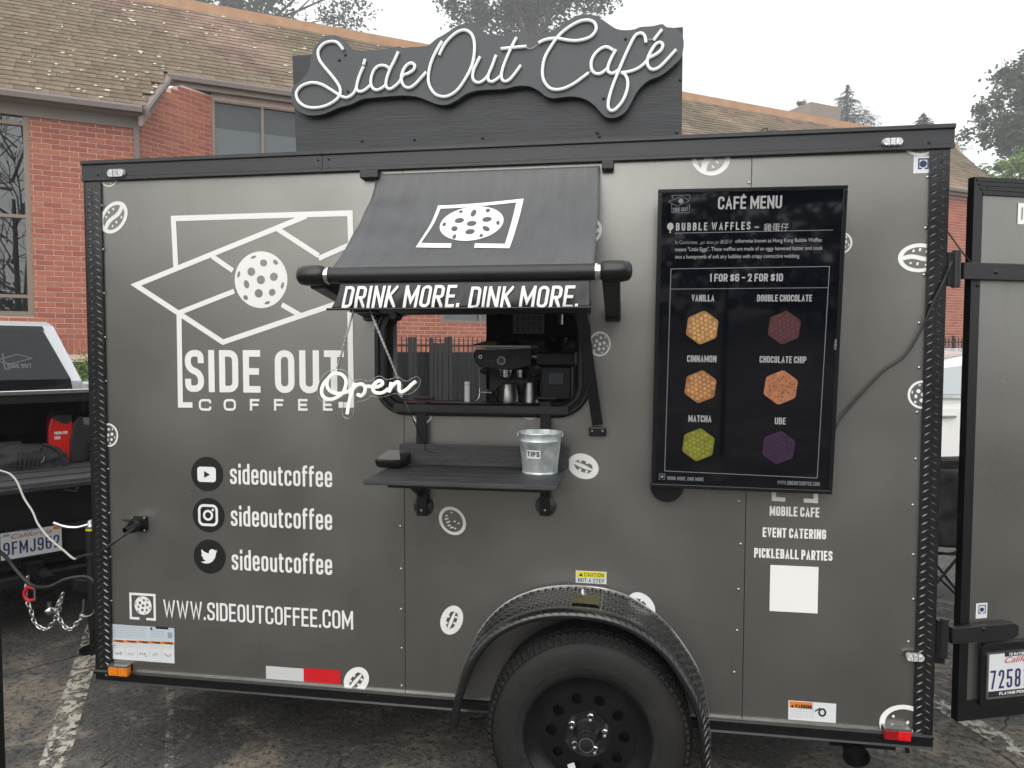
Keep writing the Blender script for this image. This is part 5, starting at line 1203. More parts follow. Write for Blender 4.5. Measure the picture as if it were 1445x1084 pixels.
u, v = DOOR.px(1385, 860); MB().disc(DOOR.at(u, v, .0024), DE, Vector((0,0,1)), .008, .008, 10).build('ball_decal', 'navy_ink', door)
# number plate with frame
u0, v0 = DOOR.px(1383, 983); v1 = DOOR.px(1383, 918)[1]; PW = .310
mb = MB(); mb.prism([DOOR.at(u0-.018+a, v0-.030+b, .0075) for a, b in rrect(0, PW+.04, 0, v1-v0+.06, .022, 5)], DN*.012); pb = mb.build('plate_holder', 'black_plastic', door, bevel=.003)
mb = MB(); mb.prism([DOOR.at(u0+a, v0+b, .020) for a, b in rrect(0, PW, 0, v1-v0, .008, 3)], DN*.004); mb.build('plate_frame', 'steel', pb)
MB().add([DOOR.at(u0+.008, v0+.008, .0246), DOOR.at(u0+PW-.008, v0+.008, .0246), DOOR.at(u0+PW-.008, v1-.006, .0246), DOOR.at(u0+.008, v1-.006, .0246)], [(0,1,2,3)]).build('licence_plate', 'plate_white', pb)
hh = v1-v0
for (a, b, c, d) in ((.008, .008, PW-.008, .028), (.070, hh-.018, PW-.07, hh-.003)):
    MB().add([DOOR.at(u0+a, v0+b, .0252), DOOR.at(u0+c, v0+b, .0252), DOOR.at(u0+c, v0+d, .0252), DOOR.at(u0+a, v0+d, .0252)], [(0,1,2,3)]).build('frame_band', 'black_ink', pb)
mb = MB(); lettering_uv(mb, DOOR, "I'D RATHER", u0+.088, v0+hh-.0155, .072, .010, sw=.2, h=.026); lettering_uv(mb, DOOR, 'PLAYING PICK', u0+.052, v0+.0125, .105, .011, sw=.2, h=.026); mb.build('lettering', 'white_vinyl', pb)
mb = MB(); lettering_uv(mb, DOOR, '72581', u0+.014, v0+.036, .148, .066, sw=.12, gap=.16, h=.0256); mb.build('lettering', 'navy_ink', pb)
_u, _v = u0, v0
mb = MB()
def font_uv(mb, pl, s, u, v, width, H, h, shear=0, offset=0):
    cu = bpy.data.curves.new('t', 'FONT'); cu.body = s; cu.size = 1; cu.shear = shear; cu.resolution_u = 3; cu.offset = offset
    ob = bpy.data.objects.new('t', cu); C.objects.link(ob); bpy.context.view_layer.update()
    me = bpy.data.meshes.new_from_object(ob.evaluated_get(bpy.context.evaluated_depsgraph_get())); bpy.data.objects.remove(ob)
    xs = [q.co.x for q in me.vertices]
    if xs:
        mn = min(xs); k = width/(max(xs)-mn)
        mb.add([pl.at(u+(q.co.x-mn)*k, v+q.co.y*H/.72, h) for q in me.vertices], [list(p.vertices) for p in me.polygons])
    bpy.data.meshes.remove(me)
font_uv(mb, DOOR, 'California', _u+.072, _v+hh-.040, .155, .022, .0258, .35); mb.build('lettering', 'red_ink', pb)

# ---------------- roof sign ----------------
YS = .07
SB = Plane((0, YS, 0), (1, 0, 0), (0, 0, 1))
a, b, c_, d_ = [SB.P(*q) for q in ((412, 79), (964, 38), (962, 191), (418, 219))]
sign = thing('roof_sign', ((a.x+b.x)/2, YS, ZT), 'black painted board with a white tube script shop name standing on the trailer roof', 'sign')
MB().prism([Vector((a.x, YS, a.z)), Vector((d_.x, YS, ZT+.004)), Vector((c_.x, YS, ZT+.004)), Vector((b.x, YS, b.z))], (0, .04, 0)).build('board', 'sign_board', sign, bevel=.002)
BP = Plane((0, YS-.030, 0), (1,0,0), (0,0,1))
outl = [(438,85),(441,74.6),(444.6,65),(451.5,56.6),(459.8,51),(469.5,49.7),(479,51.8),(487.5,58),(495.8,67.7),(504,72.5),(527.6,70.7),(548.4,69.3),(556.7,67),(563.6,65.6),(570.6,68.4),(590,66.4),(602.5,65),(609.4,60),(616,54.6),(626,49),(635.7,42.8),(645.4,36.6),(657.8,33.8),(667.5,35.2),(675.8,40.8),(684,46.3),(695,49.8),(707.6,50.7),(718.7,47.7),(727,44.2),(736.7,45.6),(749,49.3),(761.6,49.3),(771,46.5),(780.4,43),(791.4,35.9),(804,27.3),(815,21.8),(827.4,20.2),(838.4,21.8),(849.4,27.2),(860.4,35),(869.8,40.6),(880.8,42.6),(895,41.4),(904,38),(920,37),(929.4,34.8),(935.6,34.3),(940.4,38.2),(948,39),(957,42),(963,50),(965,62),(962,79),(953,90),(940.4,101),(929.4,108),(916.8,112.7),(907.4,119.8),(898,130.8),(891.7,143),(884,156),(873,164.5),(862,166.5),(854,164.5),(847.8,159),(840,150),(830.6,142.5),(819.6,137.8),(805.5,136),(791.4,137.4),(780.4,138.6),(769.4,135.5),(761.6,129),(749,122.4),(736.7,121),(725.6,122),(714.6,125),(700.7,126),(680,127),(667.5,129),(656,133.5),(645,141),(633,147),(621.8,148),(610.8,145),(600,140.5),(588,136.5),(576,135),(562,135),(548,136),(530,137.6),(511,139.7),(495.8,147),(479,151.4),(465,157.6),(451.5,162),(435,162.5),(422.5,157.6),(414,149),(410.7,137),(412,126),(417,119),(424,114.7),(432,105),(437,95)]
sp = spline([BP.P(x, y) for x, y in outl], 3, True)
MB().prism(sp, (0, .018, 0)).build('script_backer', 'sign_back', sign)
TPn = Plane((0, YS-.037, 0), (1,0,0), (0,0,1))
zA = lambda L_: [(410+x/7.225, 40+y/7.225) for x, y in L_]; zB = lambda L_: [(590+x/7.225, 20+y/7.225) for x, y in L_]; zC = lambda L_: [(760+x/6.376, 10+y/6.376) for x, y in L_]
strokes = [
 zA([(535,218),(505,175),(470,143),(415,135),(345,155),(295,205),(280,260),(300,330),(350,400),(410,470),(465,540),(500,600),(508,650),(485,710),(420,762),(340,797),(240,812),(150,797),(85,748),(58,680),(80,620),(140,575),(230,555),(320,575),(400,620),(470,665),(530,700),(585,705),(640,668),(668,615),(680,560),(700,490),(730,420),(747,390)]),
 zA([(672,600),(682,635),(712,648),(760,630),(812,585)]), zA([(763,318),(745,372)]),
 zA([(1000,405),(960,382),(900,385),(850,430),(822,510),(822,580),(850,622),(890,630),(940,605),(975,575)]),
 zA([(1100,240),(1060,330),(1010,430),(980,520),(973,580),(988,612),(1020,620),(1065,592),(1110,548),(1150,478)]),
 zA([(1150,478),(1200,462),(1250,430),(1268,385),(1235,357),(1190,375),(1150,430),(1130,500),(1140,560),(1170,600),(1215,608),(1270,575),(1330,510),(1385,448)]),
 zB([(245,278),(200,350),(150,450),(115,560),(105,680),(130,760),(180,820),(250,842),(320,830),(400,775),(470,680),(530,570),(560,480),(575,370),(570,270),(540,200),(480,165),(410,180),(340,230),(270,310),(215,418)]),
 zB([(632,435),(600,500),(568,570),(556,640),(575,685),(620,700),(670,675),(712,628)]), zB([(795,420),(755,530),(718,620),(715,670),(745,692),(790,675),(842,632)]),
 zB([(1005,238),(960,320),(910,430),(870,530),(850,610),(855,665),(885,687),(930,670),(980,615),(1048,522)]), zB([(845,355),(970,342),(1105,330)]),
 zC([(0,325),(50,300),(115,286),(180,285),(260,300),(340,305),(420,290),(480,260),(517,205),(507,150),(460,122),(390,125),(320,155),(250,200),(180,262),(110,360),(60,450),(38,540),(38,630),(65,695),(110,735),(170,745),(240,730),(320,690),(390,640),(450,595)]),
 zC([(670,388),(620,362),(570,370),(510,420),(475,490),(478,560),(510,598),(560,598),(612,560)]), zC([(695,385),(660,450),(630,520),(622,570),(650,598),(690,588),(725,562)]),
 zC([(965,322),(955,265),(925,238),(880,250),(850,290),(810,370),(760,480),(710,600),(660,730),(630,840),(628,905),(655,935),(700,915),(760,840),(798,740),(800,660),(775,610),(742,590)]),
 zC([(742,590),(800,585),(880,560),(940,520),(985,470)]),
 zC([(985,462),(1050,430),(1100,390),(1117,345),(1095,320),(1050,340),(1000,420),(978,490),(990,540),(1030,565),(1090,540),(1160,470),(1237,385)]), zC([(1035,300),(1110,205)])]
for k, s in enumerate(strokes):
    MB().tube(spline([TPn.P(x, y)+Vector((0, -.0006*(k % 3), 0)) for x, y in s], 5), .0056, 8).build('script_tube', 'neon_tube', sign, 60)
for s in (zB([(565,460),(590,465),(625,450)]), zB([(1105,330),(1120,350),(1170,345),(1210,310)]), zC([(962,325),(985,295),(1025,292)]), zC([(450,590),(470,580)])): MB().tube(spline([TPn.P(x, y) for x, y in s], 4), .0016, 5).build('tube_wire', 'white_cable', sign)
for (x, y) in zA([(562,272),(585,645),(500,325)])+zC([(783,288),(585,823)]): 
    p = BP.P(x, y); MB().sphere((p.x, p.y-.001, p.z), .0055, 8, 5, (1,.6,1)).build('screw', 'black_metal', sign, 40)
for (x, y) in ((511,199),(585,197),(681,195),(843,188),(846,193),(736,127.5),(955,187),(958,195),(960,113),(489,213)):
    p = SB.P(x, y); MB().sphere((p.x, YS-.001, p.z), .0055, 8, 5, (1,.6,1)).build('screw', 'black_metal', sign, 40)

# ---------------- awning ----------------
az1 = Z(700, 241); ry = -.47; rc0 = onY(466, 386, ry); rc1 = onY(840, 387, ry); rz_ = (rc0.z+rc1.z)/2; rr = .0235
ax0, ax1 = X(533, 252), X(847, 240)
xr0, xr1 = rc0.x+.005, rc1.x-.004
awn = thing('awning', ((ax0+ax1)/2, -.2, az1), 'dark grey roll-out awning with white ball mark and slogan valance over the window', 'awning')
def aw(u, v, h=0):        # u 0..1 along, v 0..1 down the slope
    x = (ax0+(xr0-ax0)*v**1.4)*(1-u) + (ax1+(xr1-ax1)*v)*u
    y = -.012 + (ry+.012)*(v**1.42); z = az1 + (rz_+rr*.85-az1)*v
    z -= .016*math.sin(math.pi*v)*math.sin(math.pi*u)
    z += .008*math.sin(u*9+v*3)*math.exp(-((v-.55)/.22)**2)*(1-u) ; z += .0035*math.sin(v*20+u*4.5)*math.exp(-(u/.4)**2)*math.sin(math.pi*v)
    return Vector((x, y - h*.8, z + h*.55))
nu, nv = 60, 50; mb = MB()
for j in range(nv+1):
    for i in range(nu+1): mb.v.append(aw(i/nu, j/nv))
for j in range(nv):
    for i in range(nu): mb.f.append([j*(nu+1)+i, (j+1)*(nu+1)+i, (j+1)*(nu+1)+i+1, j*(nu+1)+i+1]); mb.mi.append(0)
mb.build('awning_cloth', 'awning_cloth', awn, 80, solid=.0015)
def aw_uv(px, py):
    u, v = .5, .5
    for _ in range(40):
        x, y, _z = proj(aw(u, v)); e = 1e-4
        xu, yu, _z = proj(aw(u+e, v)); xv, yv, _z = proj(aw(u, min(v+e, 1.2))); a, b, c, d = (xu-x)/e, (xv-x)/e, (yu-y)/e, (yv-y)/e; D = a*d-b*c
        du = ((px-x)*d - b*(py-y))/D; dv = (a*(py-y)-c*(px-x))/D; u += du; v = min(max(v+dv, .02), 1.1)
        if abs(du)+abs(dv) < 1e-6: break
    return u, v
AWN_W, AWN_H = (ax1-ax0), .62
class AwPlane:
    curved = 1
    e1 = Vector((1,0,0)); e2 = Vector((0,0,1))
    def px(s, x, y, h=0): u, v = aw_uv(x, y); return u*AWN_W, -v*AWN_H
    def at(s, u, v, h=0): return aw(u/AWN_W, -v/AWN_H, h)
AP = AwPlane()
def subd(pts, k=8):
    out = []
    for a, b in zip(pts, pts[1:]): out += [(a[0]+(b[0]-a[0])*i/k, a[1]+(b[1]-a[1])*i/k) for i in range(k)]
    return out+[pts[-1]]
def quadbar(mb, pl, p, q, r, s, k=10, h=.003):      # filled quad given by four pixels, subdivided along p->q and s->r
    A = [pl.px(*t) for t in (p, q, r, s)]
    vs = []
    for i in range(k+1):
        t = i/k; a = (A[0][0]+(A[1][0]-A[0][0])*t, A[0][1]+(A[1][1]-A[0][1])*t); b = (A[3][0]+(A[2][0]-A[3][0])*t, A[3][1]+(A[2][1]-A[3][1])*t); vs += [pl.at(*a, h), pl.at(*b, h)]
    mb.add(vs, [(2*i, 2*i+1, 2*i+3, 2*i+2) for i in range(k)])
mb = MB(); zq = lambda x, y: (400+x/2.89, 220+y/2.89)
quadbar(mb, AP, zq(632,205), zq(980,177), zq(972,190), zq(642,218)); quadbar(mb, AP, zq(632,205), zq(540,376), zq(557,366), zq(642,216), h=.0033)
quadbar(mb, AP, zq(980,177), zq(922,380), zq(902,366), zq(950,190), h=.0033); quadbar(mb, AP, zq(540,376), zq(684,378), zq(686,360), zq(564,358), 4, .0036); quadbar(mb, AP, zq(778,378), zq(922,380), zq(905,362), zq(782,360), 4, .0036)
mb.build('bracket_mark', 'white_vinyl', awn)
mb = MB(); hb = MB()
bc_, brx, bry = zq(768, 279), 45.5, 23.5; cuv = aw_uv(*bc_)
def awell(cx, cy, rx, ry_, rot, n, h):
    out = []
    for k in range(n):
        a = 2*math.pi*k/n; x, y = rx*math.cos(a), ry_*math.sin(a); c, s = math.cos(rot), math.sin(rot); u, v = aw_uv(cx+x*c-y*s, cy+x*s+y*c); out.append(aw(u, v, h))
    return out
ring = awell(bc_[0], bc_[1], brx, bry, R(-9), 36, .003); half = awell(bc_[0], bc_[1], brx*.5, bry*.5, R(-9), 36, .003); cpt = aw(*cuv, .003)
mb.v += ring+half+[cpt]; 
for k in range(36): mb.f += [[k, (k+1) % 36, 36+(k+1) % 36, 36+k], [36+k, 36+(k+1) % 36, 72]]; mb.mi += [0, 0]
mb.build('ball_decal', 'white_vinyl', awn)
awball = [o for o in C.objects if o.name.startswith('ball_decal') and o.parent == awn][0]
for (x, y, a, b) in HOLES:
    hb = MB(); c, s = math.cos(R(-9)), math.sin(R(-9)); X_, Y_ = x*brx, y*bry; an = math.atan2(y*bry, x*brx) if (x or y) else 0; rad = math.hypot(x, y)
    if rad > .6: q = awell(bc_[0]+X_*c-Y_*s, bc_[1]+X_*s+Y_*c, min(a,b)*brx, max(a,b)*bry*1.1, an*.8, 10, .0042)
    else: q = awell(bc_[0]+X_*c-Y_*s, bc_[1]+X_*s+Y_*c, a*brx, b*bry, R(-9), 12, .0042)
    hb.v += q; hb.f.append(list(range(len(q)))); hb.mi.append(0); hb.build('ball_hole', 'awning_cloth', awball)
MB().tube([Vector((rc0.x, ry, rz_)), Vector((rc1.x, ry, rz_))], rr, 24).build('roller_tube', 'black_satin', awn, 40)
for (sgn, rc) in ((-1, rc0), (1, rc1)):
    MB().lathe((rc.x, ry, rz_), (sgn,0,0), [(0,.026),(.006,.026),(.006,.022),(.014,.022)] , 24).build('bright_collar', 'chrome', awn, 40)
    x0 = rc.x+sgn*.014
    cap = MB(); 
    pr = [(0,.022),(.006,.027),(.02,.030),(.06,.030),(.078,.026),(.086,.016),(.088,0)]
    cap.lathe((x0, ry, rz_+.001), (sgn,0,0), pr, 24); cap.build('end_cap', 'black_plastic', awn, 40)
    xc = x0+sgn*.03; foot = onY(863 if sgn > 0 else 512, 441, -.01)
    MB().beam((xc, ry+.01, rz_-.015), (xc+(.0), -.015, foot.z), .042, .05, (1,0,0)).build('support_arm', 'black_satin', awn, bevel=.006)
    MB().box(xc-.026, xc+.026, -.02, -.0, foot.z-.03, foot.z+.035).build('arm_foot', 'black_plastic', awn, bevel=.004)
# valance
vz1 = rz_-rr+.004; vb = onY(650, 435.5, -.485).z; vx0 = onY(479, 405, -.48).x; vx1 = onY(833, 405, -.48).x
def val(u, v, h=0):
    x = vx0+(vx1-vx0)*u - .022*(1-u)*v*v + .0*u; y = -.476 - .014*math.sin(v*1.6) + .0035*math.sin(u*38+v*4)*v + .002*math.sin(u*90)*v
    return Vector((x, y-h, vz1+(vb-vz1)*v))
mb = MB(); nu, nv = 140, 10
for j in range(nv+1):
    for i in range(nu+1): mb.v.append(val(i/nu, j/nv))
for j in range(nv):
    for i in range(nu): mb.f.append([j*(nu+1)+i, (j+1)*(nu+1)+i, (j+1)*(nu+1)+i+1, j*(nu+1)+i+1]); mb.mi.append(0)
mb.build('valance', 'valance_cloth', awn, 80, solid=.0012)
VH = vz1-vb
class VPl:
    curved = 1
    e1 = Vector((1,0,0)); e2 = Vector((0,0,1))
    def px(s, x, y, h=0): p = onY(x, y, -.49); return p.x-vx0, p.z-vb
    def at(s, u, v, h=0): p = val(u/(vx1-vx0), 1-v/VH, 0); return Vector((vx0+u, p.y-h-.001, max(vb+v, vb+.001)))
mb = MB(); V_ = VPl(); lettering(mb, V_, 'DRINK MORE.', 483, 434.8, 648, 31, sw=.135, gap=.10, slant=.14, h=.0042); mb.build('lettering', 'white_vinyl', awn)
mb = MB(); lettering(mb, V_, 'DINK MORE.', 661, 435.5, 815, 31, sw=.135, gap=.10, slant=.14, h=.0042); mb.build('lettering', 'white_vinyl', awn)
MB().tube([val(-.01, 1.0)+Vector((-.004,-.002,0)), val(1.005, 1.0)+Vector((0,-.002,0))], .0035, 8).build('valance_rod', 'black_metal', awn)
# long gas strut on the right of the window
p0 = onY(843, 607, -.015); p1 = onY(819, 432, -.22)
strut = thing('window_strut', (p0.x, 0, p0.z), 'long black flat strut slanting down the right side of the serving window', 'strut')
MB().beam(p0+Vector((0,0,.02)), p1, .036, .014, (0,1,0)).build('bar', 'black_satin', strut, bevel=.002)
MB().box(p0.x-.030, p0.x+.030, -.028, -.001, p0.z-.020, p0.z+.012).build('foot', 'black_plastic', strut, bevel=.005)
MB().sphere((p0.x-.018, -.030, p0.z-.002), .004, 8, 5).build('screw', 'steel', strut, 40); MB().sphere((p0.x+.018, -.030, p0.z-.002), .004, 8, 5).build('screw', 'steel', strut, 40)

# ---------------- hanging open sign ----------------
yo = -.42; OP = Plane((0, yo, 0), (1,0,0), (0,0,1)); zO = lambda L_: [(440+x/9.031, 490+y/9.031) for x, y in L_]
oc = OP.P(520, 560); osg = thing('open_sign', oc, 'clear acrylic sign with a white script word hanging on two thin chains under the awning', 'sign')
ol = zO([(75,600),(80,500),(120,400),(190,320),(270,290),(380,285),(455,325),(500,405),(560,425),(640,405),(700,430),(760,425),(820,380),(880,370),(945,410),(1010,405),(1060,385),(1120,385),(1170,425),(1220,430),(1290,390),(1345,378),(1385,430),(1350,520),(1260,590),(1150,605),(1060,590),(960,620),(850,640),(760,620),(700,670),(620,690),(570,700),(535,780),(520,870),(460,910),(400,880),(390,790),(400,700),(300,700),(180,710),(100,670)])
spo = spline([OP.P(x, y, -.006) for x, y in ol], 3, True); MB().prism(spo, (0, .004, 0)).build('acrylic_sheet', 'acrylic', osg)
MB().tube([p for p in spo], .0007, 4, closed=True).build('sheet_edge', 'clear_lens', osg)
ostr = [zO([(450,568),(380,590),(300,588),(230,555),(195,490),(205,410),(260,350),(320,335),(390,355),(435,420),(430,500),(390,590),(310,645),(230,668),(150,635),(125,560),(150,470),(205,405)]), zO([(450,568),(500,548),(545,505)]),
 zO([(545,455),(515,560),(480,680),(450,852)]), zO([(500,590),(535,520),(590,478),(645,475),(680,515),(670,580),(625,622),(578,600)]), zO([(680,505),(730,500),(785,508)]),
 zO([(785,510),(850,502),(898,472),(895,438),(850,430),(800,470),(778,530),(800,572),(860,588),(920,572),(970,530)]), zO([(1012,448),(985,575)]),
 zO([(990,560),(1020,505),(1075,450),(1112,452),(1112,500),(1115,555),(1150,572),(1220,530),(1270,480),(1325,437)])]
for k, s in enumerate(ostr): MB().tube(spline([OP.P(x, y, .004+.0005*(k % 3)) for x, y in s], 5), .0052, 8).build('script_tube', 'neon_lit', osg, 60)
def ch(a, b, name):
    n = int((b-a).length/.006); mb = MB()
    for i in range(n):
        c = a.lerp(b, (i+.5)/n); d = (b-a).normalized(); s_ = Vector((0,1,0)).cross(d) if i % 2 else Vector((0,1,0)); mb.obox(c, d*.0046, s_*.0032, d.cross(s_)*.0013)
    mb.build(name, 'steel', osg)
ch(OP.P(499, 438), OP.P(476, 520), 'chain'); ch(OP.P(522, 438), OP.P(562, 534), 'chain')
MB().box(OP.P(498,438).x-.01, OP.P(522,438).x+.02, yo-.0, yo+.03, OP.P(510,438).z-.006, OP.P(510,438).z+.008).build('hanger', 'black_plastic', osg)

# ---------------- shelf under the window ----------------
ys0, ys1 = -.035, -.36
zsf = onY(512, 676, ys1).z; zsf2 = onY(785, 687, ys1).z; zs = (zsf+zsf2)/2; xa = onY(512, 676, ys1).x; xb = onY(786, 687, ys1).x
xa2 = xa+.0; xb2 = xb
shelf = thing('serving_shelf', ((xa+xb)/2, -.2, zs), 'black plank fold-down shelf clamped below the serving window', 'shelf')
np_ = 4; wd = (ys0-.02-ys1)/np_
for i in range(1, np_): MB().box(xa+.001, xb-.001, ys1+i*wd-.0017, ys1+i*wd+.0014, zs-.012, zs-.0012).build('groove_glint', 'glint_grey', shelf)  # paler strips painted as the highlight along each plank gap
for i in range(np_):
    y0 = ys1+i*wd; MB().box(xa, xb, y0+.0015, y0+wd-.0018, zs-.016, zs).build('plank', 'plank_dark', shelf, bevel=.003)
zbk = onY(680, 628, ys0).z
MB().box(xa+.02, xb+.012, ys0-.017, ys0, zs+.001, zbk).build('backboard', 'plank_dark', shelf, bevel=.0015)
MB().box(xa+.06, xb-.06, -.30, -.27, zs-.034, zs-.0165).build('under_rail', 'black_metal', shelf); MB().box(xa+.06, xb-.06, -.11, -.08, zs-.034, zs-.0165).build('under_rail', 'black_metal', shelf)
for px_ in (595.5, 770):
    xu = onY(px_, 600, -.02).x; zt_ = onY(px_, 568, -.05).z; zb_ = onY(px_, 728, -.03).z
    br = MB().box(xu-.018, xu+.018, -.033, -.022, zb_, zs-.04).build('bracket', 'black_metal', shelf, bevel=.0015)
    MB().box(xu-.018, xu+.018, -.033, -.023, zs+.005, zt_).build('hanger_arm', 'black_metal', br, bevel=.0015)
    MB().box(xu-.018, xu+.018, -.022, .03, zt_-.012, zt_).build('clamp_hook', 'black_metal', br, bevel=.0015)
    MB().box(xu-.034, xu+.034, .0, .03, zt_+.006, zt_+.016).build('clamp_knob', 'black_plastic', br, bevel=.002)
    MB().beam((xu, -.030, zb_+.075), (xu, -.20, zs-.036), .016, .008, (1,0,0)).build('brace', 'black_metal', br)
    MB().lathe((xu, -.021, zb_+.03), (0,1,0), [(0,.012),(.006,.02),(.018,.038),(.020,.038)], 24).build('suction_cup', 'cup_plastic', br, 40)
    for zz in (zb_+.02, zs-.07, zt_-.03): MB().sphere((xu, -.034, zz), .0045, 8, 5, (1,.6,1)).build('screw', 'steel', br, 40)
# card reader
cr0 = onZ(533, 655, zs+.03); rdr = thing('card_reader', onZ(556, 660, zs), 'black tilted card reader with glossy screen on the left end of the shelf', 'card reader')
q = [onZ(x, y, zs+h) for x, y, h in ((533,648.5,.030),(571,649.6,.030),(584,632,.050),(545,631,.050))]
c0 = sum(q, Vector())/4; e1 = ((q[1]-q[0])+(q[2]-q[3])).normalized(); e2 = ((q[3]-q[0])+(q[2]-q[1])).normalized(); nn = e1.cross(e2).normalized()
wdt = ((q[1]-q[0]).length+(q[2]-q[3]).length)/4; dpt = ((q[3]-q[0]).length+(q[2]-q[1]).length)/4
e1h = Vector((e1.x, e1.y, 0)).normalized(); e2h = Vector((-e1h.y, e1h.x, 0)); dpt = min(dpt, .072); wdt = min(wdt, .052); c0 = c0 + e1h*.004 - e2h*.022
def rp(a, b, z): p = c0+e1h*a+e2h*b; return Vector((p.x, p.y, z))
fz_, bz_ = zs+.045, zs+.062
def loop(k, zf, zb_, n=5): return [rp(a, b, zf+(zb_-zf)*(b/dpt+1)/2) for a, b in rrect(-wdt*k, wdt*k, -dpt*k, dpt*k, .014*k, n)]
lp = [loop(.80, zs+.001, zs+.001), loop(.94, zs+.008, zs+.008), loop(1.0, zs+.022, zs+.034), loop(1.0, zs+.028, zs+.044), loop(.97, zs+.030, zs+.046)]
mb = MB(); n = len(lp[0])
for l_ in lp: mb.v += l_
for i in range(4):
    for k_ in range(n): mb.f.append([i*n+k_, i*n+(k_+1) % n, (i+1)*n+(k_+1) % n, (i+1)*n+k_]); mb.mi.append(0)
mb.f.append(list(range(4*n, 5*n))); mb.mi.append(0); mb.build('body', 'black_plastic', rdr, 40)
l5 = loop(.90, zs+.0306, zs+.0466); mb = MB(); mb.v += l5; mb.f.append(list(range(n))); mb.mi.append(0); mb.build('screen', 'screen_black', rdr)
# tips bucket
bk = onZ(762, 657.5, zs+.0); d_ = ray(762, 657); bk = CAM + d_*((-.124-CAM.y)/d_.y); bk.z = zs; sc_b = (bk-CAM).dot(fwd)/1000
r0 = 24.5*sc_b; r1 = 30.5*sc_b; hB = 56*sc_b
bkt = thing('tips_bucket', bk, 'small galvanised tips bucket on the right end of the serving shelf', 'bucket')
MB().lathe(bk, (0,0,1), [(.0035,0),(.0035,r0-.003),(0,r0-.001),(.0,r0+.0015),(.004,r0+.0015),(.006,r0),(hB*.80,r0+(r1-r0)*.80),(hB*.81,r0+(r1-r0)*.81+.001),(hB*.82,r0+(r1-r0)*.82),(hB-.003,r1),(hB,r1+.0022),(hB+.003,r1+.0016),(hB+.003,r1-.001),(hB,r1-.0016),(.006,r0-.002)], 48).build('pail', 'galvanised', bkt, 40)
tb = MB()
for (a0, a1, z0, z1) in ((R(-124), R(-82), .40, .61),):
    vs = []
    for i in range(9):
        a = a0+(a1-a0)*i/8
        for zz in (z0, z1): rad = r0+(r1-r0)*zz+.0012; vs.append(bk+Vector((math.cos(a)*rad, math.sin(a)*rad, zz*hB)))
    tb.add(vs, [(2*i, 2*i+2, 2*i+3, 2*i+1) for i in range(8)])
tb.build('tips_label', 'sticker_white', bkt)
class CylP:
    def at(s, u, v, h=0):
        a = R(-121)+u/(r0+.004); zz = v/hB; rad = r0+(r1-r0)*zz+.0014+h; return bk+Vector((math.cos(a)*rad, math.sin(a)*rad, v))
mb = MB(); lettering_uv(mb, CylP(), 'TIPS', .0, hB*.455, (r0+.004)*R(36), hB*.125, sw=.2, gap=.16, h=.0008); mb.build('lettering', 'black_ink', bkt)
hp = []
for i in range(21):
    a = math.pi*i/20; hp.append(bk+Vector((math.cos(a)*(r1+.004), .0+math.sin(a)*(r1+.003), hB-.006-math.sin(a)*.012)))
MB().tube(hp, .0013, 6).build('handle', 'steel', bkt)
for s_ in (-1, 1): MB().obox(bk+Vector((s_*(r1+.002),0,hB-.006)), (.003,0,0), (0,.006,0), (0,0,.006)).build('ear', 'galvanised', bkt)
# cable from the open sign to the card reader
pts = [OP.P(571, 566), OP.P(582, 590), onY(592, 612, -.3), onY(600, 628, -.22), Vector(onZ(598, 638, zs+.02)), Vector(onZ(587, 646, zs+.006)), Vector(onZ(578, 644, zs+.02))]
cbl = MB().tube(spline(pts, 6), .0014, 6).build('sign_cable', 'cable_black', None, 60, loc=pts[0]); tag(cbl, 'thin dark cable running from the hanging script sign down to the card reader', 'cable')

# ---------------- menu screen ----------------
q = [onY(930, 266.5, -.135), onY(1196, 261.5, -.135), onY(1172, 697.5, -.075), onY(918, 688.5, -.075)]
e1 = ((q[1]-q[0])+(q[2]-q[3])); e2 = ((q[0]-q[3])+(q[1]-q[2])); cq = sum(q, Vector())/4
TV = Plane(cq, e1, e2); uv = [((p-cq).dot(TV.e1), (p-cq).dot(TV.e2)) for p in q]
tv = thing('menu_screen', cq, 'tall wall-mounted menu display with a glossy black screen listing bubble waffles', 'screen')
xL = (uv[0][0]+uv[3][0])/2; xR = (uv[1][0]+uv[2][0])/2; yT = (uv[0][1]+uv[1][1])/2; yB = (uv[2][1]+uv[3][1])/2
xL = (TV.px(924, 480))[0]; xR = TV.px(1186, 480)[0]
bz = .013
def tbox(mb, u0, u1, v0, v1, h0, h1): c = TV.at((u0+u1)/2, (v0+v1)/2, (h0+h1)/2); return mb.obox(c, TV.e1*(u1-u0)/2, TV.n*(h1-h0)/2, TV.e2*(v1-v0)/2)
tbox(MB(), xL+bz, xR-bz, yB+bz, yT-bz, -.03, -.004).build('screen_panel', 'screen_black', tv)
for a in ((xL, xR, yT-bz, yT), (xL, xR, yB, yB+bz), (xL, xL+bz, yB+bz, yT-bz), (xR-bz, xR, yB+bz, yT-bz)): tbox(MB(), *a, -.035, 0).build('bezel', 'tv_bezel', tv, bevel=.002)
tbox(MB(), xL+.03, xR-.01, yB+.03, yT-.02, -.055, -.031).build('back_cover', 'black_plastic', tv, bevel=.006)
tbox(MB(), -.1, .1, -.15, .15, -.075, -.056).build('mount', 'black_metal', tv)
p = TV.P(941, 686, -.045); MB().lathe(p, TV.n, [(-.02,.052),(.0,.056),(.012,.052),(.014,0)], 30).build('corner_bumper', 'black_plastic', tv, 40)
H_ = -.0032
def tl(s, x0, y, x1, hpx, m='screen_text', sw=.155, gap=.085, slant=0):
    mb = MB(); u0, v0 = TV.px(x0, y); u1, _ = TV.px(x1, y); Hh = abs(TV.px(x0, y-hpx)[1]-v0); lettering_uv(mb, TV, s, u0, v0, u1-u0, Hh, sw, None, gap, slant, H_); return mb.build('lettering', m, tv)
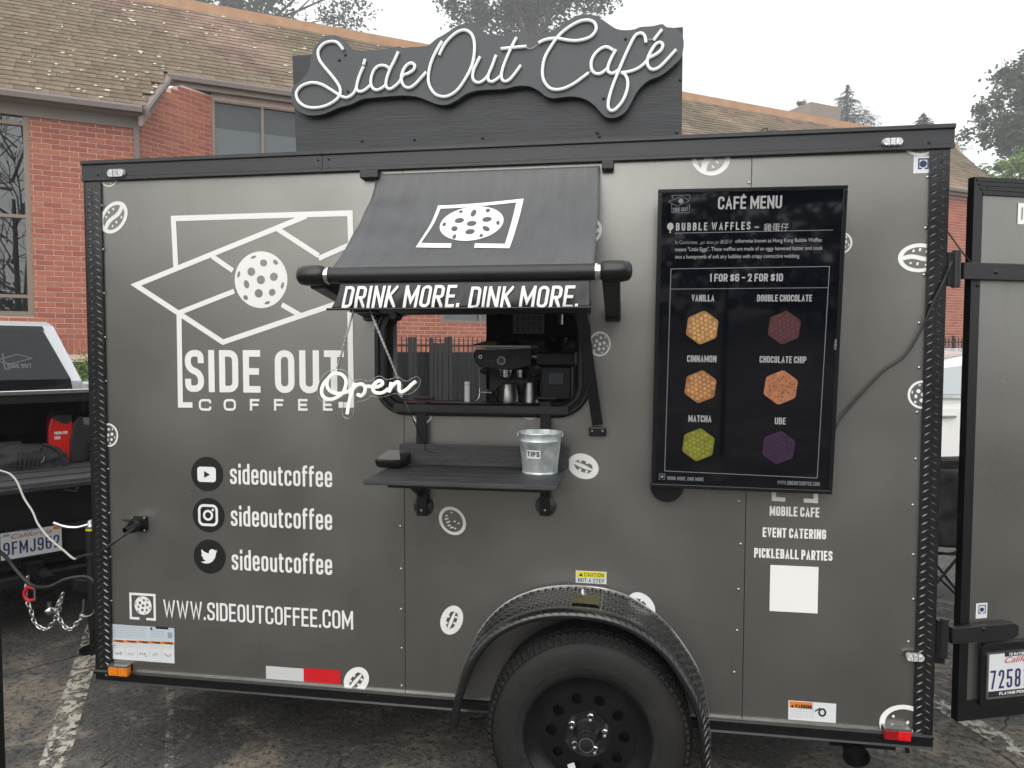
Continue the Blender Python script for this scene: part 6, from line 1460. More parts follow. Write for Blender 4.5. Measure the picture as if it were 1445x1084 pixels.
tl('CAFÉ MENU', 1013, 295.5, 1103.5, 18); tl('BUBBLE WAFFLES', 954, 325.5, 1059, 11, sw=.17, gap=.26); tl('-', 1065, 325.5, 1071, 10)
tl('1 FOR $6 - 2 FOR $10', 1001, 397.5, 1105, 11, sw=.18)
for s, a, y, b in (('VANILLA', 976, 425.5, 1008), ('DOUBLE CHOCOLATE', 1068.5, 425.5, 1146), ('CINNAMON', 969.5, 511, 1011), ('CHOCOLATE CHIP', 1072, 512, 1138), ('MATCHA', 971.5, 595.5, 1004), ('UBE', 1093.5, 599, 1109)): tl(s, a, y, b, 9.5, sw=.16)
tl('DRINK MORE. DINK MORE', 941.5, 677.5, 993, 5, 'screen_dim'); tl('WWW.SIDEOUTCOFFEE.COM', 1097, 684, 1157, 5.5, 'screen_dim')
mb = MB(); u, v = TV.px(1078, 326); u2, _ = TV.px(1113, 326); font_uv(mb, TV, '雞蛋仔', u, v, u2-u, .020, H_)
if mb.v: mb.build('lettering', 'screen_text', tv)
for s, a, y, b, m in (('In Cantonese,', 953, 344.5, 985, 'screen_dim'), ('otherwise known as Hong Kong Bubble Waffles', 1038, 342.5, 1160, 'screen_text'), ('means "Little Eggs". These waffles are made of an eggy leavened batter and cook', 953, 354.5, 1161, 'screen_text'), ('into a honeycomb of soft airy bubbles with crispy connective webbing', 953, 365, 1128, 'screen_text')):
    mb = MB(); u, v = TV.px(a, y); u2, _ = TV.px(b, y); font_uv(mb, TV, s, u, v, u2-u, .0125, H_); mb.build('lettering', m, tv)
mb = MB(); u, v = TV.px(988, 344); u2, _ = TV.px(1034, 344); font_uv(mb, TV, 'gai daan jai 雞蛋仔', u, v, u2-u, .010, H_, .25)
if mb.v: mb.build('lettering', 'screen_dim', tv)
def tline(pts, sw, m='screen_dim', closed=False, name='rule'):
    mb = MB(); ribbon(mb, TV, [TV.px(*p) for p in pts], sw, closed, H_, lambda a, b: (a, b)); return mb.build(name, m, tv)
tline([(953,329),(1176,324.5)], .0018); tline([(947,379.5),(1171,376),(1153.5,675),(938,665)], .0022, closed=True); tline([(946.5,408),(1169,406)], .0018)
# small court logo top left, spoon icon, foot mark
tline([(950,280),(948,276),(974,275),(973.5,281)], .0012); tline([(943,284.5),(962,277),(973,283),(956,291),(943,284.5)], .0012); tline([(948,288),(948,300),(973,300.5),(973,288)], .0012)
tl('SIDE OUT', 949.5, 298.5, 971, 5.5, 'screen_dim'); u, v = TV.px(961, 283.5); MB().disc(TV.at(u, v, H_), TV.e1, TV.e2, .008, .008, 14).build('ball_print', 'screen_dim', tv)
u, v = TV.px(946, 319.5); mb = MB(); mb.disc(TV.at(u, v, H_), TV.e1, TV.e2, .010, .012, 14); ribbon(mb, TV, [(u, v-.011), (u, v-.021)], .004, False, H_, lambda a, b: (a, b)); mb.build('spoon_print', 'screen_text', tv)
tline([(933,676.5),(930,676.5),(930.5,669),(938.5,669.5),(938,677),(935.5,677)], .0016); u, v = TV.px(934.3, 673); MB().disc(TV.at(u, v, H_), TV.e1, TV.e2, .005, .005, 12).build('ball_print', 'screen_dim', tv)
def waffle(px, py, ry_px, m1, m2, kind):
    u, v = TV.px(px, py); r = abs(TV.px(px, py-ry_px)[1]-v); hexa = [(u+r*math.sin(R(60*i+6)), v+r*math.cos(R(60*i+6))) for i in range(6)]
    rp_ = []
    for i in range(6):
        a, b, c = hexa[i-1], hexa[i], hexa[(i+1) % 6]; rp_ += [(b[0]+(a[0]-b[0])*.08, b[1]+(a[1]-b[1])*.08), (b[0]+(c[0]-b[0])*.08, b[1]+(c[1]-b[1])*.08)]
    o = MB().flat([TV.at(a, b, H_) for a, b in rp_]).build('waffle_picture', m1, tv); mb = MB(); rr_ = random.Random(int(px*3+py)); st_ = r*.27; c, s = math.cos(R(-24)), math.sin(R(-24))
    for i in range(-4, 5):
        for j in range(-4, 5):
            a = (i+(j % 2)*.5)*st_; b = j*st_*.866; x, y = a*c-b*s, a*s+b*c
            if kind == 'chip': x += rr_.uniform(-.5,.5)*st_; y += rr_.uniform(-.5,.5)*st_
            if max(abs(x*math.cos(R(60*k_-6+30))+y*math.sin(R(60*k_-6+30))) for k_ in range(3)) < r*.76:
                q = .38 if kind != 'chip' else .14; mb.disc(TV.at(u+x, v+y, H_+.0004), TV.e1, TV.e2, st_*q, st_*q, 10)
    mb.build('bubble_pattern', m2, o)
waffle(991, 462.5, 24.5, 'waf_gold', 'waf_gold2', 'b'); waffle(1107, 462.5, 24.5, 'waf_choc', 'waf_choc2', 'b'); waffle(988.5, 546, 24, 'waf_cin', 'waf_cin2', 'b')
waffle(1102, 547, 25, 'waf_chip', 'black_ink', 'chip'); waffle(985.5, 628, 24, 'waf_green', 'waf_green2', 'b'); waffle(1099, 632, 24, 'waf_ube', 'waf_ube2', 'b')
# maker's wordmark on the side bezel, reading upwards
u, v = TV.px(1179.5, 494)
class Rot:
    def at(s, a, b, h=0): return TV.at(u-b, v+a, h)
mb = MB(); font_uv(mb, Rot(), 'vizio', 0, -.001, .034, .009, .0012); mb.build('lettering', 'screen_text', tv)
# power lead of the display, over the hinge
pts = [onY(1179, 604, -.06), onY(1188, 588, -.02), onY(1210, 562, -.012), onY(1245, 525, -.012), onY(1277, 502, -.012), onY(1300, 465, -.014), onY(1318, 425, -.02), onY(1334, 392, -.02), onY(1342, 372, -.02), onY(1346, 366, .02)]
o = MB().tube(spline(pts, 6), .0038, 8).build('display_lead', 'cable_black', None, 60, loc=pts[0]); tag(o, 'black power lead running from the menu screen up to the upper door hinge', 'cable')
pts = [Vector((L+.006, .01, onY(1337, 324, 0).z)), onY(1345, 338, .05), onY(1358, 356, .06), DOOR.P(1370, 371, .02)]
o = MB().tube(spline(pts, 6), .0022, 6).build('door_lead', 'cable_black', None, 60, loc=pts[0]); tag(o, 'thin black lead sagging from the trailer corner to the open rear door', 'cable')
# small camera and cables on the roof
rc = onY(1096, 186, .03); rcam = thing('roof_camera', (rc.x, .03, ZT), 'tiny black plug with a looped lead lying on the top rail', 'plug')
MB().beam((rc.x-.03, .03, ZT+.012), (rc.x+.025, .03, ZT+.008), .014, .012).build('body', 'black_plastic', rcam, bevel=.003); a = onY(1073, 186, .03).x
MB().tube(spline([(a, .03, ZT+.002), (a+.003, .03, ZT+.018), (a+.02, .03, ZT+.026), (rc.x-.03, .03, ZT+.016)], 5), .0022, 6).build('lead', 'cable_black', rcam)
o = MB().tube(spline([(onY(x, 180, .03).x, .03, ZT+h) for x, h in ((1100,.002),(1150,.006),(1166,.012),(1180,.006),(1210,.004),(1260,.010),(1300,.006),(1330,.002))], 5), .003, 6).build('roof_lead', 'cable_black', None, 60, loc=(2.7,.03,ZT)); tag(o, 'black lead lying along the top of the rail at the right end of the roof', 'cable')
# ---------------- things inside the trailer, seen through the window ----------------
ye = .36; IP = lambda x, y, d=ye: onY(x, y, d)
cz_ = wz0+.012
e0 = IP(710, 566); em = thing('espresso_machine', (e0.x, ye, cz_), 'black and steel espresso machine on the counter behind the serving window', 'espresso machine')
def ibox(nm, x0, y0, x1, y1, d0, d1, m, par, bevel=.004):
    a = IP(x0, y1, d0); b = IP(x1, y0, d0); return MB().box(a.x, b.x, d0, d1, a.z, b.z).build(nm, m, par, bevel=bevel)
ibox('back_column', 690, 520, 748, 566, .44, .60, 'black_satin', em)
a = [IP(x, y, .34) for x, y in ((669,493),(750,490),(750,516),(735,520),(722,523),(700,521),(680,519),(672,513),(668,503))]
MB().prism(a, (0, .26, 0)).build('head', 'black_plastic', em, bevel=.004)
ed = [IP(x, y, .336) for x, y in ((671,494),(668.5,503),(671,512),(680,518.5),(700,521),(722,523)) ]
MB().tube(spline(ed, 4), .0022, 6).build('chrome_edge', 'chrome', em, 60); MB().tube([IP(671,493.5,.336), IP(750,490.5,.336)], .0022, 6).build('chrome_edge', 'chrome', em)
p = IP(678, 503.5, .335); MB().lathe(p, (0,-1,0), [(0,.0075),(.002,.0075),(.002,.005),(0,.005)], 20, None, True).build('dial_ring', 'chrome', em, 30)
p = IP(707.5, 509, .335); MB().lathe(p, (0,-1,0), [(0,.017),(.006,.017),(.006,.013),(.002,.012),(.002,0)], 24).build('gauge', 'steel', em, 30); MB().disc(p+Vector((0,-.0026,0)), (1,0,0), (0,0,1), .0125, .0125, 20).build('gauge_face', 'interior_grey', em)
for i, x in enumerate((722.5, 730.5, 738.5)): p = IP(x, 504.5, .335); MB().lathe(p, (0,-1,0), [(0,.007),(.003,.0065),(.0032,.0055),(.001,0)], 14).build('button', 'interior_grey', em, 30)
for x in (684.5, 688, 691.5, 695): p = IP(x, 509, .335); MB().disc(p, (1,0,0), (0,0,1), .003, .003, 8).build('button', 'interior_grey', em)
ibox('tray_rail', 670, 487, 750, 491, .36, .58, 'steel', em, .002)
p = IP(756, 503, .36); MB().lathe(IP(749,503,.36), (1,0,-.05), [(0,.012),(.02,.012),(.022,.016),(.05,.015),(.052,0)], 18).build('steam_knob', 'steel', em, 40)
for x, r in ((714, .028), (735, .020)):
    p = IP(x, 522, .40); MB().lathe(p, (0,0,-1), [(0,r),(.012,r),(.012,r*.9),(.03,r*.88),(.034,r*.6)], 24).build('group_head', 'chrome', em, 40)
MB().tube([IP(682,521,.37), IP(680,524,.33), IP(684,526,.30)], .009, 10).build('portafilter_handle', 'black_plastic', em)
p = IP(722, 566, .38); jug = thing('milk_jug', (p.x, .38, cz_), 'brushed steel milk jug standing under the espresso group head', 'jug')
jug_c = Vector((IP(718,560,.38).x, .38, cz_)); MB().lathe(jug_c, (0,0,1), [(0,0),(0,.040),(.03,.041),(.06,.036),(.085,.030),(.088,.032),(.084,.029),(.06,.034),(.01,.038)], 28).build('body', 'steel', jug, 40)
MB().tube(spline([jug_c+Vector((-.030,-.03,.075)), jug_c+Vector((-.040,-.055,.06)), jug_c+Vector((-.038,-.055,.03)), jug_c+Vector((-.028,-.035,.015))], 5), .005, 8).build('handle', 'black_plastic', jug, 60)
j2 = jug_c+Vector((.085, .03, 0)); o = MB().lathe(j2, (0,0,1), [(0,0),(0,.034),(.06,.030),(.09,.027),(.09,.025),(.01,.030)], 24).build('steel_cup', 'steel', None, 40, loc=j2); tag(o, 'tall plain steel cup right of the milk jug behind the window', 'cup')
MB().tube(spline([IP(677,522,.35), IP(677,545,.35), IP(676,560,.345), IP(671,566,.34)], 5), .0022, 8).build('steam_wand', 'chrome', em, 60)
ibox('drip_tray', 676, 553, 694, 555, .30, .46, 'steel', em, .001)
# cloth and bag on top of the machine
mb = MB(); rr_ = random.Random(8)
def heap(cx, cy, cz, rx, ry_, rz2, seed, n=18, m=10):
    mb = MB(); rr2 = random.Random(seed); ph = [rr2.uniform(0, 6) for _ in range(6)]; o = 0
    for i in range(m+1):
        t = math.pi*.5*i/m
        for k in range(n):
            a = 2*math.pi*k/n; w_ = 1+.16*math.sin(3*a+ph[0]+t*3)+.10*math.sin(7*a+ph[1]-t*4)+.08*math.sin(5*t*2+ph[2]+a*2)
            mb.v.append(Vector((cx+math.cos(a)*math.sin(t)*rx*w_ if i else cx, cy+math.sin(a)*math.sin(t)*ry_*w_ if i else cy, cz+math.cos(t)*rz2*(1+.25*math.sin(4*a+ph[3])*math.sin(t)))))
    for i in range(m):
        for k in range(n): l = (k+1) % n; mb.f.append([i*n+k, (i+1)*n+k, (i+1)*n+l, i*n+l]); mb.mi.append(0)
    return mb
p = IP(690, 488, .42); o = heap(p.x, .42, p.z, .055, .05, .018, 3).build('folded_cloth', 'towel', None, 60, loc=p); tag(o, 'beige folded cloth lying on top of the espresso machine', 'cloth')
p = IP(722, 487, .42); o = heap(p.x, .42, p.z, .065, .05, .020, 5).build('plastic_pouch', 'black_satin', None, 60, loc=p); tag(o, 'crumpled dark pouch lying on the espresso machine beside the cloth', 'pouch')
# grinder
gx = IP(785, 566, .30); gr = thing('coffee_grinder', (gx.x, .32, cz_), 'dark bean grinder with a small display at the right of the espresso machine', 'grinder')
ibox('body', 762, 516, 808, 566, .32, .5, 'black_plastic', gr, .01); ibox('top_housing', 757, 497, 812, 517, .30, .5, 'black_satin', gr, .008)
ibox('display_frame', 772, 524, 797, 544, .313, .3195, 'black_satin', gr, .001); ibox('display', 774, 526, 795, 542, .311, .3125, 'blind_dark', gr, .0)
p = IP(783, 497, .4); MB().lathe(p, (0,0,1), [(0,.03),(.02,.045),(.06,.055),(.062,.05),(.02,.03)], 24).build('hopper', 'window_tint', gr, 40)
# wall paper sheet, steel dispenser, marker tubes
a = onY(724, 471, 1.195); b = onY(768, 444, 1.195)
sh_ = MB().box(a.x, b.x, 1.192, 1.196, a.z, b.z+.02).build('recipe_sheet', 'paper', None, loc=(a.x, 1.195, a.z)); tag(sh_, 'pale sheet of small drink pictures hung on the dark cabinet inside the trailer', 'poster')
mb = MB()
for i in range(5):
    for j in range(3):
        c = onY(730.5+i*7.7, 448+j*8, 1.191); mb.add([c+Vector((-.004,0,-.003)), c+Vector((.005,0,-.003)), c+Vector((.005,0,.005)), c+Vector((-.004,0,.005))], [(0,1,2,3)]); c.z -= .012
        mb.add([c+Vector((-.006,0,-.001)), c+Vector((.006,0,-.001)), c+Vector((.006,0,.0015)), c+Vector((-.006,0,.0015))], [(0,1,2,3)])
mb.build('drink_pictures', 'black_ink', sh_)
p = onY(791, 458, 1.1); o = MB().lathe(p, (0,0,1), [(0,0),(0,.010),(.0,.013),(.10,.013)], 18).build('cup_dispenser', 'steel', None, 40, loc=p); tag(o, 'short steel tube hanging at the top right inside the window', 'dispenser')
def marker(x0, x1, y0, y1, d, lab):
    a = onY(x0, y1, d); b = onY(x1, y0, d); r = (b.x-a.x)/2; c = Vector(((a.x+b.x)/2, d, a.z)); t = thing('white_bottle', c, lab, 'bottle', 'slim white bottles behind the serving window')
    h = b.z-a.z; MB().lathe(c, (0,0,1), [(0,0),(0,r),(h*.84,r)], 20).build('body', 'milk_plastic', t, 40); MB().lathe(c, (0,0,1), [(h*.85,r),(h*.97,r*.96),(h,r*.7),(h,0)], 20).build('cap', 'milk_plastic', t, 40)
    MB().lathe(c, (0,0,1), [(h*.84,r*1.01),(h*.86,r*1.01)], 20).build('red_ring', 'red_tape', t)
marker(655.5, 662.8, 538.5, 569, .09, 'slim white bottle with a red ring standing left of the espresso machine'); marker(560.5, 568, 542, 567, .08, 'slim white bottle with a red ring behind the hanging script sign')
p = IP(676, 567, .3); o = MB().lathe((p.x,.3,cz_), (0,0,1), [(0,.016),(.004,.016),(.010,.006),(.018,.003),(.018,0)], 16).build('white_funnel', 'milk_plastic', None, 40, loc=(p.x,.3,cz_)); tag(o, 'little white cone at the foot of the steam wand', 'funnel')

# ---------------- pickup truck ----------------
TT_ = R(46) + YAW; U = Vector((math.cos(TT_), math.sin(TT_), 0)); V_t = Vector((-math.sin(TT_), math.cos(TT_), 0))
plc = atd(42, 763, 3.95); O = Vector((plc.x, plc.y, 0))
def tw(a, b, z): return O + U*a + V_t*b + Vector((0,0,z))
truck = thing('pickup_truck', tw(0, 2.5, 0), 'silver pickup truck with lowered tailgate and dark cargo bed beside the trailer tongue', 'pickup truck')
def tb_(a0, a1, b0, b1, z0, z1): return MB().hexa([tw(a0,b0,z0), tw(a1,b0,z0), tw(a1,b1,z0), tw(a0,b1,z0), tw(a0,b0,z1), tw(a1,b0,z1), tw(a1,b1,z1), tw(a0,b1,z1)])
def zat(px, py, b):      # height of the pixel on the vertical truck plane at depth b
    return onP(px, py, tw(0, b, 0), V_t).z
ztg = zat(60, 679, -.28); zbed = ztg-.005
HW = .98
bedb = .30                                                   # hinge of the tailgate
tb_(-HW, HW, -.28, bedb-.02, ztg-.055, ztg).build('tailgate', 'tailgate_grey', truck, bevel=.012)
tgp = MB()
for i in range(9): tgp.v += []
for i in range(2): tb_(-HW+.06, HW-.06, -.16+.22*i, -.16+.22*i+.010, ztg+.0005, ztg+.006).build('tailgate_rib', 'tailgate_grey', truck)
tb_(-HW, HW, -.285, -.281, ztg-.030, ztg-.020).build('tailgate_seam', 'steel', truck)
zrail = zat(60, 557, bedb+.02)
tb_(-HW+.09, HW-.09, bedb, 2.32, zbed-.06, zbed).build('bed_floor', 'truck_black', truck)
for s in (-1, 1):
    a0, a1 = (s*HW, s*(HW-.09)) if s > 0 else (-HW, -HW+.09)
    tb_(min(a0,a1), max(a0,a1), bedb, 2.36, .62, zrail-.002).build('bed_side', 'truck_paint', truck, bevel=.02)
    tb_(min(a0,a1)+.015, max(a0,a1)-.015, bedb-.015, bedb-.001, ztg-.30, zrail-.08).build('tail_lamp', 'red_lens', truck, bevel=.004)
tb_(-HW+.09, HW-.09, 2.33, 2.37, .6, zrail-.13).build('bed_front', 'truck_black', truck)
MB().hexa([tw(-HW+.09,bedb-.01,zrail), tw(HW-.09,bedb-.01,zrail), tw(HW-.09,2.32,zrail-.15), tw(-HW+.09,2.32,zrail-.15), tw(-HW+.09,bedb-.01,zrail+.03), tw(HW-.09,bedb-.01,zrail+.03), tw(HW-.09,2.32,zrail-.12), tw(-HW+.09,2.32,zrail-.12)]).build('bed_cover', 'truck_black', truck, bevel=.006)
tb_(-HW, HW, bedb-.035, bedb-.012, zrail+.004, zrail+.030).build('cover_rail', 'chrome', truck, bevel=.004)
tb_(-HW+.02, HW-.02, bedb-.02, bedb+.02, zrail-.045, zrail-.0).build('cover_seal', 'truck_black', truck)
# bumper, plate, underbody
tb_(-.93, .93, -.015, .22, .40, .60).build('bumper', 'truck_black', truck, bevel=.03); tb_(-.9, .9, .25, 4.0, .22, .5).build('underbody', 'dark_void', truck); tb_(-.93, .93, .02, .22, .37, .399).build('bumper_trim', 'truck_black', truck); 
tb_(-.9, .9, .0, .25, .60, ztg-.07).build('rear_sill', 'truck_black', truck)
tb_(-.93, .93, -.06, .1, .27, .355).build('lower_valance', 'black_plastic', truck, bevel=.02)
PT = Plane(tw(0, -.035, 0), U, (0,0,1)); pw, ph_ = .143, .074; zc = plc.z
MB().prism([PT.at(a, zc+b, .0) for a, b in rrect(-pw-.012, pw+.012, -ph_-.012, ph_+.012, .012, 4)], PT.n*.012).build('plate_frame', 'black_plastic', truck)
MB().add([PT.at(-pw, zc-ph_, .0135), PT.at(pw, zc-ph_, .0135), PT.at(pw, zc+ph_, .0135), PT.at(-pw, zc+ph_, .0135)], [(0,1,2,3)]).build('licence_plate', 'plate_white', truck)
mb = MB(); lettering_uv(mb, PT, '9FMJ962', -pw+.012, zc-ph_+.022, 2*pw-.024, .072, sw=.12, gap=.13, h=.0145); lettering_uv(mb, PT, 'JAN', -pw+.006, zc+ph_-.022, .034, .014, sw=.18, h=.0145); lettering_uv(mb, PT, 'FOLSOM', -.06, zc+ph_-.006, .12, .016, sw=.2, h=.0145); mb.build('lettering', 'navy_ink', truck)
mb = MB(); font_uv(mb, PT, 'California', -.095, zc+ph_-.038, .19, .026, .0148, .35); mb.build('lettering', 'red_ink', truck)
MB().add([PT.at(pw-.04, zc+ph_-.022, .0146), PT.at(pw-.008, zc+ph_-.022, .0146), PT.at(pw-.008, zc+ph_-.004, .0146), PT.at(pw-.04, zc+ph_-.004, .0146)], [(0,1,2,3)]).build('year_tag', 'orange_ink', truck)
# cab
cb0, cb1 = 2.40, 4.4; zroof = zrail+.52
prof = [(cb0, .62), (cb0, zrail+.0), (cb0+.28, zroof-.04), (cb0+.42, zroof), (cb0+1.55, zroof), (cb0+1.75, zroof-.03), (cb0+2.35, zrail-.02), (cb0+3.3, zrail-.08), (cb0+3.42, zrail-.2), (cb0+3.45, .55), (cb0+.0, .55)]
nwid = [.91, .90, .76, .74, .74, .76, .90, .92, .92, .93, .91]
mb = MB(); n = len(prof)
mb.v = [tw(-w_, b, z) for (b, z), w_ in zip(prof, nwid)] + [tw(w_, b, z) for (b, z), w_ in zip(prof, nwid)]
tri = tessellate_polygon([[Vector((0, b, z)) for b, z in prof]])
for t in tri: mb.f += [list(t), [n+t[2], n+t[1], n+t[0]]]; mb.mi += [0, 0]
for i in range(n): mb.f.append([i, (i+1) % n, n+(i+1) % n, n+i]); mb.mi.append(0)
mb.build('cab', 'truck_paint', truck, bevel=.03)
def onrear(a, t, off): # t 0..1 up the rear glass slope
    b = cb0+.28*t; z = zrail+(zroof-.04-zrail)*t; b = b if t > 0 else cb0; return tw(a, b-off, z+off*.3)
MB().add([tw(-.84,cb0-.012,zrail-.14), tw(.84,cb0-.012,zrail-.14), onrear(.82,.03,.014), onrear(-.82,.03,.014), onrear(.68,.90,.012), onrear(-.68,.90,.012)], [(0,1,2,3),(3,2,4,5)]).build('rear_window', 'screen_black', truck)
MB().add([onrear(-.69,.91,.012), onrear(.69,.91,.012), onrear(.68,.985,.012), onrear(-.68,.985,.012)], [(0,1,2,3)]).build('rear_spoiler', 'black_plastic', truck)
class RW:
    def at(s, u, v, h=0): return onrear(u, v/.55, .014+h)
mb = MB(); ribbon(mb, RW(), [(.36,.27),(.36,.12),(.40,.12)], .008, False, 0, lambda a, b: (a, b)); ribbon(mb, RW(), [(.30,.20),(.46,.26),(.56,.22),(.40,.17),(.30,.20)], .007, False, 0, lambda a, b: (a, b)); lettering_uv(mb, RW(), 'SIDE OUT', .38, .13, .17, .04, sw=.18, h=0); mb.build('window_reflection', 'glint_grey', truck)  # logo reflected in the rear glass, drawn as dim strokes
for s in (-1, 1):
    MB().add([tw(s*.897,cb0+.30,zrail+.04), tw(s*.905,cb0+2.1,zrail+.02), tw(s*.765,cb0+1.6,zroof-.06), tw(s*.76,cb0+.50,zroof-.06)], [(0,1,2,3)]).build('side_window', 'screen_black', truck)
    for b in (1.25, 4.75):
        wh = MB().lathe(tw(s*.76, b, .40), U*s, [(0,.25),(.0,.37),(.03,.40),(.21,.40),(.24,.37),(.235,.25)], 40).build('wheel', 'rubber', truck, 35)
        MB().lathe(tw(s*.76, b, .40), U*s, [(.2,.25),(.18,.22),(.19,.06),(.21,0)], 30).build('rim', 'steel', wh, 35)
# hitch receiver, ball mount
hb_ = tb_(-.04, .04, -.10, .10, .36, .42).build('hitch_receiver', 'black_metal', truck, bevel=.004)
bpx = onP(70, 862, tw(0, -.20, 0), V_t); au = (bpx-O).dot(U)
MB().beam(tw(.0, -.02, .385), tw(au, -.20, .335), .06, .045).build('ball_mount', 'black_metal', truck, bevel=.004)
o = MB().sphere(bpx, .027, 20, 14).build('tow_ball', 'chrome', truck, 60); MB().tube([bpx-Vector((0,0,.02)), bpx+Vector((0,0,.05))], .012, 12).build('ball_shank', 'steel', truck, 40)
for a in (-.28, .16, .30): MB().tube([tw(a, -.05, ztg-.10), tw(a+.06, -.05, ztg-.115), tw(a+.07, -.05, ztg-.09)], .006, 6).build('latch_rod', 'steel', truck)

# safety chains
def chain(pts, label, r=.0036, pitch=.021, grp=None):
    P_ = spline(pts, 24); acc = 0; pos = []; last = P_[0]; pos.append((P_[0], (P_[1]-P_[0]).normalized()))
    for a, b in zip(P_, P_[1:]):
        acc += (b-a).length
        if acc >= pitch: pos.append((b, (b-a).normalized())); acc = 0
    t = thing('safety_chain', pts[0], label, 'chain', 'safety chains at the hitch')
    mb = MB(); ov = [Vector((math.copysign(.0078, math.cos(a)) + .0075*math.cos(a), .0082*math.sin(a), 0)) for a in [2*math.pi*k/14 for k in range(14)]]
    mb.tube(ov, r, 6, closed=True); me = bpy.data.meshes.new('link'); me.from_pydata([tuple(v) for v in mb.v], [], mb.f); me.materials.append(MATS['chrome']); me.shade_smooth()
    for i, (p, d) in enumerate(pos):
        o = bpy.data.objects.new('link', me); C.objects.link(o); o.parent = t; q = d.to_track_quat('X', 'Z') @ Matrix.Rotation(R(90*(i % 2)+20), 3, 'X').to_quaternion(); o.rotation_mode = 'QUATERNION'; o.rotation_quaternion = q; o.location = p-Vector(pts[0])
    return t
D_ = lambda x, y, d=3.62: atd(x, y, d)
chain([D_(39,817), D_(36,840), D_(44,862), D_(50,880), D_(64,888), D_(74,880), D_(83,862), D_(86,845)], 'bright steel safety chain with a red shackle hanging left of the tow ball')
chain([D_(88,840,3.58), D_(80,860,3.58), D_(88,880,3.58), D_(98,888,3.58), D_(108,880,3.58), D_(118,868,3.58)], 'bright steel safety chain hanging right of the tow ball')
sk_ = thing('shackle', D_(42, 838, 3.58), 'red bow shackle on the left safety chain', 'shackle'); a0 = D_(42, 838, 3.58)
MB().tube(spline([D_(49,831,3.58), D_(40,829,3.58), D_(34,838,3.58), D_(40,847,3.58), D_(49,846,3.58)], 6), .0085, 10).build('bow', 'red_tape', sk_, 60); MB().tube([D_(49,829,3.58), D_(49,848,3.58)], .005, 8).build('pin', 'steel', sk_)
mb = MB(); mb.tube(spline([D_(118,846,3.5), D_(117,862,3.5), D_(113,868,3.5), D_(122,870,3.5), D_(131,866,3.5), D_(134,858,3.5)], 5), .004, 8); o = mb.build('coupler_latch', 'steel', None, 60, loc=D_(118,846,3.5)); tag(o, 'bent steel latch wire hanging below the coupler', 'latch')
# generator in the bed
zf = zbed
gp = onZ(96, 664, zf); gb = (gp-O).dot(V_t); gb = .42; ga = (onP(86, 650, tw(0, gb, 0), V_t)-O).dot(U)
gen = thing('generator', tw(ga, gb+.25, zf), 'red and black portable generator standing in the pickup bed', 'generator')
GD = ray(95, 620); GD.z = 0; GD.normalize(); GD = (GD*.8+V_t*.2).normalized()
a_r = lambda px, py, b=gb: (lambda p: ((p-O).dot(U), p.z))(onP(px, py, tw(0, b, 0), V_t))
def tpoly(pts, b0, b1, nm, m, par, bev=.012):
    q = [a_r(x, y) for x, y in pts]; return MB().prism([tw(u_, b0, z_) for u_, z_ in q], GD*(b1-b0)).build(nm, m, par, bevel=bev)
tpoly([(72,662),(69,632),(68,606),(72,590),(98,586),(104,600),(102,662)], gb, gb+.46, 'red_shell', 'gen_red', gen)
tpoly([(97.5,664),(98,620),(103,597),(107,592),(113,585),(116,590),(118,600),(170,600),(170,664)], gb-.012, gb+.44, 'black_shell', 'gen_black', gen)
tpoly([(73,590),(75,586),(101,586),(101,592),(96,598),(90,598)], gb-.006, gb+.46, 'top_cover', 'gen_black', gen, .004)
tpoly([(115,588),(150,588),(150,604),(118,604)], gb+.02, gb+.40, 'chrome_handle', 'chrome', gen, .01)
for i in range(7):
    tpoly([(119,625+i*5),(165,625+i*5),(165,627+i*5),(119,627+i*5)], gb-.020, gb-.012, 'vent_slat', 'black_plastic', gen, .001)
GP = Plane(tw(0, gb-.003, 0), U, (0,0,1)); mb = MB(); u_, z_ = a_r(76.5, 613.5); u2_, _ = a_r(95, 613.5); lettering_uv(mb, GP, 'PREDATOR', u_, z_, u2_-u_, .018, sw=.2, h=.001); u_, z_ = a_r(76.5, 620.5); u2_, _ = a_r(85, 620.5); lettering_uv(mb, GP, '3500', u_, z_, u2_-u_, .020, sw=.2, h=.001) if False else lettering_uv(mb, GP, '2000', u_, z_, u2_-u_, .020, sw=.2, h=.001)
mb.build('lettering', 'white_vinyl', gen)
u_, z_ = a_r(76.5, 623.5); textlines(0, 0, [], 'grey_ink', 1) if False else None
mb = MB()
for i in range(3):
    for j in range(4): q = a_r(85.5+i*3.4, 626+j*3); mb.disc(tw(q[0], gb-.005, q[1]), U, Vector((0,0,1)), .003, .002, 6)
mb.build('vent_dots', 'dark_red_lens', gen)
# duffel bag
bgp = a_r(38, 662, .22); mb = MB(); rr2 = random.Random(2); n, m = 40, 18; mb.v = []
c0 = tw(bgp[0], .34, zf-.0)
for i in range(m+1):
    t = math.pi*.5*i/m
    for k in range(n):
        a = 2*math.pi*k/n; w_ = 1+.05*math.sin(9*a+t*4)+.05*math.sin(4*a+1)+.04*math.sin(14*t+2*a); sx_ = math.copysign(abs(math.cos(a))**.7, math.cos(a)); sy_ = math.copysign(abs(math.sin(a))**.7, math.sin(a))
        mb.v.append(c0 + U*(sx_*.23*math.sin(t)**.7*w_) + V_t*(sy_*.16*math.sin(t)**.7*w_) + Vector((0,0,.145*math.cos(t)**.8*(1+.10*math.sin(7*a+t*6)*math.sin(t)-.10*sx_) if i < m else 0)))
for i in range(m):
    for k in range(n): l = (k+1) % n; mb.f.append([i*n+k, (i+1)*n+k, (i+1)*n+l, i*n+l]); mb.mi.append(0)
bag = thing('duffel_bag', c0, 'slumped black duffel bag lying in front of the generator in the pickup bed', 'bag'); mb.build('body', 'fabric_black', bag, 80)
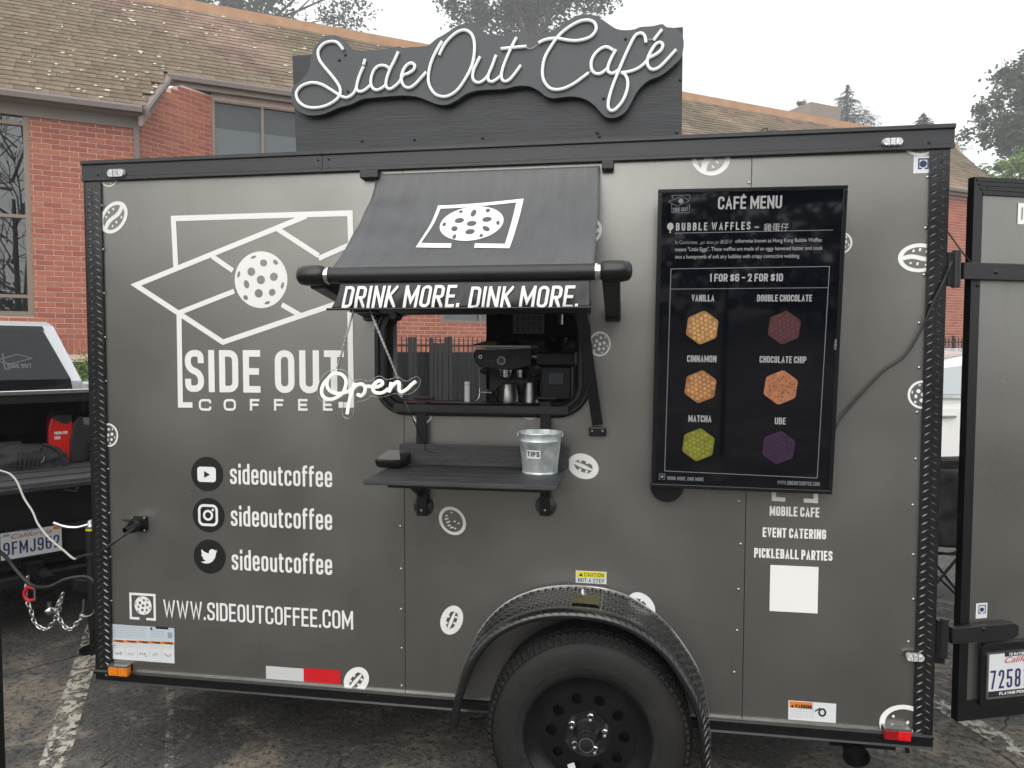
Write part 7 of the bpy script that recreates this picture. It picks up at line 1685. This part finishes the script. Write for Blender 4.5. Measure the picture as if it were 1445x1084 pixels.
def bagp(x, y, b=.17): return onP(x, y, tw(0, b, 0), V_t)
MB().tube(spline([bagp(60,628), bagp(72,630), bagp(84,640), bagp(89,655), bagp(84,664)], 6), .010, 8).build('strap', 'fabric_black', bag, 60)
MB().tube(spline([bagp(56,632,.16), bagp(62,636,.155), bagp(60,644,.15), bagp(58,652,.15)], 5), .006, 8).build('buckle', 'black_plastic', bag, 60); MB().tube(spline([bagp(61,642,.15), bagp(62,648,.145), bagp(57,654,.145)], 5), .0025, 6).build('snap_hook', 'chrome', bag, 60)
for i in range(6): MB().tube(spline([bagp(26+i*6,636+i,.18), bagp(24+i*6,648,.165), bagp(22+i*6,660,.165)], 4), .004, 5).build('seam_fold', 'fabric_black', bag, 60)
# shore cable from the bed to the trailer inlet
wire = [atd(-12, 660, 3.5), atd(0, 664, 3.45), atd(14, 669, 3.4), atd(24, 680, 3.35), atd(34, 703, 3.3), atd(46, 722, 3.25), atd(54, 740, 3.2), atd(70, 760, 3.15), atd(90, 777, 3.1), atd(104, 788.5, 3.05), atd(110, 787, 3.03)]
o = MB().tube(spline(wire, 6), .0046, 8).build('shore_cable', 'white_cable', None, 60, loc=wire[1]); tag(o, 'pale power cable sagging from the pickup bed toward the trailer', 'cable')
ip = onY(190, 745, -.055)
wire = [atd(109, 787, 3.025), atd(120, 784, 2.95), atd(134, 781, 2.85), onY(150, 773, -.10), onY(170, 759, -.10), ip]
o = MB().tube(spline(wire, 6), .0055, 8).build('inlet_cable', 'cable_black', None, 60, loc=ip); tag(o, 'black power cable plugged into the socket near the front corner of the trailer', 'cable')
wire = [atd(-10, 770, 3.6), atd(10, 788, 3.55), atd(22, 804, 3.5), atd(45, 826, 3.45), atd(70, 828, 3.4), atd(92, 818, 3.4), atd(120, 814, 3.4), atd(134, 822, 3.35)]
o = MB().tube(spline(wire, 6), .009, 8).build('wiring_loom', 'cable_black', None, 60, loc=wire[1]); tag(o, 'thick black wiring harness drooping below the pickup bumper to the tongue', 'cable')

# ---------------- white suv in the gap at the right ----------------
cp = atd(1345, 600, 8.6); CA_ = R(8)+YAW; CU = Vector((math.cos(CA_), math.sin(CA_), 0)); CV = Vector((-math.sin(CA_), math.cos(CA_), 0)); CO = Vector((cp.x, cp.y, 0))
def cw(a, b, z): return CO + CU*a + CV*b + Vector((0,0,z))
zb2 = onP(1345, 562, CO, CV).z; zr2 = onP(1345, 503, CO, CV).z; zsill = .30
suv = thing('white_suv', cw(1, .9, 0), 'white car seen side-on in the gap between the trailer and its open rear door', 'car')
x0c = (onP(1276, 600, CO, CV)-CO).dot(CU)      # wheel centre
F0 = x0c-.95
side = [(F0+.02,.35),(F0,.70),(F0+.15,.92),(F0+.9,zb2-.02),(F0+1.30,zr2-.14),(F0+1.55,zr2-.02),(F0+2.2,zr2+.06),(F0+3.4,zr2+.06),(F0+4.2,zr2-.06),(F0+4.55,zb2+.05),(F0+4.7,.9),(F0+4.66,.35)]
mb = MB(); n = len(side); wds = [.0 if z < zb2+.03 else min(.18, (z-zb2)*.32) for a, z in side]
mb.v = [cw(a, 0+w_, z) for (a, z), w_ in zip(side, wds)] + [cw(a, 1.85-w_, z) for (a, z), w_ in zip(side, wds)]
tri = tessellate_polygon([[Vector((a, 0, z)) for a, z in side]])
for t in tri: mb.f += [list(t), [n+t[2], n+t[1], n+t[0]]]; mb.mi += [0, 0]
for i in range(n): mb.f.append([i, (i+1) % n, n+(i+1) % n, n+i]); mb.mi.append(0)
mb.build('body', 'white_paint', suv, bevel=.05)
def cs(a, z, off=-.012): return cw(a, (0 if z < zb2+.03 else min(.18, (z-zb2)*.32))+off, z)
xw = (onP(1327, 540, CO, CV)-CO).dot(CU)
for k, (a0, a1) in enumerate(((F0+1.42, F0+2.35), (F0+2.42, F0+3.3), (F0+3.36, F0+4.1))):
    zt2 = zr2-.05; MB().add([cs(a0-.10*(k == 0)-.12*(k == 0), zb2+.05, -.02), cs(a1, zb2+.05, -.02), cs(a1-.04, zt2, -.02), cs(a0+.05, zt2-(.10 if k == 0 else 0), -.02)], [(0,1,2,3)]).build('side_window', 'screen_black' if k else 'blind', suv)  # front pane coloured pale for the light it reflects
MB().prism([cs(F0+1.2, zb2+.0, -.028), cs(F0+4.3, zb2+.0, -.028), cs(F0+4.3, zb2+.035, -.028), cs(F0+1.2, zb2+.035, -.028)], CV*.02).build('belt_trim', 'steel', suv)
MB().tube([cs(F0+1.6, zr2+.08, .10), cs(F0+3.9, zr2+.08, .10)], .02, 8).build('roof_rail', 'steel', suv)
hx, hz = (lambda p: ((p-CO).dot(CU), p.z))(onP(1334, 588, CO, CV)); MB().box(0,0,0,0,0,0) ; MB().beam(cw(hx-.10, -.03, hz), cw(hx+.12, -.03, hz), .02, .03).build('door_handle', 'steel', suv, bevel=.004)
for a in (F0+.95, F0+3.75):
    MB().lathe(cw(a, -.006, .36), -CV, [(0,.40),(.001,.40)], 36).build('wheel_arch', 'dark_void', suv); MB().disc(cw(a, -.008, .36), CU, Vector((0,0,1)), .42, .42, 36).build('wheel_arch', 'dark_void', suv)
    for b, s in ((.0, -1), (1.85, 1)):
        wh = MB().lathe(cw(a, b, .35), CV*s, [(.0,.22),(.02,.33),(.035,.35),(-.16,.35),(-.19,.3)][:], 36).build('wheel', 'rubber', suv, 35); MB().lathe(cw(a, b, .35), CV*s, [(.0,.23),(-.03,.20),(-.02,.05),(0,0)], 28).build('rim', 'steel', wh, 35)
# ---------------- folding camp chair ----------------
ck = 4.3; cpnt = lambda x, y, d=ck: atd(x, y, d)
base = cpnt(1340, 800); chair = thing('camp_chair', (base.x, base.y, 0), 'black folding camp chair with crossed legs behind the rear door hinge', 'chair')
def grid(P00, P10, P11, P01, nu, nv, wr, seed, nrm):
    rr3 = random.Random(seed); ph = [rr3.uniform(0, 6) for _ in range(8)]; mb = MB()
    for j in range(nv+1):
        for i in range(nu+1):
            u, v = i/nu, j/nv; p = (P00*(1-u)+P10*u)*(1-v)+(P01*(1-u)+P11*u)*v
            d = wr*(math.sin(u*9+v*7+ph[0])+.7*math.sin(u*4-v*16+ph[1])+.5*math.sin(u*19+v*11+ph[2])+.4*math.sin(v*27-u*8+ph[3])) - .04*math.sin(math.pi*u)
            mb.v.append(p+nrm*d)
    for j in range(nv):
        for i in range(nu): mb.f.append([j*(nu+1)+i, j*(nu+1)+i+1, (j+1)*(nu+1)+i+1, (j+1)*(nu+1)+i]); mb.mi.append(0)
    return mb
grid(cpnt(1296,772), cpnt(1361,775), cpnt(1366,663), cpnt(1300,663), 24, 24, .006, 4, -fwd).build('backrest', 'fabric_black', chair, 80, solid=.003)
grid(cpnt(1296,770), cpnt(1361,773), cpnt(1366,778,4.75), cpnt(1303,772,4.75), 12, 10, .004, 5, Vector((0,0,1))).build('seat', 'fabric_black', chair, 80, solid=.003)
zfl = onZ
def leg(a, b): MB().tube([a, b], .009, 8).build('leg', 'black_metal', chair, 40)
g1 = onZ(1370, 858, .01); g2 = onZ(1288, 862, .01); leg(cpnt(1300, 770), Vector((g1.x, g1.y, .01))); leg(cpnt(1362, 775), Vector((g2.x, g2.y, .01)))
bk_ = fwd*.45; bk_.z = 0
leg(cpnt(1300, 766)+bk_, Vector((g1.x, g1.y, .01))); leg(cpnt(1362, 772)+bk_, Vector((g2.x, g2.y, .01)))
leg(cpnt(1296, 770), cpnt(1300, 660)); leg(cpnt(1362, 774), cpnt(1366, 660))

# ---------------- post and banner on the viewer's side ----------------
lgx = CAM + ray(-19, 980)*.95; tx0, ty0 = lgx.x-.005, lgx.y
post = thing('black_post', (tx0, ty0, 0), 'black square post at the lower left edge of the picture, nearest to the viewer', 'post')
MB().box(tx0-.016, tx0+.016, ty0-.016, ty0+.016, .021, 1.32).build('shaft', 'black_metal', post, bevel=.002); MB().box(tx0-.05, tx0+.05, ty0-.05, ty0+.05, 0, .02).build('foot', 'black_metal', post)
P0, P1 = Vector((3.0, -4.7, 0)), Vector((5.6, -3.7, 0)); ban = thing('shop_banner', (P0+P1)/2, 'black banner on two poles facing the trailer, mirrored in the menu screen', 'banner')
ed_ = (P0-P1).normalized(); bn = Vector((-ed_.y, ed_.x, 0)); bn = bn if bn.y > 0 else -bn
MB().hexa([P1+zr*2.35, P0+zr*2.35, P0+zr*2.35-bn*.01, P1+zr*2.35-bn*.01, P1+zr*3.15, P0+zr*3.15, P0+zr*3.15-bn*.01, P1+zr*3.15-bn*.01]).build('banner_cloth', 'fabric_black', ban)
for p in (P0, P1): MB().tube([p-ed_*0, p+zr*3.2], .02, 10).build('pole', 'black_metal', ban, 40)
BNP = Plane(P1+zr*2.62, ed_, (0,0,1)); mb = MB(); font_uv(mb, BNP, 'Sideoutcoffee.com', .15, 0, 2.4, .21, .006 if BNP.n.dot(bn) > 0 else -.016); mb.build('lettering', 'white_vinyl', ban)
